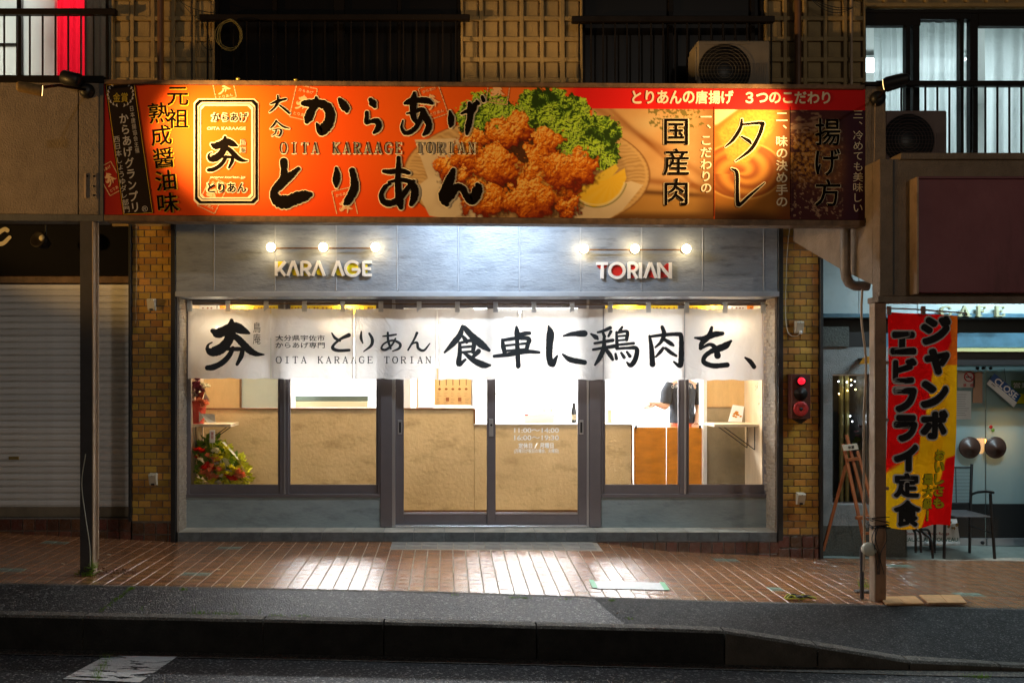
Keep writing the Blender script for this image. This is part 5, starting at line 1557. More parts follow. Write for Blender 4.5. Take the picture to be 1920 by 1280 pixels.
pt = thing('support_post', 'grey steel post holding the canopy at the left, weeds at its foot', 'post', (PX(163, YC), YC+.04, PZ(1076, YC)))
Xa, Xb = PX(150, YC-.02), PX(175, YC-.02)
zb = zwalk(Xa, YC)
zt = PZ(416, YC)
MB().box(Xa, Xb-.012, YC-.02, YC-.012, zb, zt).box(Xa, Xb-.012, YC+.05, YC+.058, zb, zt).box((Xa+Xb)/2-.004, (Xa+Xb)/2+.004, YC-.012, YC+.05, zb, zt).build('web', M_postdark, pt)
MB().box(Xb-.0119, Xb, YC-.02, YC+.058, zb, zt, .002).build('side_plate', M_post, pt)  # pale colour paints the shop light falling on this face
MB().tube([(Xb+.012, YC+.04, zt), (Xb+.012, YC+.04, zb+.12)], .009, 8).build('conduit', M_post, pt)
cpts = bent([(Xa+.05, YC-.03, PZ(850, YC)), (Xa+.02, YC-.032, PZ(905, YC)), (Xa+.05, YC-.034, PZ(965, YC)), (Xa+.085, YC-.034, PZ(1020, YC)), (Xa+.09, YC-.034, PZ(1060, YC))])
MB().tube([tuple(p) for p in cpts], .004, 6).build('cable', M_offwhite, pt)

pr = thing('support_post', 'brown steel post in front of the cafe tied with wire, red banner beside it', 'post', (PX(1650, YN), YN+.04, PZ(1112, YN)))
X0, X1 = PX(1640, YN), PX(1662, YN)
zb = zwalk(X0, YN)-.01; zt = z(568)
MB().box(X0, X0+.008, YN, YN+.085, zb, zt, .002).build('side_plate', M_post, pr)  # pale colour paints the light from the left on this face
MB().box(X0+.0081, X1, YN+.002, YN+.083, zb, zt, .003).build('column', mat('brown_painted_steel', (.36, .18, .09), .5, noise=.25, nscale=6, dirt=((.06, .035, .03), 16, .5)), pr)
cd = bent([(PX(1626, YN), YN+.08, z(540)), (PX(1625, YN), YN+.08, z(600)), (PX(1632, YN), YN+.07, z(680)), (PX(1629, YN), YN+.08, z(800)), (PX(1630, YN), YN+.08, z(1000)), (PX(1629, YN), YN+.08, z(1075))])
MB().tube([tuple(p) for p in cd], .009, 8).build('conduit', M_post, pr)
MB().tube([(PX(1628, YN), YN+.1, zb), (PX(1628, YN), YN+.1, z(1030))], .016, 10).build('stub_pipe', M_postdark, pr)
MB().lathe((PX(1631, YN), YN+.02, z(1030)), (-.3, -1, .2), [(-.03, .05), (.02, .055), (.035, .04), (.04, .015)], 14).build('speaker_horn', M_offwhite, pr)
w = MB(); r_ = random.Random(4)
for k in range(6):
    yy = 973+k*4+r_.uniform(-3, 3)
    p_ = [(X0-.02, YN-.01), (X1+.02, YN-.012), (X1+.02, YN+.1), (X0-.02, YN+.1), (X0-.02, YN-.01)]
    w.tube([(a+r_.uniform(-.006, .006), b, z(yy+r_.uniform(-4, 4))) for a, b in p_], .0035, 6)
for k in range(4):
    x_s = r_.uniform(1640, 1664); 
    w.tube([tuple(p) for p in bent([(PX(x_s, YN), YN-.015, z(985)), (PX(x_s-6+r_.uniform(-8, 8), YN), YN-.03, z(1010)), (PX(x_s+r_.uniform(-10, 8), YN), YN-.02, z(1040)), (PX(x_s+r_.uniform(-6, 6), YN), YN-.02, z(1075))])], .003, 6)
w.build('tie_wire', M_black, pr)

Yp = -1.25
pipe('fat grey downpipe elbow under the canopy left of the cafe', [(PX(1585, Yp), Yp, 3.3), (PX(1585, Yp), Yp, PZ(505, Yp)), (PX(1587, Yp), Yp, PZ(520, Yp)), (PX(1593, Yp), Yp, PZ(531, Yp)), (PX(1603, Yp), Yp, PZ(536, Yp)), (PX(1628, Yp), Yp, PZ(536, Yp))], .041, M_pipeg)
cb = MB()
cb.tube([tuple(p) for p in bent([(PX(1640, YC-.02), YC-.03, PZ(190, YC)), (PX(1638, YC-.02), YC-.03, PZ(300, YC)), (PX(1634, YC-.02), YC-.03, PZ(420, YC))])], .003, 6)
tag(cb.build('loose_cable', M_post, loc=(PX(1638, YC), YC, PZ(420, YC))), 'thin cable hanging from the dome on the right end of the food sign', 'cable')
# ------------------------------------------------------------------ noren
YN_ = .12
def cloth_y(x, y):
    """gentle folds of the curtain, x y in photo pixels"""
    return .0045*math.sin(x*.11)+.006*math.sin(x*.043+1)+.0015*math.sin(x*.31+y*.03)+.004*max(0, (y-640)/70)*math.sin(x*.061+.4)
nor = thing('noren_curtain', 'long white split noren curtain with black brush writing over the windows', 'curtain', (PX(890, YN_), YN_, PZ(710, YN_)))
MB().tube([(PX(349, YN_), YN_+.004, PZ(568.5, YN_)), (PX(1439, YN_), YN_+.004, PZ(572, YN_))], .0065, 8).build('rod', M_signframe, nor)
bounds = [(352.5, 507.6), (508.6, 663), (665.6, 819), (821, 972.6), (977, 1130), (1131.5, 1282.5), (1284.5, 1431)]
for i, (a, b) in enumerate(bounds):
    vs, fs = [], []; nx, ny = 50, 26
    for ix in range(nx+1):
        for iy in range(ny+1):
            x = a+(b-a)*ix/nx; t = iy/ny
            lp = abs(((x-356+36) % 72.1)-36)/36
            y = 578+2.4*(1-lp)*0+1.6*lp+(709.5+(x-350)*.003-579)*t + (.6*math.sin(x*.2)*t)
            vs.append((PX(x, YN_), YN_+cloth_y(x, y), PZ(y, YN_)))
    for ix in range(nx):
        for iy in range(ny):
            q = ix*(ny+1)+iy; fs.append((q, q+ny+1, q+ny+2, q+1))
    pn = MB().add(vs, fs, True).build('cloth_panel', M_cloth, nor, recalc=False)
    hem = MB()
    for xx in (a, b):
        s_ = 1 if xx == a else -1
        for iy in range(13):
            y0, y1 = 580+iy*10, 590+iy*10
            hem.add([(PX(xx+s_*o, YN_), YN_+cloth_y(xx+s_*o, y)-.0016, PZ(y, YN_)) for y in (y0, y1) for o in (0, 3)], [(0, 1, 3, 2)])
    hem.build('hem', M_cloth, pn, recalc=False)
for k in range(16):
    x = 356+71.65*k
    if x > 1432: x = 1428
    yr = 568.5+(x-349)*3.5/1090
    w = MB(); n = 8
    pr_ = [(-.004, 14), (-.010, 5), (-.012, -1), (-.004, -5.5), (.008, -3), (.013, 2), (.010, 9)]
    vs = []
    for (d, dy_) in pr_:
        for s_ in (-4.4, 4.4): vs.append((PX(x+s_, YN_), YN_+d, PZ(yr+dy_+1, YN_)))
    fs = [(2*i, 2*i+1, 2*i+3, 2*i+2) for i in range(len(pr_)-1)]
    w.add(vs, fs, True).build('loop', M_loop, nor, recalc=False)
ins = lambda x, y: min(0, cloth_y(x, y))*0+cloth_y(x, y)-.004
tm = MB()
brush(tm, LOGO, lambda u: 330+u/3.84, lambda v: 550+v/3.84, YN_, 1/3.84, 0, ins, seed=2)
o = tm.build('emblem', M_inkcloth, nor, recalc=False)
tm = MB()
for i, k in enumerate(NOREN):
    brush(tm, NOREN[k], lambda u: 800+u/2.8235, lambda v: 550+v/2.8235, YN_, 1/2.1, .55, ins, seed=i+10, rough=.06)
tm.build_split('brush_character', M_inkcloth, nor)
tm = MB()
for a_, b_ in ((0, 2), (2, 4), (4, 7), (7, 8)): brush(tm, NTORI[a_:b_], lambda u: 330+u/3.84, lambda v: 550+v/3.84, YN_, 1/3.0, 0.35, ins, seed=30, rough=.03)
tm.build_split('name_character', M_inkcloth, nor)
tm = MB()
word(tm, '大分県宇佐市', 517, 609, 628, 639, YN_, .012, surf=lambda a, b: ins(a, b)-.002); word(tm, 'からあげ専門', 517, 609, 641.5, 652.5, YN_, .012, surf=lambda a, b: ins(a, b)-.002)
column_text(tm, '鳥庵', 481.5, 603, 646, 14, YN_-.008, .0)
tm.build('small_lettering', M_inkcloth, nor, recalc=False)
tm = MB(); serif_line(tm, 'OITA KARAAGE TORIAN', 518, 808, 668.5, 680.5, YN_, .72, .12, ins, wr=.62)
tm.build('roman_lettering', M_inkcloth, nor, recalc=False)['kind'] = 'stuff'

# ------------------------------------------------------------------ bulb bars and cut-out letters on the fascia
def bulbbar(xs_, y, label):
    Y = -.12
    t = thing('bulb_bar', label, 'wall light', (PX(xs_[1], Y), -.03, PZ(y, Y)))
    MB().tube([(PX(xs_[0], Y), Y+.03, PZ(y+1, Y)), (PX(xs_[-1], Y), Y+.03, PZ(y+1, Y))], .008, 8).build('bar', M_signframe, t)
    for x in xs_:
        c = (PX(x, Y), Y, PZ(y, Y))
        h = MB().lathe((c[0], -.032, c[2]), (0, -1, 0), [(0, .036), (.01, .034), (.03, .02), (.055, .018)], 14).build('lamp_holder', M_signframe, t)
        b = MB().ball(c, .043, 16, 12).build('bulb', glow('bulb_glow', (1, .72, .36), 14), t)
        l = bpy.data.lights.new('lamp', 'POINT'); l.energy = .65; l.color = (1, .68, .38); l.shadow_soft_size = .05
        o = link(bpy.data.objects.new('lamp', l)); o.parent = t; o.location = Vector((c[0], c[1]-.06, c[2]))-LOC[t.name]
bulbbar((508, 606, 704), 463.5, 'bar of three round glowing bulbs above the yellow-filled letters')
bulbbar((1095, 1190.5, 1287), 466.5, 'bar of three round glowing bulbs above the red-filled letters')

def capletter(t, strokes, x, y0, y1, w, wd=2.6, fills=()):
    """white cut-out letter; strokes as polylines in a unit box"""
    Y0, Y1 = -.062, -.032
    fx_ = lambda u: x+u*w; fy_ = lambda v: y0+v*(y1-y0)
    mb = MB()
    for j, st_ in enumerate(strokes):
        P = [(PX(fx_(a), Y0), PZ(fy_(b), Y0)) for a, b in st_]
        h = wd/S(Y0)
        L_, R_ = [], []
        n = len(P)
        for i in range(n):
            a, b = P[max(0, i-1)], P[min(n-1, i+1)]
            tx_, tz = b[0]-a[0], b[1]-a[1]; l = math.hypot(tx_, tz) or 1
            nx_, nz = -tz/l*h, tx_/l*h
            L_.append((P[i][0]+nx_, P[i][1]+nz)); R_.append((P[i][0]-nx_, P[i][1]-nz))
        for i in range(n-1):
            mb.prism([L_[i], L_[i+1], R_[i+1], R_[i]], Y0-.0006*j, Y1)
    o = mb.build('letter', M_white, t)
    return o
def arc(cx, cy, rx, ry, a0, a1, n=14): return [(cx+rx*math.cos(R(a)), cy+ry*math.sin(R(a))) for a in np.linspace(a0, a1, n)]
def filler(t, pts, m):
    Y0 = -.045
    MB().prism([(PX(a, Y0), PZ(b, Y0)) for a, b in pts], Y0, -.033).build('colour_inlay', m, t)
ka_ = thing('wall_letters', 'white and yellow cut-out letters reading KARA AGE on the fascia', 'sign letters', (PX(606), -.03, PZ(519)))
e = .085
LK = [[(e, 0), (e, 1)], [(.93, 0), (.2, .68)], [(.36, .45), (.93, 1)]]
LA = [[(.5, .0), (.05, 1)], [(.5, .0), (.95, 1)]]
LR = [[(e, 0), (e, 1)], [(e, .04)]+arc(.45, .29, .42, .25, -90, 90, 10)+[(e, .54)], [(.45, .54), (.9, 1)]]
LG = [arc(.5, .5, .45, .46, -38, -360+8, 26)+[], [(.45, .55), (.97, .55)]]
LE = [[(.1, 0), (.1, 1)], [(.1, .05), (.95, .05)], [(.1, .5), (.85, .5)], [(.1, .95), (.95, .95)]]
capletter(ka_, LK, 516, 490, 517, 20); capletter(ka_, LA, 538, 489, 517, 23); capletter(ka_, LR, 564, 490, 517, 19); capletter(ka_, LA, 585, 489, 517, 24)
capletter(ka_, LA, 622, 489, 517, 23); capletter(ka_, LG, 646, 489, 518, 30); capletter(ka_, LE, 680, 490, 517, 18)
filler(ka_, [(521, 490), (530, 490), (523, 502), (521, 503)], M_yel)
filler(ka_, [(546, 508), (552, 502), (558, 517), (549, 516)], M_yel)
filler(ka_, [(570, 494), (578, 495), (579, 502), (572, 505), (570, 504)], M_yel); filler(ka_, [(570, 510), (577, 517), (570, 517)], M_yel)
filler(ka_, [(593, 508), (598, 502), (604, 517), (595, 515)], M_yel); filler(ka_, [(629, 508), (634, 502), (641, 517), (632, 516)], M_yel)
filler(ka_, [(661+11*math.cos(a), 503.5+11*math.sin(a)) for a in np.linspace(0, 6.28, 24)[:-1]], M_yel); filler(ka_, [(685, 496), (689, 496), (689, 511), (685, 511)], M_yel)
to_ = thing('wall_letters', 'white and red cut-out letters reading TORIAN on the fascia', 'sign letters', (PX(1190), -.03, PZ(522)))
LT = [[(0, .07), (1, .07)], [(.5, .0), (.5, 1)]]
LO = [arc(.5, .5, .42, .42, 0, 360, 28)]
LI = [[(.5, 0), (.5, 1)]]
LN = [[(.1, 0), (.1, 1)], [(.1, .06), (.9, .94)], [(.9, 0), (.9, 1)]]
capletter(to_, LT, 1119, 492, 522, 21); capletter(to_, LO, 1140.5, 491, 523, 33); capletter(to_, LR, 1178, 492, 522, 19); capletter(to_, LI, 1197, 492, 522, 9)
capletter(to_, LA, 1208, 492, 521, 24); capletter(to_, LN, 1233, 492, 522, 27)
filler(to_, [(1119, 496)]+[(1129+10*math.cos(a), 496+8*math.sin(a)) for a in np.linspace(0, 3.14, 10)][::-1]+[(1139, 496)], M_red)
filler(to_, [(1157+10*math.cos(a), 507+10*math.sin(a)) for a in np.linspace(0, 6.28, 24)[:-1]], M_red)
filler(to_, [(1184, 497), (1192, 499), (1192, 506), (1184, 507)], M_red); filler(to_, [(1184, 513), (1191, 521), (1184, 521)], M_red)
filler(to_, [(1216, 512), (1220, 505), (1227, 521), (1218, 520)], M_red)
filler(to_, [(1243, 501), (1250, 494), (1256, 494), (1256, 516)], M_red); filler(to_, [(1239, 508), (1253, 519), (1239, 521)], M_red)

# ------------------------------------------------------------------ inside the shop
YI = .82; ZF = .11
rm = link(bpy.data.objects.new('shop_room', None)); LOC['shop_room'] = Vector((0, 0, 0)); tag(rm, 'bright shop interior shell behind the glass', kind='structure')
XLf, XRt = PX(352, YW), PX(1433, YW)
MB().box(XLf-.05, XRt+.05, YW+.1, 4.6, ZF-.05, ZF).build('shop_floor', M_floor, rm)
MB().box(XLf-.05, XRt+.05, YW+.02, 4.6, 2.52, 2.6).build('shop_ceiling', M_whitewall, rm)
MB().box(XLf-.06, XLf, YW+.06, YI, ZF, 2.52).build('side_wall', M_birch, rm)
MB().box(XRt, XRt+.06, YW+.06, YI, ZF, 2.52).build('side_wall', M_birch, rm)
MB().box(XLf-.06, XLf, YI, 4.6, ZF, 2.52).build('kitchen_wall', M_whitewall, rm)
MB().box(XRt, XRt+.06, YI, 4.6, ZF, 2.52).build('kitchen_wall', M_whitewall, rm)
MB().box(XLf-.06, XRt+.06, 4.0, 4.06, ZF, 2.52).build('kitchen_wall', M_whitewall, rm)
z = lambda y: PZ(y, YI)
x = lambda p: PX(p, YI)
# partition with serving windows (left), counter (middle), partition (right)
par = MB()
par.box(XLf, x(889), YI, YI+.12, ZF+.07, z(768)).build('partition_wall', M_plaster, rm)
MB().box(XLf, x(889), YI+.012, YI+.1, ZF, ZF+.07).build('skirting', M_woodedge, rm)
MB().box(XLf, x(449), YI+.006, YI+.12, z(765.5), 2.05).build('wood_board_wall', M_board, rm)
MB().box(x(524), x(546), YI+.01, YI+.12, z(765.5), 2.05).build('partition_jamb', M_whitewall, rm)
MB().box(x(708), x(770), YI+.01, YI+.12, z(765.5), 2.05).build('partition_jamb', M_whitewall, rm)
MB().box(XLf, x(889), YI+.008, YI+.12, 2.055, 2.52).build('upper_partition', M_whitewall, rm)
MB().box(XLf, x(889), YI-.012, YI+.14, z(768)+.001, z(764.5), .002).build('ledge', M_woodedge, rm)
MB().box(x(449), x(452), YI-.0, YI+.12, z(764), 2.05).build('board_edge', M_woodedge, rm)
MB().box(x(452), x(524), YI+.03, YI+.05, z(764), 2.05).build('sage_panel', M_sage, rm)
ctr = thing('service_counter', 'mustard plaster counter behind the sliding doors', 'counter', (x(1040), YI+.2, ZF))
MB().box(x(889), x(1184), YI, YI+.55, ZF+.07, z(796.5), .004).build('body', M_plaster, ctr)
MB().box(x(889), x(1184), YI+.012, YI+.5, ZF, ZF+.07).build('kick_board', M_woodedge, ctr)
MB().box(x(888), x(1186), YI-.012, YI+.58, z(796.4), z(794), .003).build('counter_top', mat('white_counter', (.75, .73, .68), .4), ctr)
MB().box(x(1183.6), x(1186), YI-.01, YI+.5, ZF, z(797), .002).build('end_panel', M_woodedge, ctr)
MB().box(x(888), x(892), YI-.008, YI+.1, z(796), z(766)).build('corner_post', M_woodedge, rm)
sd = thing('swing_door', 'pair of low orange wooden swing doors beside the counter', 'door', (x(1255), YI+.05, ZF))
for a, b in ((1190, 1250), (1251.5, 1317)):
    MB().box(x(a), x(b), YI+.02, YI+.05, ZF+.1, z(801), .003).build('leaf', M_orangewood, sd)
for px_ in (1193, 1313):
    MB().box(x(px_)-.01, x(px_)+.01, YI+.0, YI+.02, z(801)-.01, z(797), .002).build('hinge', M_black, sd)
MB().box(x(1318), x(1325), YI-.01, YI+.14, ZF, 2.52).build('white_door_post', M_whitewall, rm)
MB().box(x(1325), XRt, YI, YI+.12, ZF, z(764)).build('partition_wall', mat('grey_mustard_plaster', (.36, .29, .18), .65, col2=(.26, .21, .13), nscale=2.6, bump=.35, bscale=30, dirt=((.18, .15, .09), 5, .6)), rm)
MB().box(x(1325), XRt, YI+.01, YI+.12, z(763.5), 2.52).build('wood_board_wall', M_board, rm)
MB().box(x(1325), XRt, YI-.004, YI+.02, z(764)+.002, z(763), .001).build('ledge', M_woodedge, rm)
# menu and screen
mn = thing('menu_board', 'orange menu sheet with rows of small food pictures hanging behind the left door', 'menu', (x(850), YI+.03, z(760)))
MB().box(x(814), x(884), YI+.03, YI+.034, z(760), z(690), .001).build('sheet', mat('menu_paper', (.8, .5, .2), .6), mn)
MB().box(x(884), x(887), YI+.02, YI+.05, z(762), z(680)).build('frame', M_framelight, mn)
mt = MB(); mf = MB(); r_ = random.Random(2)
for k in range(5):
    mf.ball((x(824+12.5*k), YI+.029, z(729)), .017, 7, 5, (1, .15, .7))
    for j in range(3): mt.box(x(820+12.5*k), x(828+12.5*k-r_.uniform(0, 4)), YI+.0285, YI+.0295, z(736+3*j)-.002, z(736+3*j))
    mt.box(x(823.5+12.5*k), x(825+12.5*k), YI+.0285, YI+.0295, z(722), z(711))
for k in range(5):
    for j in range(4): mt.box(x(818+13.5*k), x(827+13.5*k-r_.uniform(0, 4)), YI+.0285, YI+.0295, z(747+3*j)-.002, z(747+3*j))
mf.box(x(836), x(842), YI+.028, YI+.0295, z(752), z(745)).box(x(859), x(865), YI+.028, YI+.0295, z(752), z(745))
mt.build('lettering', mat('menu_ink', (.2, .07, .02), .6), mn); mf.build('food_pictures', mat('menu_food', (.35, .1, .02), .6), mn)
sc = thing('hanging_screen', 'blue-grey ribbed blind panel beside the orange menu', 'screen', (x(798), YI+.05, z(765)))
w = MB()
for k in range(34):
    w.box(x(784), x(813), YI+.05, YI+.06, z(765)+.0105*k, z(765)+.0105*k+.008, .002)
w.build('slats', mat('slate_blue', (.16, .23, .28), .6), sc)['kind'] = 'stuff'
MB().box(x(780), x(784), YI+.04, YI+.07, z(765), z(660)).build('frame', M_birch, sc)
# kitchen equipment
hd = thing('fryer_unit', 'low stainless kitchen unit seen through the serving window', 'kitchen unit', (PX(620, 1.6), 1.6, 1.1))
MB().pbox(553, 690, 742, 752, 1.6, 2.1, .005).build('dark_panel', mat('dark_green_steel', (.12, .16, .14), .3, metal=.6), hd)
MB().pbox(553, 690, 752, 765, 1.58, 2.1, .005).build('front_lip', mat('beige_steel', (.5, .45, .33), .35, metal=.3), hd)
MB().pbox(553, 690, 765.5, 850, 1.6, 2.1, .005).build('body', M_steel, hd)
tp = thing('faucet', 'chrome tap with two handles above the kitchen sink', 'tap', (PX(1025, 2.4), 2.4, PZ(775, 2.4)))
Yt = 2.4
MB().tube([tuple(p) for p in bent([(PX(1012, Yt), Yt, PZ(765, Yt)), (PX(1014, Yt), Yt, PZ(754, Yt)), (PX(1026, Yt), Yt, PZ(750, Yt)), (PX(1037, Yt), Yt, PZ(754, Yt)), (PX(1038, Yt), Yt, PZ(765, Yt))])], .012, 8).build('spout', M_steel, tp)
MB().tube([(PX(1026, Yt), Yt, PZ(750, Yt)), (PX(1026, Yt), Yt, PZ(745, Yt))], .014, 8).build('knob', M_steel, tp)
for px_ in (1020, 1033): MB().ball((PX(px_, Yt), Yt, PZ(768, Yt)), .035, 10, 7, (.8, .8, 1)).build('handle', M_steel, tp)
bx_ = thing('white_box', 'white paper box standing on the counter', 'box', (x(1012), YI+.2, z(794)))
MB().box(PX(983, 1.0), PX(1040, 1.0), 1.0, 1.2, z(794), PZ(776, 1.0), .004).build('carton', mat('grey_card', (.6, .6, .58), .6), bx_)
MB().box(PX(984, 1.0), PX(990, 1.0), .996, 1.0, PZ(779, 1.0), PZ(776.5, 1.0)).build('label', M_red, bx_)
for i, px_ in enumerate((1074.5, 1078.5)):
    t = thing('dark_bottle', 'dark bottle on the counter by the right door post, %s of two' % ('left' if i == 0 else 'right'), 'bottle', (PX(px_, 1.05), 1.05, z(794)))
    c = (PX(px_, 1.05), 1.05+.05*i, z(794))
    MB().lathe(c, (0, 0, 1), [(0, .022), (.12, .023), (.17, .01), (.215, .01), (.22, .006)], 14).build('glass_body', M_black, t)
    MB().lathe(c, (0, 0, 1), [(.03, .0236), (.09, .0236)], 14).build('label', mat('bottle_label', (.35, .3, .2), .6), t)
t = thing('menu_stand', 'small wooden card stand on the counter top', 'card stand', (PX(1143, 1.0), 1.0, z(794)))
MB().pbox(1139, 1147, 768, 790, 1.0, 1.02, .002).build('card', M_birch, t); MB().pbox(1137, 1149, 790, 793.5, .98, 1.05, .002).build('foot', M_birch, t)
t = thing('wall_dial', 'small round grey thermostat on the white kitchen wall', 'thermostat', (PX(937, 3.99), 3.98, PZ(728, 3.99)))
MB().lathe((PX(937, 3.99), 3.99, PZ(728, 3.99)), (0, -1, 0), [(0, .1), (.02, .1), (.03, .07)], 20).build('dial', mat('pale_grey', (.55, .58, .6), .5), t)

# shelves on the two side walls
def shelf(xw, s_, label, Ya=.42, Yb=.76, zz=None, wdt=.45):
    t = thing('wall_shelf', label, 'shelf', (xw, Ya, zz), 'wooden wall shelves inside the shop')
    MB().box(xw, xw+s_*wdt, Ya, Yb, zz-.03, zz, .002).build('board', M_birch, t)
    b = MB()
    for Y in (Ya+.06, Yb-.06):
        b.tube([(xw+s_*.02, Y, zz-.03), (xw+s_*.02, Y, zz-.27)], .005, 6).tube([(xw+s_*.02, Y, zz-.27), (xw+s_*.34, Y, zz-.035)], .005, 6)
    b.build('bracket', M_black, t)
    return t
zs = PZ(794, .5)
shelf(XLf, 1, 'wooden shelf with folding brackets under the red wrapped bouquet', zz=zs, wdt=.40); shelf(XRt, -1, 'wooden shelf with folding brackets on the right wall holding a picture', zz=zs, wdt=.46)
pc = thing('leaning_picture', 'white card with fried chicken picture leaning on the right shelf', 'picture card', (PX(1382, .55), .55, zs))
Yc_ = .55
q = [(1366, 790), (1391, 791), (1399, 762), (1378, 759)]
vs = [(PX(a, Yc_), Yc_+(.06 if b < 775 else 0), PZ(b, Yc_)) for a, b in q]
vs += [(a, b+.008, c) for a, b, c in vs]
MB().add(vs, [(0, 1, 2, 3), (7, 6, 5, 4), (0, 4, 5, 1), (1, 5, 6, 2), (2, 6, 7, 3), (3, 7, 4, 0)]).build('card', M_white, pc)
w = MB(); r_ = random.Random(8)
for k in range(14):
    u_, v_ = r_.uniform(.25, .8), r_.uniform(.25, .6)
    a = 1366+(1391-1366)*u_+(1378-1366)*v_; b = 790-30*v_
    w.ball((PX(a, Yc_), Yc_-.002+.06*v_, PZ(b, Yc_)), .012, 6, 4, (1.2, .2, .8))
w.build('picture', mat('chicken_print', (.6, .25, .03), .6), pc)

# autographs on the right birch wall
au = MB(); r_ = random.Random(12)
for (cy_, cz_) in ((.5, 1.52), (.42, 1.38), (.62, 1.6), (.36, 1.25)):
    for k in range(6):
        p0 = (XRt-.0012, cy_+r_.uniform(-.04, .04), cz_+r_.uniform(-.05, .05))
        au.tube([p0, (p0[0], p0[1]+r_.uniform(-.03, .03), p0[2]+r_.uniform(-.03, .03))], .0012, 5)
au.build('scribbles', mat('brown_marker', (.25, .12, .05), .7), rm)

# yellow posters hung in the transom
def poster(a, b, label, cols=None, y0=571, yb=588):
    Y = YI-.25
    t = thing('hanging_poster', label, 'poster', (PX((a+b)/2, Y), Y, PZ(yb, Y)))
    MB().pbox(a, b, y0, yb, Y, Y+.004, ref=Y).build('sheet', cols or mat('yellow_paper', (.85, .6, .01), .6), t)
    w = MB(); rr = random.Random(int(a)); xx = a+5
    while xx < b-8:
        wd = rr.uniform(2, 5)
        w.pbox(xx, xx+wd, y0+6, y0+7.2, Y-.002, Y-.0005, ref=Y).pbox(xx+wd*.4, xx+wd*.6, y0+4.5, y0+11, Y-.002, Y-.0005, ref=Y)
        xx += wd+rr.uniform(1.5, 7)
    w.build('lettering', mat('poster_ink', (.25, .03, .01), .6), t)
poster(436, 522, 'yellow poster behind the second noren loop from the left')
poster(541, 708, 'long yellow poster above the left window')
poster(1132, 1275, 'long yellow poster above the right window', )
poster(1292, 1357, 'short yellow poster right of the window mullion')
poster(374, 411, 'small white poster at the left end above the noren', M_white)
poster(412, 434, 'small orange poster at the left end above the noren', mat('orange_paper', (.8, .25, .02), .6))
poster(1366, 1400, 'small white poster at the right end above the noren', M_white)
poster(1401, 1428, 'small orange-brown poster at the right end above the noren', MATS['orange_paper'])

# shop lights
def downlight(xp, Yd, zz, label, power, col=(1, .78, .5)):  # fixtures out of sight, assumed for the warm light in the front room
    t = thing('downlight', label, 'downlight', (xp, Yd, zz), 'assumed round ceiling downlights in the shop front room')
    MB().lathe((xp, Yd, 2.52), (0, 0, -1), [(0, .05), (.012, .05), (.013, .04)], 20).build('trim_ring', M_white, t)
    MB().lathe((xp, Yd, 2.506), (0, 0, -1), [(0, .038), (.003, .036)], 20).build('lens', glow('downlight_glow', col, 30), t)
    l = bpy.data.lights.new('lamp', 'SPOT'); l.energy = power; l.color = col; l.spot_size = R(125); l.spot_blend = .8; l.shadow_soft_size = .04
    o = link(bpy.data.objects.new('lamp', l)); o.parent = t; o.location = Vector((xp, Yd, 2.49))-LOC[t.name]
for i, (xx_, lab) in enumerate(((PX(420), 'assumed round downlight over the left shelf and bouquets'), (PX(640), 'assumed round downlight before the left serving window'), (PX(835), 'assumed round downlight inside the left sliding door'), (PX(1010), 'assumed round downlight inside the right sliding door'), (PX(1200), 'assumed round downlight before the orange swing doors'), (PX(1375), 'assumed round downlight over the right shelf'))):
    downlight(xx_, .5, 2.52, lab, 40)
for px_, lab in ((407, 'glowing bulb spot seen through the noren at far left'), (1362, 'glowing bulb spot seen through the noren at far right')):
    Y = .45
    t = thing('pendant_bulb', lab, 'pendant light', (PX(px_, Y), Y, PZ(616, Y)))
    MB().tube([(PX(px_, Y), Y, 2.52), (PX(px_, Y), Y, PZ(608, Y))], .004, 6).build('cord', M_black, t)
    MB().ball((PX(px_, Y), Y, PZ(616, Y)), .028, 12, 9).build('bulb', glow('pendant_glow', (1, .85, .6), 60), t)
assumed_ceiling_light('assumed long cool ceiling light over the left of the kitchen', PX(620), 2.3, 2.5, 1.6, .5, 95, (.96, .98, 1), 9)
assumed_ceiling_light('assumed long cool ceiling light over the middle of the kitchen', PX(1030), 2.3, 2.5, 1.6, .5, 100, (.96, .98, 1), 9)
assumed_ceiling_light('assumed long cool ceiling light over the right of the kitchen', PX(1290), 2.6, 2.5, .6, .5, 50, (.96, .98, 1), 9)

# ------------------------------------------------------------------ person behind the swing doors
def skin_body(name, verts, edges, radii, m, parent, sub=2, root=0):
    me = bpy.data.meshes.new(name); off = LOC[parent.name]
    me.from_pydata([tuple(Vector(v)-off) for v in verts], edges, [])
    o = link(bpy.data.objects.new(name, me)); o.parent = parent; LOC[o.name] = off
    md = o.modifiers.new('skin', 'SKIN'); md.use_smooth_shade = True
    for i, r in enumerate(radii):
        sv = me.skin_vertices[0].data[i]; sv.radius = r if isinstance(r, tuple) else (r, r); sv.use_root = (i == root)
    s_ = o.modifiers.new('sub', 'SUBSURF'); s_.levels = sub; s_.render_levels = sub
    me.materials.append(m)
    return o
M_skin = mat('skin', (.6, .36, .24), .5, noise=.06, nscale=20)
M_shirt = mat('navy_tshirt', (.028, .036, .05), .85, noise=.3, nscale=7, bump=.6, bscale=14)
M_trou = mat('orange_apron', (.6, .13, .05), .8, noise=.15, nscale=6)
M_hair = mat('dark_hair', (.015, .012, .01), .6, bump=.8, bscale=60)
YPp = 1.5
px_c = 1279
pz = lambda yy: PZ(yy, YPp)
pxx = lambda q_: PX(q_, YPp)
per = thing('person', 'person in navy t-shirt and orange apron working behind the swing doors', 'person', (pxx(px_c), YPp, ZF))
c = pxx(px_c); zf = ZF
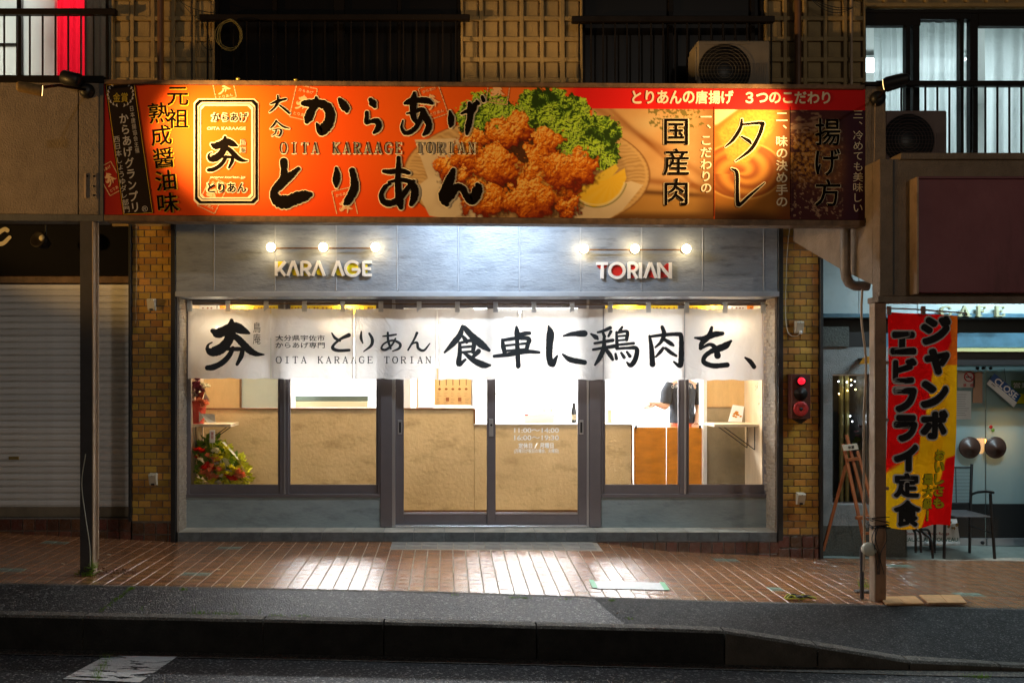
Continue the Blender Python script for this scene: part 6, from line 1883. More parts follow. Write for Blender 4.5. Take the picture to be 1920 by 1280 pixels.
# body: legs, pelvis, spine, neck, head, arms (one continuous surface)
V = [(c, YPp, zf+.95), (c, YPp, zf+1.12), (c, YPp+.01, zf+1.30), (c, YPp, zf+1.42), (c, YPp, zf+1.50), (c-.005, YPp-.01, zf+1.58), (c-.01, YPp-.02, zf+1.68),
     (c-.09, YPp, zf+.90), (c-.10, YPp+.01, zf+.5), (c-.10, YPp+.03, zf+.08), (c-.11, YPp-.10, zf+.035),
     (c+.09, YPp, zf+.90), (c+.10, YPp+.01, zf+.5), (c+.10, YPp+.03, zf+.08), (c+.11, YPp-.10, zf+.035),
     (c-.17, YPp, zf+1.40), (c-.21, YPp-.08, zf+1.16), (c-.33, YPp-.20, zf+1.20), (c-.37, YPp-.22, zf+1.205),
     (c+.17, YPp, zf+1.40), (c+.20, YPp+.02, zf+1.14), (c+.14, YPp-.12, zf+1.0), (c+.12, YPp-.17, zf+.98)]
E = [(0, 1), (1, 2), (2, 3), (3, 4), (4, 5), (5, 6), (0, 7), (7, 8), (8, 9), (9, 10), (0, 11), (11, 12), (12, 13), (13, 14), (3, 15), (15, 16), (16, 17), (17, 18), (3, 19), (19, 20), (20, 21), (21, 22)]
Rr = [(.14, .11), (.13, .10), (.15, .10), (.13, .09), (.055, .055), (.085, .09), (.075, .085), .085, .06, .045, .04, .085, .06, .045, .04, .06, .043, .032, .025, .06, .043, .032, .025]
skin_body('body', V, E, Rr, M_skin, per)
# shirt and apron wrap the trunk
def trunk(name, m, rings, parent, n=24):
    rings = [(a, b*.86, c_, d) for a, b, c_, d in rings]
    vs, fs = [], []
    for (z_, rx, ry, dx_) in rings:
        for k in range(n):
            a = 2*math.pi*k/n; wob = 1+.02*math.sin(5*a+z_*9)
            vs.append((c+dx_+rx*wob*math.cos(a), YPp+ry*wob*math.sin(a), z_))
    for i in range(len(rings)-1):
        for k in range(n): fs.append((i*n+k, i*n+(k+1) % n, (i+1)*n+(k+1) % n, (i+1)*n+k))
    return MB().add(vs, fs, True).build(name, m, parent)
shirt = trunk('tshirt', M_shirt, [(zf+.98, .175, .135, 0), (zf+1.03, .172, .13, 0), (zf+1.12, .162, .125, 0), (zf+1.25, .175, .13, 0), (zf+1.36, .19, .125, 0), (zf+1.43, .17, .105, 0), (zf+1.47, .09, .08, 0), (zf+1.485, .065, .065, 0)], per)
sl = MB()
sl.tube([(c-.13, YPp, zf+1.42), (c-.19, YPp-.03, zf+1.33), (c-.215, YPp-.07, zf+1.2)], [.07, .07, .066], 14).tube([(c+.13, YPp, zf+1.42), (c+.19, YPp+.01, zf+1.33), (c+.21, YPp+.02, zf+1.2)], [.07, .07, .066], 14)
sl.build('sleeves', M_shirt, shirt)
trunk('apron', M_trou, [(zf+.45, .19, .13, 0), (zf+.7, .185, .14, 0), (zf+.9, .178, .14, 0), (zf+1.0, .168, .128, 0)], per)
w = MB()
for i, ch in enumerate('ORIAN'):
    xx = 1259+8.0*i; v_, f_ = glyph(ch, .02)
    put(w, v_, f_, xx, xx+5.5, 721-1.5*math.sin(i/4*3.14), 728-1.5*math.sin(i/4*3.14), YPp-.136, .0)
w.build('shirt_lettering', mat('grey_print', (.45, .47, .5), .8), shirt, recalc=False)
hh = MB().ball((c-.008, YPp+.012, zf+1.705), .105, 14, 10, (.9, 1.0, .98)); hh.build('hair', M_hair, per)
fc = MB()
fc.ball((c-.045, YPp-.105, zf+1.66), .011, 8, 6).ball((c+.03, YPp-.105, zf+1.66), .011, 8, 6)
fc.build('eyes', M_black, per)
MB().ball((c-.01, YPp-.112, zf+1.63), .018, 8, 6, (.7, 1, 1.2)).ball((c-.1, YPp, zf+1.64), .02, 8, 6, (.5, .8, 1.3)).ball((c+.085, YPp, zf+1.64), .02, 8, 6, (.5, .8, 1.3)).build('nose_and_ears', M_skin, per)
MB().ball((c-.01, YPp-.1, zf+1.595), .02, 8, 6, (1.2, .5, .3)).build('mouth', mat('lips', (.45, .15, .12), .5), per)
def hand(wr, d, side, up):
    wr = Vector(wr); d = Vector(d).normalized(); s_ = d.cross(Vector(up)).normalized()*side; u_ = s_.cross(d)*side
    mb = MB()
    mb.tube([wr-d*.01, wr+d*.03, wr+d*.075], [.021, .033, .034], 10)
    for k, (o_, ln_) in enumerate(((-.026, .062), (-.009, .072), (.009, .068), (.025, .052))):
        p0 = wr+d*.07+s_*o_; p1 = p0+d*ln_*.5-u_*.006; p2 = p1+d*ln_*.35-u_*.022; p3 = p2+d*ln_*.15-u_*.014
        mb.tube([p0, p1, p2, p3], [.0095, .009, .008, .006], 7)
    p0 = wr+d*.02-s_*.025; mb.tube([p0, p0-s_*.02+d*.025-u_*.008, p0-s_*.018+d*.05-u_*.02], [.012, .01, .007], 7)
    return mb
hand((c-.37, YPp-.22, zf+1.205), (-1, -.15, -.1), 1, (0, 0, 1)).build('hand', M_skin, per)
hand((c+.12, YPp-.17, zf+.98), (-.3, -.8, -.2), -1, (0, 0, 1)).build('hand', M_skin, per)
ty = thing('white_tray', 'white dish held in the left hand of the person in navy t-shirt', 'dish', (c-.47, YPp-.25, zf+1.17))
MB().lathe((c-.47, YPp-.25, zf+1.155), (0, 0, 1), [(0, .05), (.004, .06), (.02, .085), (.022, .083), (.008, .055)], 24).build('dish', M_white, ty)

# ------------------------------------------------------------------ bouquets
M_leaf = mat('bouquet_leaf', (.18, .32, .03), .5, noise=.35, nscale=30)
M_leafy = mat('yellow_green_leaf', (.75, .75, .05), .5, noise=.3, nscale=30)
def petals(mb, c, r, rr, n=12, up=.4):
    for k in range(n):
        a = 2*math.pi*k/n+rr.uniform(-.2, .2); t_ = rr.uniform(.1, 1.2)
        d = Vector((math.cos(a)*math.cos(t_), math.sin(a)*math.cos(t_), math.sin(t_)*up+.1)).normalized()
        s_ = d.cross(Vector((0, 0, 1))).normalized()*r*.35
        p = Vector(c)
        mb.add([p, p+d*r*.6+s_, p+d*r, p+d*r*.6-s_], [(0, 1, 2, 3)])
def leafblob(mb, c, R_, n, ln, rr, sq=(1, .6, 1)):
    for k in range(n):
        d = Vector((rr.gauss(0, 1)*sq[0], rr.gauss(0, 1)*sq[1], rr.gauss(0, 1)*sq[2]))
        d.normalize(); p = Vector(c)+Vector((d.x*R_*sq[0], d.y*R_*sq[1], d.z*R_*sq[2]))*rr.uniform(.5, 1)
        q = (d+Vector((rr.uniform(-.6, .6), rr.uniform(-.6, .6), rr.uniform(-.4, .9)))).normalized()
        s_ = q.cross(Vector((rr.random(), rr.random(), rr.random()))).normalized()*ln*.3
        mb.add([p, p+q*ln*.45+s_, p+q*ln, p+q*ln*.45-s_], [(0, 1, 2, 3)])
def flower_parts(t, spec, seed):
    rr = random.Random(seed)
    for nm, m, items in spec:
        for (a, b, dY, r, n) in items:
            mb = MB(); c_ = (PX(a, .5), .5+dY, PZ(b, .5))
            if nm == 'leaves': leafblob(mb, c_, r, int(n*.7), r*.85, rr)
            else:
                for k in range(n):
                    cc = (c_[0]+rr.gauss(0, r*.55), c_[1]+rr.uniform(-r*.5, r*.3), c_[2]+rr.gauss(0, r*.5))
                    petals(mb, cc, r*.8, rr, 16, 1)
            mb.build(nm, m, t, recalc=False)
M_cello = glassmat('cellophane')
def cello(t, polys, Y=.44):
    for pl in polys:
        vs = []
        for i, (a, b) in enumerate(pl): vs.append((PX(a, Y), Y+.02*((i*7) % 3-1), PZ(b, Y)))
        MB().add(vs, [tuple(range(len(vs)))] if len(vs) == 3 else [(0, 1, 2), (0, 2, 3)]).build('wrapping', mat('shiny_wrap', (.75, .72, .62), .12, bump=.8, bscale=22), t, recalc=False)
M_fr = mat('red_petal', (.75, .04, .015), .5); M_fo = mat('salmon_petal', (.9, .32, .14), .5); M_fy = mat('yellow_petal', (.85, .78, .05), .5); M_fw = mat('cream_petal', (.8, .74, .55), .5); M_fp = mat('plum_petal', (.22, .03, .06), .5)
b1 = thing('flower_bouquet', 'large bouquet of red, salmon and yellow-green flowers below the left shelf', 'bouquet', (PX(410, .5), .5, ZF))
flower_parts(b1, [('leaves', M_leaf, [(385, 855, 0, .13, 150), (372, 870, .02, .11, 90), (395, 835, 0, .1, 90), (420, 880, 0, .14, 110)]),
  ('leaves', M_leafy, [(412, 848, -.02, .10, 130), (440, 880, 0, .12, 150), (400, 905, 0, .14, 140), (455, 895, 0, .08, 90)]),
  ('red_flowers', M_fr, [(380, 848, -.08, .06, 6), (395, 872, -.09, .07, 8), (438, 898, -.09, .06, 6)]),
  ('salmon_flowers', M_fo, [(405, 862, -.09, .07, 7), (398, 890, -.1, .08, 8), (450, 893, -.09, .07, 7)]),
  ('yellow_flowers', M_fy, [(415, 850, -.09, .06, 7), (432, 880, -.1, .07, 8), (410, 900, -.1, .06, 6)]),
  ('cream_flowers', M_fw, [(408, 845, -.1, .05, 4), (412, 902, -.11, .06, 5)])], 1)
cello(b1, [[(417, 828), (421, 828), (455, 868), (448, 862)], [(408, 852), (440, 865), (432, 888), (418, 876)], [(447, 860), (462, 885), (455, 884)], [(396, 856), (412, 868), (402, 872)]])
MB().lathe((PX(412, .5), .5, ZF), (0, 0, 1), [(0, .09), (.02, .1), (.24, .13), (.25, .12)], 18).build('pot', M_birch, b1)
MB().pbox(393, 403, 806, 830, .41, .414, .001).build('name_tag', M_white, b1)
w = MB(); column_text(w, '御祝', 398, 809, 823, 4.5, .408, .01); w.build('tag_lettering', M_red, b1, recalc=False)
MB().tube([(PX(398, .41), .415, PZ(830, .41)), (PX(399, .41), .42, PZ(870, .41))], .002, 5).build('tag_stick', M_white, b1)
b2 = thing('flower_bouquet', 'bouquet in red wrapping paper on the left shelf', 'bouquet', (PX(370, .55), .55, zs))
flower_parts(b2, [('plum_flowers', M_fp, [(368, 724, -.05, .07, 9), (378, 732, -.05, .06, 7), (362, 735, -.05, .05, 5)]), ('cream_flowers', M_fw, [(383, 724, -.06, .05, 5), (372, 740, -.07, .04, 4)]), ('yellow_flowers', M_fy, [(360, 708, -.03, .05, 5)]), ('salmon_flowers', M_fo, [(385, 762, -.06, .06, 6)])], 5)
M_rp = mat('red_wrap_paper', (.55, .05, .025), .4, noise=.3, nscale=14, bump=1, bscale=18)
rr = random.Random(6); mb = MB()
for k in range(9):
    a0 = rr.uniform(354, 378); b0 = rr.uniform(738, 768)
    pts = [(a0, b0), (a0+rr.uniform(8, 18), b0+rr.uniform(-8, 8)), (a0+rr.uniform(2, 14), b0+rr.uniform(14, 26)), (a0-rr.uniform(0, 4), b0+rr.uniform(10, 24))]
    mb.add([(PX(a, .5), .47+rr.uniform(-.04, .05), PZ(min(b, 793), .5)) for a, b in pts], [(0, 1, 2), (0, 2, 3)])
mb.lathe((PX(368, .5), .52, zs), (0, 0, 1), [(0, .07), (.02, .075), (.2, .1), (.24, .115)], 16)
mb.build('wrapping_paper', M_rp, b2, recalc=False)
cello(b2, [[(378, 775), (402, 776), (404, 792), (390, 793)], [(386, 735), (394, 752), (380, 748)], [(374, 770), (382, 782), (372, 792)]])

# ------------------------------------------------------------------ wall fittings on the piers
def sockbox(px_, py_, label, plug=False, s_=1.0):
    t = thing('outdoor_socket', label, 'socket', (PX(px_), -.01, PZ(py_+12)), 'weatherproof sockets on the brick piers')
    X0, X1 = PX(px_-7*s_), PX(px_+7*s_)
    ang = [(-.012, -9), (-.06, -9), (-.066, -6), (-.045, 6), (-.035, 12), (-.012, 12)]
    vs = [(X, -.0+a, PZ(py_+b)) for X in (X0, X1) for a, b in ang]; n = len(ang)
    MB().add(vs, [tuple(range(n)), tuple(range(2*n-1, n-1, -1))]+[(i, (i+1) % n, n+(i+1) % n, n+i) for i in range(n)]).build('cover', M_offwhite, t, bevel=.003)
    MB().box(X0-.002, X1+.002, -.018, -.002, PZ(py_+13), PZ(py_-10), .003).build('back_plate', M_offwhite, t)
    MB().lathe((PX(px_), -.062, PZ(py_-6)), (0, -1, 0), [(-.004, .004), (.004, .004)], 8).build('screw', M_black, t)
    if plug: MB().lathe((PX(px_+1), -.05, PZ(py_+9)), (0, -.3, -1), [(0, .013), (.03, .012)], 10).build('plug', M_white, t)
    else: MB().box(PX(px_-3), PX(px_+3), -.042, -.036, PZ(py_+12.5), PZ(py_+9)).build('outlet_slot', M_black, t)
sockbox(286, 570, 'cream socket box high on the left brick pier'); sockbox(289, 896, 'cream socket box low on the left brick pier')
sockbox(1496, 612, 'cream socket box high on the right brick pier with cable plugged in', True); sockbox(1499, 932, 'cream socket box low on the right brick pier')
cb = MB().tube([tuple(p) for p in bent([(PX(1480), -.02, PZ(420)), (PX(1474), -.02, PZ(480)), (PX(1471), -.025, PZ(560)), (PX(1472), -.03, PZ(610)), (PX(1478), -.04, PZ(628)), (PX(1490), -.05, PZ(630)), (PX(1497), -.055, PZ(624))])], .0035, 6)
tag(cb.build('power_cable', M_offwhite, loc=(PX(1475), -.02, PZ(600))), 'white cable curving down to the high socket on the right brick pier', 'cable')
cb = MB().tube([tuple(p) for p in bent([(PX(256), -.015, PZ(420)), (PX(257), -.015, PZ(520)), (PX(255.5), -.015, PZ(575)), (PX(257), -.015, PZ(595)), (PX(255), -.015, PZ(606))])], .002, 5)
tag(cb.build('hanging_wire', M_offwhite, loc=(PX(256), -.015, PZ(500))), 'thin wire hanging down the left edge of the left brick pier', 'cable')
al = thing('fire_alarm', 'brown fire alarm box with red lamp and red push ring on the right brick pier', 'fire alarm', (PX(1501), -.02, PZ(785)))
MB().pbox(1484, 1520, 701, 785, -.10, -.0, .006).build('box', mat('brown_enamel_box', (.10, .03, .022), .45, noise=.3, nscale=9), al)
MB().prism([(PX(1489, -.06), PZ(785.5, -.06)), (PX(1515, -.06), PZ(785.5, -.06)), (PX(1502, -.06), PZ(794, -.06))], -.06, -.0).build('shadow_wedge', M_black, al)  # black wedge shaped as the shadow below the box
def disc(px_, py_, r, m, nm, prof=None, Y=-.1):
    return MB().lathe((PX(px_, Y), Y, PZ(py_, Y)), (0, -1, 0), prof or [(0, r), (.008, r), (.012, r*.9)], 24).build(nm, m, al)
disc(1501.5, 714, .052, M_darkmetal, 'lamp_bezel'); disc(1501.5, 714, .04, glow('red_lamp', (1, .01, .03), .7), 'red_lamp', [(.008, .036), (.03, .032), (.042, .02), (.046, .005)])
disc(1501, 738, .06, M_darkmetal, 'bell_grille', [(0, .066), (.004, .066), (.004, .05), (.007, .05), (.007, .03), (.01, .03), (.01, .005)])
disc(1501, 766, .072, mat('red_enamel', (.5, .035, .035), .4, noise=.2, nscale=30), 'push_ring', [(0, .072), (.012, .072), (.018, .062), (.014, .03), (.012, .02)])
disc(1501, 766.5, .018, M_black, 'push_button', [(.012, .018), (.02, .016), (.022, .006)])
w = MB(); word(w, '消火栓', 1493, 1509, 757, 761, -.1205, .01); w.build('lettering', mat('dark_red_print', (.15, .01, .01), .5), al, recalc=False)
# ------------------------------------------------------------------ cafe next door
cf = thing('cafe_facade', 'cafe front with pale blue fascia, stucco column and frosted glass doors', 'cafe front', (PX(1750), .2, PZ(1040)))
M_cafefascia = mat('pale_blue_panel', (.42, .52, .54), .55, noise=.1, nscale=3, dirt=((.2, .26, .27), 7, .4))
M_cafeblue = mat('blue_metal', (.07, .16, .22), .4, noise=.3, nscale=8)
M_cafest = mat('grey_stucco', (.25, .27, .27), .9, noise=.2, nscale=8, bump=1, bscale=90)
M_granite = mat('dark_granite', (.07, .08, .07), .5, noise=.6, nscale=60, bump=.6, bscale=70)
YF = .06
for a, b in ((1541, 1609.5), (1610.5, 1719.5), (1720.5, 1831.5), (1832.5, 1945), (1946, 2060), (2061, 2180)):
    MB().pbox(a, b, 380, 588, YF, YF+.2, .003, ref=YF).build('fascia_panel', M_cafefascia, cf)
MB().pbox(1541, 2180, 588.5, 596, YF-.03, YF+.2, .004, ref=YF).build('drip_ledge', M_cafeblue, cf)
MB().pbox(1541, 2180, 596.5, 622, YF+.18, YF+.24, ref=YF).build('recess', M_black, cf)
MB().pbox(1541, 1594, 612, 650, YF+.02, YF+.24, .003, ref=YF).build('granite_band', M_granite, cf)
MB().pbox(1594.5, 1660, 622, 650, YF+.06, YF+.24, .003, ref=YF).build('shutter_box', M_black, cf)
MB().pbox(1661, 2180, 623, 651, YF+.1, YF+.3, .004, ref=YF).build('blue_band', M_cafeblue, cf)
MB().pbox(1661, 2180, 652, 659, YF+.08, YF+.3, .003, ref=YF).build('brass_strip', mat('yellowed_trim', (.5, .47, .22), .45), cf)
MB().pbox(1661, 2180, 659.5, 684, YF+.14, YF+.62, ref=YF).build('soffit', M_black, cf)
Yk = .10
for a, b, c_, d_, nm, mm in ((1541, 1561, 650.5, 985, 'column', M_cafest), (1631, 1700, 650.5, 985, 'column', M_cafest), (1561.2, 1630.8, 650.5, 701, 'lintel', M_cafest), (1561.2, 1630.8, 946, 985, 'sill_wall', M_cafest), (1541, 1700, 985.5, 1060, 'granite_base', M_granite)):
    MB().pbox(a, b, c_, d_, Yk, Yk+.5, ref=Yk).build(nm, mm, cf)
MB().box(PX(1700, Yk)-.1, PX(1700, Yk)-.002, Yk+.5, .75, -.3, 2.2).build('column', M_cafest, cf)
wn_ = MB().pbox(1561.5, 1630.5, 701.5, 704, Yk+.04, Yk+.09, ref=Yk).pbox(1561.5, 1563.5, 704, 946, Yk+.04, Yk+.09, ref=Yk).pbox(1628.5, 1630.5, 704, 946, Yk+.04, Yk+.09, ref=Yk).pbox(1563.5, 1628.5, 943, 946, Yk+.04, Yk+.09, ref=Yk).build('display_window', M_framelight, cf)
MB().pbox(1563.5, 1628.5, 704, 943, Yk+.06, Yk+.065, ref=Yk).build('pane', M_glass, wn_)
MB().box(PX(1541, Yk), PX(1631, Yk)+.1, Yk+.5, Yk+.55, -.2, 2.0).build('display_back', mat('dark_green_wall', (.03, .045, .045), .7), cf)
t = thing('bamboo_display', 'green bamboo poles standing in the cafe display window', 'bamboo', (PX(1580, .35), .35, PZ(940, .35)))
M_bam = mat('bamboo', (.35, .33, .12), .4, noise=.2, nscale=6)
for px_, r in ((1577, .022), (1588, .021)):
    w = MB(); pts = []; rs = []
    for k in range(12):
        z0 = PZ(940, .35)+k*.13
        pts += [(PX(px_, .35), .35, z0), (PX(px_, .35), .35, z0+.006), (PX(px_, .35), .35, z0+.012), (PX(px_, .35), .35, z0+.12)]; rs += [r*1.12, r*1.12, r, r]
    w.tube(pts, rs, 12).build('pole', M_bam, t)
t = thing('fairy_lights', 'small hanging string of white and yellow lights in the display window', 'string lights', (PX(1595, .3), .3, PZ(705, .3)))
w = MB(); r_ = random.Random(3)
w2 = MB()
for (px_, py_) in ((1572, 715), (1573, 738), (1588, 716), (1589, 732), (1596, 712), (1596, 722), (1603, 715), (1604, 730), (1598, 790), (1594, 780)):
    (w if r_.random() < .5 else w2).ball((PX(px_, .3), .3, PZ(py_, .3)), .007, 6, 5)
w.build('white_lights', glow('cold_led', (.8, .9, 1), 9), t); w2.build('warm_lights', glow('warm_led', (1, .7, .25), 9), t)
MB().tube([(PX(1572, .3), .3, PZ(704, .3)), (PX(1573, .3), .3, PZ(740, .3))], .0015, 5).tube([(PX(1603, .3), .3, PZ(704, .3)), (PX(1604, .3), .3, PZ(735, .3))], .0015, 5).build('wire', M_black, t)
t = thing('pink_flowers', 'small pink flowers in a pale vase behind the easel', 'flowers', (PX(1612, .3), .3, PZ(900, .3)))
w = MB(); rr = random.Random(5)
for a, b in ((1604, 810), (1618, 806), (1612, 800), (1624, 816), (1606, 818)): petals(w, (PX(a, .3), .28, PZ(b, .3)), .035, rr, 14, .3)
w.build('blossoms', mat('pink_petal', (.5, .25, .3), .6), t, recalc=False)
w = MB(); leafblob(w, (PX(1612, .3), .3, PZ(832, .3)), .06, 50, .05, rr); w.build('leaves', M_leaf, t, recalc=False)
MB().lathe((PX(1612, .3), .3, PZ(940, .3)), (0, 0, 1), [(0, .04), (.3, .045), (.52, .035), (.53, .03)], 16).build('vase', M_sage, t)
t = thing('yellow_lamp', 'small yellow shaded lamp sticking out behind the brown post', 'lamp', (PX(1630, -.2), -.2, PZ(675, -.2)))
MB().prism([(PX(1620, -.2), PZ(682, -.2)), (PX(1640, -.2), PZ(682, -.2)), (PX(1640, -.2), PZ(668, -.2)), (PX(1630, -.2), PZ(668, -.2))], -.26, -.1).build('shade', mat('yellow_shade', (.7, .38, .03), .5), t)
MB().box(PX(1638, -.2), PX(1650, -.2), -.15, .1, PZ(672, -.2)-.01, PZ(672, -.2)+.01).build('arm', M_black, t)

w = MB(); letY = YF-.05
cafe_ = thing('cafe_letters', 'pale green raised letters reading CAFE on the pale blue fascia', 'sign letters', (PX(1825, letY), letY, PZ(595, letY)))
M_let = mat('pale_green_metal', (.36, .36, .22), .5, noise=.1)
def solid_letter(ch, x0, x1, y0, y1, Y, dep, m, par):
    mb = MB()
    brush(mb, SERIF[ch], lambda u: x0+u*(x1-x0), lambda v: y0+v*(y1-y0), Y, (y1-y0)*1.1, .3, seg=6, rough=0, dy=.0004)
    me_o = mb.build('letter', m, par, recalc=False)
    s_ = me_o.modifiers.new('thick', 'SOLIDIFY'); s_.thickness = dep; s_.offset = 0
for ch, a, b in (('C', 1763, 1783), ('A', 1797, 1818), ('F', 1832, 1848), ('E', 1866, 1883)):
    solid_letter(ch, a, b, 575, 592, letY, .035, M_let, cafe_)

# doors
YDr = .66
M_frdoor = glassmat('frosted_door', haze=.75, hc=(.42, .56, .58))
cdr = thing('cafe_door', 'frosted double glass doors of the cafe with round wooden handles', 'door', (PX(1848, YDr), YDr, PZ(1022, YDr)))
for a, b in ((1702, 1847), (1849.5, 1995), (2000, 2150)):
    lf_ = MB().pbox(a, b, 684, 944, YDr, YDr+.01, ref=YDr).build('glass_leaf', M_frdoor, cdr)
    MB().pbox(a, b, 944.2, 1008, YDr, YDr+.01, ref=YDr).build('clear_strip', mat('dark_glass_strip', (.02, .02, .02), .1), lf_)
    MB().pbox(a, b, 1008.2, 1022, YDr-.015, YDr+.025, .003, ref=YDr).build('bottom_rail', M_framelight, lf_)
    for q_ in (b-7, ):
        MB().lathe((PX(q_, YDr), YDr-.016, PZ(1016, YDr)), (0, -1, 0), [(0, .02), (.012, .018)], 12).build('lock', M_black, lf_)
for q_ in (1813, 1861):
    w = MB().lathe((PX(q_, YDr), YDr-.005, PZ(838, YDr)), (0, -1, 0), [(0, .03), (.03, .03), (.032, .112), (.045, .116), (.052, .105), (.055, .08), (.058, .079), (.058, .05), (.062, .049), (.062, .02), (.066, .018)], 32).build('round_handle', mat('dark_turned_wood', (.07, .035, .025), .4, noise=.3, nscale=6, stretch=(1, 1, 6)), cdr)
for a in (1832, 1843, 1857):
    MB().lathe((PX(a, YDr), YDr-.002, PZ(690, YDr)), (0, -1, 0), [(0, .018), (.01, .016)], 12).build('glass_clamp', M_black, cdr)
pm = thing('floor_slab', 'pale worn concrete slab at the cafe entrance', 'floor', (PX(1850), .4, -.2))
MB().add([(PX(1541), .02, z_facade(PX(1541))+.002), (9, .02, z_facade(9)+.03), (9, 2.5, -.15), (PX(1541), 2.5, -.15)], [(0, 1, 2, 3)]).build('slab', mat('pale_concrete', (.24, .28, .25), .35, noise=.2, nscale=5, dirt=((.1, .13, .11), 8, .6)), pm)
pm['kind'] = 'structure'; del pm['category']; del pm['label']; pm.name = 'entrance_floor'; LOC['entrance_floor'] = LOC['floor_slab']
# interior behind the doors
cr = MB().box(PX(1700, .7), 9, 2.6, 2.7, -.2, 3).box(PX(1700, .7)-.1, PX(1700, .7), .7, 2.6, -.2, 3).box(9, 9.1, .1, 2.7, -.2, 3).box(PX(1700, .7)-.1, 9.1, .7, 2.7, 2.6, 2.7).build('cafe_room', mat('cafe_wall', (.12, .15, .16), .8)); cr['kind'] = 'structure'
t = thing('table_lamp', 'glowing amber table lamp behind the frosted cafe doors', 'lamp', (PX(1838, 1.0), 1.0, .4))
MB().lathe((PX(1838, 1.0), 1.0, PZ(850, 1.0)), (0, 0, 1), [(0, .02), (.1, .08), (.16, .06), (.17, .02)], 16).build('shade', glow('amber_shade', (1, .42, .06), 5), t)
MB().tube([(PX(1838, 1.0), 1.0, -.15), (PX(1838, 1.0), 1.0, PZ(850, 1.0))], .02, 8).build('stem', M_black, t)
l = bpy.data.lights.new('lamp', 'POINT'); l.energy = 1.5; l.color = (1, .42, .08); l.shadow_soft_size = .05
o = link(bpy.data.objects.new('lamp', l)); o.parent = t; o.location = Vector((PX(1845, .9), .88, PZ(815, .9)))-LOC[t.name]
l = bpy.data.lights.new('lamp', 'AREA'); l.energy = 8; l.color = (.7, .95, 1); l.size = 1.2
tt = thing('assumed_ceiling_light', 'assumed cool ceiling light inside the cafe', 'ceiling light', (5.6, 1.7, 2.55))  # unseen fitting, assumed for the dim teal light behind the doors
MB().box(5.1, 6.1, 1.5, 1.9, 2.56, 2.59).build('diffuser', glow('cafe_diffuser', (.75, .95, 1), 2), tt)
o = link(bpy.data.objects.new('lamp', l)); o.parent = tt; o.location = (0, 0, -.04)
# tube light added under the cafe canopy, assumed from its pale blue fascia
tt = thing('assumed_tube_light', 'assumed cool tube light hidden under the cafe canopy behind the purple sign', 'tube light', (5.6, -.75, 3.1))
MB().box(5.0, 6.2, -.8, -.7, 3.14, 3.19).build('housing', M_white, tt)
MB().tube([(5.02, -.75, 3.11), (6.18, -.75, 3.11)], .015, 10).build('tube', glow('cafe_tube_glow', (.7, .92, 1), 7), tt)
lamp_area('lamp', (5.6, -.75, 3.08), 1.18, 38, (.68, .9, 1), (0, 0, 0), .06, parent=tt)

# notices on the cafe glass
def card(name, label, cat, quad, Y, m, th=.003, build=None):
    cx_ = sum(p[0] for p in quad)/4; cy_ = max(p[1] for p in quad)
    t = thing(name, label, cat, (PX(cx_, Y), Y, PZ(cy_, Y)))
    MB().prism([(PX(a, Y), PZ(b, Y)) for a, b in quad], Y, Y+th).build('sheet', m, t)
    return t
Yn = YDr-.012
M_paper = mat('white_paper', (.72, .76, .78), .7)
t = card('paper_notice', 'handwritten white notice taped on the left cafe door', 'notice', [(1787, 732), (1821, 733), (1821, 786), (1786, 786)], Yn, M_paper)
w = MB(); r_ = random.Random(5)
for k in range(10):
    w.pbox(1790, 1817-r_.uniform(0, 8), 739+4.3*k, 739.8+4.3*k, Yn-.0012, Yn-.0004, ref=Yn)
w.build('handwriting', mat('grey_pen', (.3, .33, .36), .7), t)
t = card('no_smoking_sticker', 'no smoking sticker with red ring on the left cafe door', 'sticker', [(1795, 695), (1828, 695), (1828, 726), (1795, 726)], Yn, mat('pale_pink', (.6, .55, .52), .6))
w = MB(); rr_ = .05
cx_, cz_ = PX(1817, Yn), PZ(706, Yn)
w.tube([(cx_+rr_*math.cos(a), Yn-.003, cz_+rr_*math.sin(a)) for a in np.linspace(0, 6.283, 33)], .006, 6, False)
w.tube([(cx_-rr_*.7, Yn-.003, cz_+rr_*.7), (cx_+rr_*.7, Yn-.003, cz_-rr_*.7)], .005, 6)
w.build('ring', mat('sign_red', (.5, .02, .03), .5), t)
w = MB(); w.pbox(1811, 1822, 706, 708, Yn-.002, Yn-.0005, ref=Yn); w.build('cigarette', M_black, t)
w = MB(); word(w, '禁', 1806, 1812, 719, 725, Yn-.001, .02); word(w, '煙', 1819, 1826, 719, 725, Yn-.001, .02); w.build('lettering', MATS['sign_red'], t, recalc=False)
card('brown_notice', 'plain peach card on the glass between the cafe doors', 'notice', [(1825, 697), (1842, 697), (1842, 755), (1824, 755)], Yn, mat('peach_card', (.5, .3, .2), .7))
t = thing('door_curtain', 'short pale striped curtain behind the cafe doors', 'curtain', (PX(1850, YDr+.03), YDr+.03, PZ(767, YDr+.03)))
w = MB()
for k in range(34):
    a = 1780+8*k
    w.pbox(a, a+7.6, 692, 767, YDr+.02+.004*(k % 2), YDr+.024+.004*(k % 2), ref=YDr+.02)
w.build('strips', clothmat('pale_green_cloth', (.45, .48, .4), .4, .0), t)['kind'] = 'stuff'
Yc2 = YDr-.05
t = thing('close_sign', 'tilted blue and white sign reading CLOSE hanging on the cafe door', 'sign', (PX(1882, Yc2), Yc2, PZ(762, Yc2)))
tl, tr_, br, bl = (1865, 700), (1915, 741), (1901, 763), (1850, 719)
mid = lambda a, b, k: (a[0]+(b[0]-a[0])*k, a[1]+(b[1]-a[1])*k)
ml, mr_ = mid(tl, bl, .6), mid(tr_, br, .6)
MB().prism([(PX(a, Yc2), PZ(b, Yc2)) for a, b in (tl, tr_, mr_, ml)], Yc2, Yc2+.006).build('blue_half', mat('sign_blue', (.01, .08, .3), .35), t)
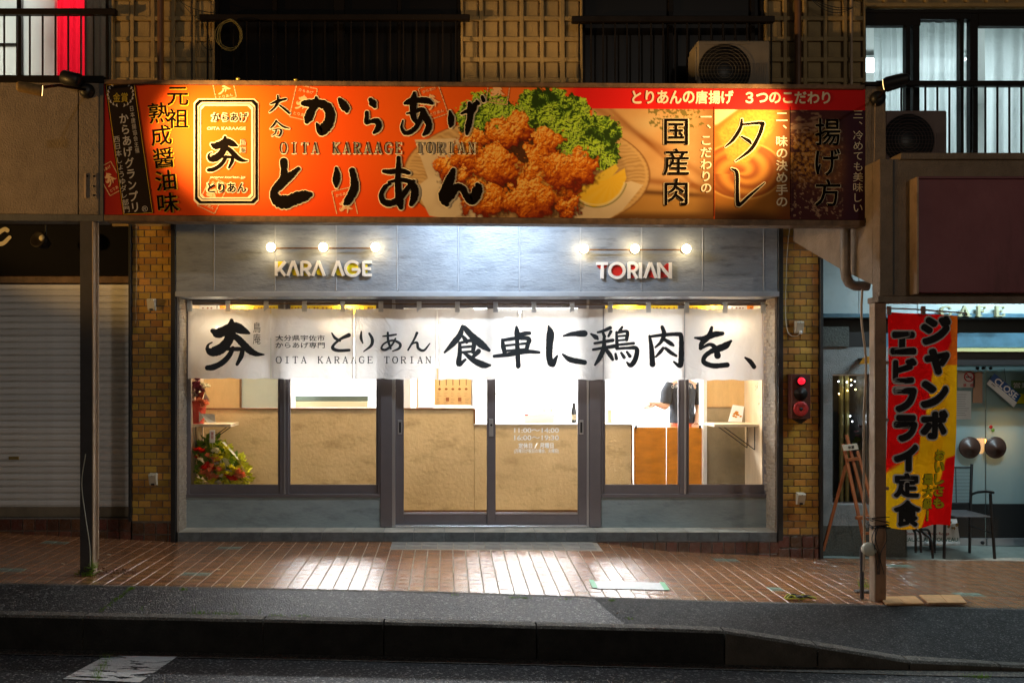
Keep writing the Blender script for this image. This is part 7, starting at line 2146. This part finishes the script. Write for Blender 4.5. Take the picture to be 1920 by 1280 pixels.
MB().prism([(PX(a, Yc2), PZ(b, Yc2)) for a, b in (ml, mr_, br, bl)], Yc2, Yc2+.006).build('white_half', M_white, t)
w = MB(); v, f = glyph('CLOSE', .03)
ang = math.atan2(41, 50)
put(w, v, f, 1886.5-26, 1886.5+26, 728-6.5, 728+6.5, Yc2-.001, ang)
w.build('lettering', M_white, t, recalc=False)
w = MB(); v, f = glyph('準備中', .0); put(w, v, f, 1862-4, 1862+5, 722-2, 722+2, Yc2-.001, ang); w.build('small_lettering', M_ink, t, recalc=False)
MB().tube([(PX(1883, Yc2), Yc2, PZ(690, Yc2)), (PX(1886, Yc2), Yc2, PZ(716, Yc2))], .002, 5).build('cord', M_black, t)
t = card('menu_poster', 'green and yellow poster behind the CLOSE sign', 'poster', [(1896, 713), (1960, 713), (1960, 757), (1897, 757)], Yn, mat('poster_green', (.1, .2, .08), .6))
MB().pbox(1898, 1958, 738, 756, Yn-.001, Yn, ref=Yn).build('yellow_half', M_yel, t); w = MB(); word(w, 'OPEN', 1900, 1950, 716, 724, Yn-.001, .03) if False else word(w, '営業中', 1900, 1945, 717, 727, Yn-.001, .01); w.build('lettering', M_white, t, recalc=False)
w = MB(); r_ = random.Random(7)
for (a, b, c__) in ((1858, 800, M_red), (1862, 806, M_leaf)):
    o = MB().ball((PX(a, Yn), Yn, PZ(b, Yn)), .02, 8, 5, (1, .1, 1)).build('flower_sticker', c__, loc=(PX(a, Yn), Yn, PZ(b, Yn)))
    tag(o, 'tiny %s sticker above the right round door handle' % ('red blossom' if b == 800 else 'green leaf'), 'sticker')

# wine board on the floor
Yb = .42
t = card('wine_board', 'white board reading BEAUJOLAIS NOUVEAU leaning behind the chair legs', 'sign board', [(1683, 973), (1794, 972), (1801, 1022), (1692, 1023)], Yb, M_white, .012)
w = MB()
def slanted(mb, tx, x0, x1, y0, y1, off): word(mb, tx, x0, x1, y0, y1, Yb-.001, off)
slanted(w, 'Domaine de Croix Rouge', 1698, 1780, 997, 1004, .02); w.build('red_lettering', mat('rust_red', (.3, .03, .01), .7, spec=.1), t, recalc=False)
w = MB(); slanted(w, 'BEAUJOLAIS NOUVEAU', 1692, 1796, 1007, 1017, .012); w.build('green_lettering', mat('bottle_green', (.01, .16, .12), .6), t, recalc=False)
w = MB(); rr = random.Random(3); leafblob(w, (PX(1785, Yb), Yb-.005, PZ(984, Yb)), .04, 16, .04, rr, (1, .02, .6)); w.build('leaf_picture', mat('autumn_leaf', (.35, .2, .03), .6), t, recalc=False)

# metal chair
Yh = .05
def chairpart(nm, pts, r, par, m=M_black): return MB().tube(pts, r, 8).build(nm, m, par)
gz = lambda X, Y: zwalk(X, Y) if Y < 0 else z_facade(X)
ch = thing('garden_chair', 'black metal armchair with thin slatted back in front of the cafe doors', 'chair', (PX(1825, 0), 0, -.19))
q = lambda x_, y_, Y: (PX(x_, Y), Y, PZ(y_, Y))
chairpart('leg', [q(1818, 1036, .30), q(1819, 968, .30), q(1822, 870, .42)], .014, ch)
chairpart('leg', [q(1865, 1047, -.05), q(1862, 1000, -.05), q(1859, 965, -.05), q(1857, 925, -.05)], .014, ch)
chairpart('leg', [q(1770, 1047, -.05), q(1771, 1000, -.05), q(1772, 965, -.05), q(1771, 925, -.05)], .014, ch)
chairpart('leg', [q(1752, 1036, .30), q(1753, 968, .30), q(1752, 870, .42)], .014, ch)
chairpart('armrest', [q(1822, 926, .36), q(1834, 922, .2), q(1850, 921, .0), q(1863, 923, -.08)], .013, ch)
chairpart('armrest', [q(1752, 926, .36), q(1762, 922, .2), q(1768, 921, .0), q(1775, 923, -.08)], .013, ch)
chairpart('back_rail', [q(1752, 876, .42), q(1822, 876, .42)], .010, ch); chairpart('back_rail', [q(1752, 943, .36), q(1820, 943, .36)], .009, ch)
bk = MB()
for k in range(24): yy = 879+2.65*k; bk.tube([q(1754, yy, .42-.0025*k), q(1820, yy, .42-.0025*k)], .0022, 5)
bk.tube([q(1792, 876, .42), q(1793, 943, .36)], .004, 6).build('back_wires', M_black, ch)['kind'] = 'stuff'
for k in range(6):
    Y0 = -.06+.072*k; z0 = PZ(966, 0)
    MB().box(PX(1752, .3), PX(1862, -.05)-.01, Y0, Y0+.06, z0-.01, z0, .003).build('seat_slat', M_postdark, ch)
chairpart('stretcher', [q(1862, 1000, -.05), q(1819, 985, .30)], .005, ch)
# small table with curved legs behind the banner
tb = thing('garden_table', 'black round garden table with curved legs half hidden by the red banner', 'table', (PX(1715, .1), .1, -.18))
MB().lathe((PX(1715, .1), .1, .52), (0, 0, 1), [(-.012, .3), (0, .31), (.008, .305)], 32).build('table_top', M_black, tb)
for i, (a, b, Y) in enumerate(((1672, 1030, .28), (1690, 1025, .42), (1717, 1036, -.02), (1727, 1035, .1), (1749, 1046, -.12), (1745, 1030, .36))):
    cx_ = 1710
    chairpart('leg', [tuple(p) for p in bent([q(a, b, Y), q(a+(cx_-a)*.1, b-35, Y), q(a+(cx_-a)*.7, 985, Y*.5+.05), (PX(1715, .1), .1, .5)])], .012, tb)

# easel
ez = thing('easel', 'brown wooden easel with a small white tag beside the brown post', 'easel', (PX(1590, -.1), -.1, -.17))
M_ez = mat('stained_wood', (.34, .10, .025), .45, noise=.3, nscale=12, stretch=(1, 1, .3))
def bar(nm, a, b, wd, th, par, m=M_ez):
    a, b = Vector(a), Vector(b); d = (b-a).normalized(); s_ = d.cross(Vector((0, 1, 0))).normalized()*wd/2; n_ = Vector((0, th/2, 0))
    vs = [a+s_+n_, a-s_+n_, a-s_-n_, a+s_-n_, b+s_+n_, b-s_+n_, b-s_-n_, b+s_-n_]
    return MB().add(vs, [(0, 1, 2, 3), (7, 6, 5, 4), (0, 4, 5, 1), (1, 5, 6, 2), (2, 6, 7, 3), (3, 7, 4, 0)]).build(nm, m, par, bevel=.002)
bar('leg', q(1581, 832, -.12), q(1622, 1024, -.3), .028, .02, ez); bar('leg', q(1607, 845, -.12), q(1655, 1010, -.3), .028, .02, ez)
bar('back_leg', q(1586, 872, -.05), q(1543, 1032, -.0), .026, .02, ez)
bar('centre_bar', q(1587, 815, -.11), q(1628, 975, -.24), .026, .02, ez)
bar('cross_bar', q(1588, 862, -.16), q(1611, 859, -.16), .03, .018, ez); bar('ledge', q(1606, 971, -.29), q(1650, 966, -.29), .03, .05, ez); bar('cross_bar', q(1617, 1000, -.29), q(1655, 996, -.29), .024, .018, ez)
tg = card('easel_tag', 'small white lettered tag on top of the wooden easel', 'tag', [(1579, 834), (1607, 831), (1610, 842), (1582, 845)], -.16, mat('cream_tag', (.6, .6, .48), .6), .006)
w = MB(); word(w, 'SWEETS', 1590, 1605, 835, 841, -.161, .02, rot=-.1) if False else word(w, '休業', 1590, 1602, 835, 841, -.161, .02, rot=-.1); w.build('lettering', M_ink, tg, recalc=False)

# ------------------------------------------------------------------ red and yellow banner
YB2 = -1.58
bn = thing('nobori_banner', 'red and yellow cloth banner with bold black katakana beside the brown post', 'banner', (PX(1730, YB2), YB2, PZ(990, YB2)))
MB().tube([(PX(1650, YB2), YB2, PZ(577, YB2)), (PX(1720, YB2), YB2, PZ(580, YB2)), (PX(1812, YB2), YB2, PZ(587, YB2))], .006, 8).build('pole', mat('pinkish_pole', (.4, .25, .2), .5), bn)
def bsurf(x, y):
    t_ = (y-585)/405
    return .018*math.sin((x-1665)*.055+t_*2.2)*(.3+t_)+.03*t_*t_+.007*math.sin(x*.13+y*.012)
nx, ny = 66, 202
yellow = [(1800, 684), (1752, 684), (1748, 700), (1742, 740), (1747, 752), (1736, 770), (1740, 800), (1727, 812), (1722, 850), (1700, 862), (1680, 880), (1660, 892), (1660, 1000), (1726, 1000), (1738, 962), (1752, 930), (1768, 905), (1778, 860), (1800, 850)]
vs = []; px_l = []; py_l = []
for i in range(nx+1):
    for j in range(ny+1):
        t_ = j/ny
        xl = 1664+1*t_+2*math.sin(t_*3.5); xr = 1797-3*t_-11*max(0, t_-.55)**1.2*1.7
        x = xl+(xr-xl)*i/nx; y0 = 585+(x-1664)*.05; y1 = 989+4*math.sin((x-1664)*.045)
        y = y0+(y1-y0)*t_
        vs.append((PX(x, YB2), YB2+bsurf(x, y), PZ(y, YB2))); px_l.append(x); py_l.append(y)
fs = [(i*(ny+1)+j, (i+1)*(ny+1)+j, (i+1)*(ny+1)+j+1, i*(ny+1)+j+1) for i in range(nx) for j in range(ny)]
px_l, py_l = np.array(px_l), np.array(py_l)
cc = np.tile(np.array([.8, .006, .006]), (len(px_l), 1))
cc = mixc(cc, (.75, .12, .01), inpoly(px_l, py_l, [(1776, 580), (1800, 580), (1800, 690), (1762, 690), (1786, 640)], 3))
cc = mixc(cc, (.95, .42, .006), inpoly(px_l, py_l, yellow, 2))
cc = mixc(cc, (.8, .5, .01), inpoly(px_l, py_l, [(1664, 890), (1690, 868), (1700, 864), (1705, 900), (1690, 990), (1664, 990)], 10)*.6)
cl = MB().add(vs, fs, True).build('cloth', None, bn, recalc=False)
at_ = cl.data.color_attributes.new('print', 'FLOAT_COLOR', 'POINT')
at_.data.foreach_set('color', np.concatenate([cc, np.ones((len(cc), 1))], 1).astype(np.float32).ravel())
cl.data.materials.append(clothmat('banner_cloth', (1, 1, 1), .42, .0, attr='print'))
for a in (1667, 1731):
    MB().pbox(a-3.5, a+3.5, 574, 590, YB2-.01, YB2+.012, .002, ref=YB2).build('loop', mat('pink_loop', (.4, .25, .22), .8), bn)
for b in (680, 787, 915): MB().pbox(1661, 1666, b-3, b+3, YB2-.006, YB2+.01, .002, ref=YB2).build('side_tie', MATS['pink_loop'], bn)
def subdivide_put(mb, ch, box, off, lift):
    v, f = glyph(ch, off); mb.cut()
    lz = v[:, 2] if v.shape[1] > 2 else np.zeros(len(v))
    x0, x1, y0, y1 = box
    b0, b1 = v.min(0), v.max(0)
    xs_ = x0+(v[:, 0]-b0[0])/(b1[0]-b0[0])*(x1-x0); ys_ = y1-(v[:, 1]-b0[1])/(b1[1]-b0[1])*(y1-y0)
    mb.add([(PX(a, YB2), YB2+bsurf(a, b)-lift-c, PZ(b, YB2)) for a, b, c in zip(xs_, ys_, lz)], f)
ko, kc = MB(), MB()
for ch_, a, b, c_, d_ in (('ジ', 1724, 1782, 592, 647), ('ャ', 1731, 1781, 653, 703), ('ン', 1724, 1780, 713, 765), ('ボ', 1724, 1780, 768, 823),
    ('エ', 1668, 1716, 621, 665), ('ビ', 1674, 1717, 671, 719), ('フ', 1676, 1717, 726, 773), ('ラ', 1678, 1719, 777, 828), ('イ', 1678, 1721, 832, 884), ('定', 1678, 1723, 886, 933), ('食', 1678, 1725, 937, 987)):
    big_ = .05 if ch_ in '定食' else .075
    subdivide_put(ko, ch_, (a-3.2, b+3.2, c_-3.2, d_+3.2), big_+.035, .008); subdivide_put(kc, ch_, (a, b, c_, d_), big_, .0115)
ko.build_split('character_outline', mat('pale_grey_print', (.85, .8, .76), .8), bn); kc.build_split('character', mat('charcoal_print', (.018, .015, .016), .8), bn)
ko, kc = MB(), MB()
for s_, xc, ya, yb in (('おいしさも', 1764, 842, 955), ('最大級！', 1740, 887, 978)):
    n = len(s_); p = (yb-ya)/n
    for i, ch_ in enumerate(s_):
        y_ = ya+p*i
        subdivide_put(ko, ch_, (xc-11.5 if ch_ != '！' else xc-4, xc+11.5 if ch_ != '！' else xc+4, y_+.2, y_+p-.2), .085, .009)
        subdivide_put(kc, ch_, (xc-10.5 if ch_ != '！' else xc-3, xc+10.5 if ch_ != '！' else xc+3, y_+1.3, y_+p-1.3), .05, .0125)
ko.build_split('slogan_outline', MATS['charcoal_print'], bn); kc.build_split('slogan_character', mat('yellow_print', (.95, .8, .01), .8), bn)

# ------------------------------------------------------------------ litter, weeds, loose tiles
def on_walk(px_, py_, zf=None):
    z_ = -.05
    f = zf or zwalk
    for _ in range(6):
        Yd = FOC*(ZC-z_)/(py_-HZ)-DIST; X = (px_-CX)*(Yd+DIST)/FOC; z_ = f(X, Yd)
    return Vector((X, Yd, z_))
def vergez(X, Y):
    t_ = min(1, max(0, (Y_EDGE-.05-Y)/(Y_EDGE-.05-Y_KB))); return z_edge(X)*(1-t_)+z_kback(X)*t_
M_weed = mat('weed_green', (.3, .55, .04), .5, noise=.4, nscale=40)
M_moss = mat('moss', (.16, .2, .03), .9, noise=.5, nscale=60, bump=1, bscale=150)
def fern(base, h, n, rr, mb, spread=1.0):
    for k in range(n):
        a = rr.uniform(0, 6.28); ln = h*rr.uniform(.5, 1); up = rr.uniform(.35, 1.0)
        d = Vector((math.cos(a)*spread*(1.2-up), math.sin(a)*.6*spread*(1.2-up), up)).normalized()
        p = Vector(base)+Vector((rr.uniform(-.03, .03), rr.uniform(-.02, .02), 0)); prev = p
        for s_ in range(7):
            t_ = (s_+1)/7
            q_ = p+d*ln*t_+Vector((0, 0, -.35*ln*t_*t_))
            side = (q_-prev).cross(Vector((0, .3, 1))).normalized()*ln*.22*(1-t_*.75)
            f_ = (q_-prev)
            mb.add([prev, prev+side+f_*.9, prev+f_*.35], [(0, 1, 2)]); mb.add([prev, prev-side+f_*.9, prev+f_*.35], [(0, 1, 2)])
            mb.add([prev+side*.04, prev-side*.04, q_], [(0, 1, 2)])
            prev = q_
rr = random.Random(11)
wd_ = thing('fern_weed', 'bright green fern growing at the foot of the left steel post', 'weed', tuple(on_walk(172, 1079)))
mb = MB(); b_ = on_walk(170, 1077); fern(b_+Vector((.0, -.01, .0)), .17, 26, rr, mb); fern(b_+Vector((.025, -.02, .06)), .13, 16, rr, mb); fern(b_+Vector((-.03, -.03, 0)), .11, 16, rr, mb)
mb.build('fronds', M_weed, wd_, recalc=False)
mb = MB(); leafblob(mb, b_+Vector((-.04, -.02, .02)), .05, 60, .03, rr, (1.3, .5, .5)); mb.build('moss_clump', M_moss, wd_, recalc=False)
wd_ = thing('grass_weed', 'small grass tuft behind the foot of the brown post', 'weed', tuple(on_walk(1628, 1108)))
mb = MB(); b_ = on_walk(1626, 1100)
for k in range(40):
    p = b_+Vector((rr.uniform(-.07, .03), rr.uniform(-.03, .03), 0)); d = Vector((rr.uniform(-.05, .05), rr.uniform(-.03, .03), rr.uniform(.03, .1)))
    mb.add([p, p+Vector((.003, 0, 0)), p+d], [(0, 1, 2)])
mb.build('blades', MATS['weed_green'], wd_, recalc=False)
# moss and grass in the joints of the verge
gm = MB()
def tuft(px_, py_, n, sx, h, zf=vergez):
    b_ = on_walk(px_, py_, zf)
    for k in range(n):
        p = b_+Vector((rr.gauss(0, sx), rr.gauss(0, .012), 0)); d = Vector((rr.uniform(-.5, .5)*h, rr.uniform(-.4, .3)*h, rr.uniform(.3, 1)*h)); s_ = rr.uniform(.0015, .003)
        gm.add([p, p+Vector((s_, 0, 0)), p+d], [(0, 1, 2)])
for k in range(26):
    t_ = k/25; tuft(244-56*t_+rr.uniform(-2, 2), 1104+42*t_, 22 if (t_ < .12 or .3 < t_ < .5) else 8, .012, .014)
for px_, py_, n, sx in ((246, 1103, 70, .015), (343, 1105, 40, .012), (700, 1115, 0, 0), (850, 1115, 20, .02), (965, 1120, 60, .03), (985, 1121, 40, .02), (1060, 1123, 40, .04), (1147, 1126, 50, .012), (1180, 1160, 30, .012),
                        (375, 1150, 60, .05), (410, 1150, 40, .04), (440, 1151, 40, .03), (520, 1154, 60, .04), (565, 1155, 50, .03), (380, 1148, 20, .03)):
    tuft(px_, py_, n, max(.005, sx), .022)
for px_, py_ in ((362, 1138), (408, 1142), (445, 1140), (488, 1140), (265, 1132), (505, 1147)):
    tuft(px_, py_+10, 3, .01, .07)
for k in range(60): tuft(rr.uniform(280, 1120), 1113+0, 0, .01, .01)
go = gm.build('grass', MATS['weed_green'], recalc=False); tag(go, 'short green grass and moss in the joints of the asphalt verge', kind='stuff')
gm = MB()
for k in range(16):
    t_ = k/15; tuft(196-12*t_+5*math.sin(t_*6), 1229+45*t_, 22 if t_ > .35 else 10, .02, .03, lambda X, Y: road_z(X, Y))
tuft(1840, 1270, 80, .03, .05, lambda X, Y: road_z(X, Y)); tuft(1812, 1268, 30, .03, .04, lambda X, Y: road_z(X, Y))
go = gm.build('road_grass', MATS['weed_green'], recalc=False); tag(go, 'grass growing through the crack in the white road paint', kind='stuff')
lit = MB(); lr = random.Random(5)
def crumb(mb, p, s_, flat=.25):
    n = 6; vs = [p+Vector((0, 0, s_*flat*lr.uniform(.6, 1.6)))]
    a0 = lr.uniform(0, 6)
    for k in range(n):
        a = a0+2*math.pi*k/n; r = s_*lr.uniform(.4, 1)
        vs.append(p+Vector((math.cos(a)*r, math.sin(a)*r*.7, lr.uniform(.0, s_*flat))))
    mb.add(vs, [(0, 1+k, 1+(k+1) % n) for k in range(n)])
M_dead = mat('dead_leaf', (.16, .07, .035), .7, noise=.5, nscale=40, rand=.4)
M_pale = mat('pale_debris', (.5, .42, .3), .7, noise=.2)
for k in range(60):
    p = on_walk(178+lr.uniform(0, 1)**1.3*78, 1072+lr.gauss(0, 3)); crumb(lit, p+Vector((0, 0, .002)), lr.uniform(.008, .022), .7)
go = lit.build('leaf_litter', M_dead, recalc=False); tag(go, 'brown dead leaves scattered right of the left steel post', kind='stuff')
for i, (px_, py_, s_, lab, m) in enumerate(((187, 1073, .04, 'crumpled white scrap beside the fern at the left post', M_pale), (118, 1058, .02, 'pale scrap on the tiles left of the steel post', M_pale), (204, 1041, .02, 'broken pale leaf on the tiles near the left brick pier', M_pale), (409, 1069, .018, 'single tan leaf on the tiles below the left window', M_pale), (137, 1091, .012, 'white chip on the tile edge at far left', M_pale),
                                     (1322, 1121, .02, 'dry twig leaf on the tile edge right of the taped paper', M_dead), (1381, 1059, .014, 'small dark leaf on the tiles below the right window', M_dead), (1158, 1150, .012, 'reddish scrap on the asphalt verge near the patch', M_dead))):
    mb = MB(); p = on_walk(px_, py_, zwalk if py_ < 1125 else vergez)
    for k in range(3): crumb(mb, p+Vector((lr.uniform(-.4, .4)*s_, 0, .003*k+.002)), s_, .35)
    tag(mb.build('litter_scrap', m, loc=tuple(p), recalc=False), lab, 'litter')
p = on_walk(525, 1231, lambda X, Y: road_z(X, Y)); mb = MB(); crumb(mb, p+Vector((0, 0, .01)), .025, .4)
tag(mb.build('litter_scrap', M_dead, loc=tuple(p), recalc=False), 'small brown leaf in the gutter under the kerb', 'litter')
# rope bundle
p = on_walk(1499, 1124); rp = thing('rope_bundle', 'bundle of yellow and black rope lying at the tile edge left of the brown post', 'rope', tuple(p))
ry, rb = MB(), MB()
for k in range(16):
    a = p+Vector((lr.uniform(-.12, .02), lr.uniform(-.02, .02), .008+.003*lr.random())); b = a+Vector((lr.uniform(.05, .13), lr.uniform(-.02, .02), lr.uniform(0, .01))); c_ = (a+b)/2+Vector((0, lr.uniform(-.02, .02), lr.uniform(.01, .03)))
    (ry if k % 5 < 3 else rb).tube([tuple(q_) for q_ in bent([tuple(a), tuple(c_), tuple(b)], 5)], .006, 6)
ry.build('yellow_strands', mat('yellow_rope', (.5, .45, .03), .7), rp); rb.build('dark_strands', M_black, rp)
MB().box(p.x-.035, p.x+.02, p.y-.03, p.y+.0, p.z+.02, p.z+.038, .004).build('tie_block', M_conc, rp)
# loose tiles / flat boards
M_loose = mat('loose_tan_tile', (.6, .31, .12), .6, noise=.25, nscale=12)
for lab, quad, lift in (('pair of loose tan tiles lying flat right of the brown post', [(1647, 1122), (1716, 1121), (1733, 1135), (1662, 1136)], .012), ('raised loose tan tiles at the tile edge right of the flat pair', [(1724, 1122), (1800, 1122), (1813, 1137), (1740, 1137)], .026)):
    P = [on_walk(a, b) for a, b in quad]; t = thing('loose_tiles', lab, 'loose tile', tuple(P[3]))
    m0, m1 = (P[0]+P[1])/2, (P[2]+P[3])/2
    for q_ in ((P[0], m0-Vector((.002, 0, 0)), m1-Vector((.002, 0, 0)), P[3]), (m0+Vector((.002, 0, 0)), P[1], P[2], m1+Vector((.002, 0, 0)))):
        tops = [v_+Vector((0, 0, lift+.008)) for v_ in q_]; bots = [v_+Vector((0, 0, lift-.006)) for v_ in q_]
        MB().add(tops+bots, [(0, 1, 2, 3), (7, 6, 5, 4), (0, 4, 5, 1), (1, 5, 6, 2), (2, 6, 7, 3), (3, 7, 4, 0)]).build('tile', M_loose, t, bevel=.002)
p = on_walk(1617, 1110); t = thing('stone_chunk', 'flat stone chunk at the left foot of the brown post', 'stone', tuple(p))
mb = MB(); mb.box(p.x-.06, p.x+.06, p.y-.03, p.y+.03, p.z, p.z+.02, .006); mb.build('chunk', M_conc, t)

# opposite side of the street, behind the camera: dark houses that the glass can mirror
ob = MB()
for k in range(7):
    ob.box(-22+6.4*k, -16.2+6.4*k, -22, -17, -1, 5+(k*37 % 5))
o = ob.build('opposite_house', mat('opposite_render', (.12, .11, .1), .9)) if False else None
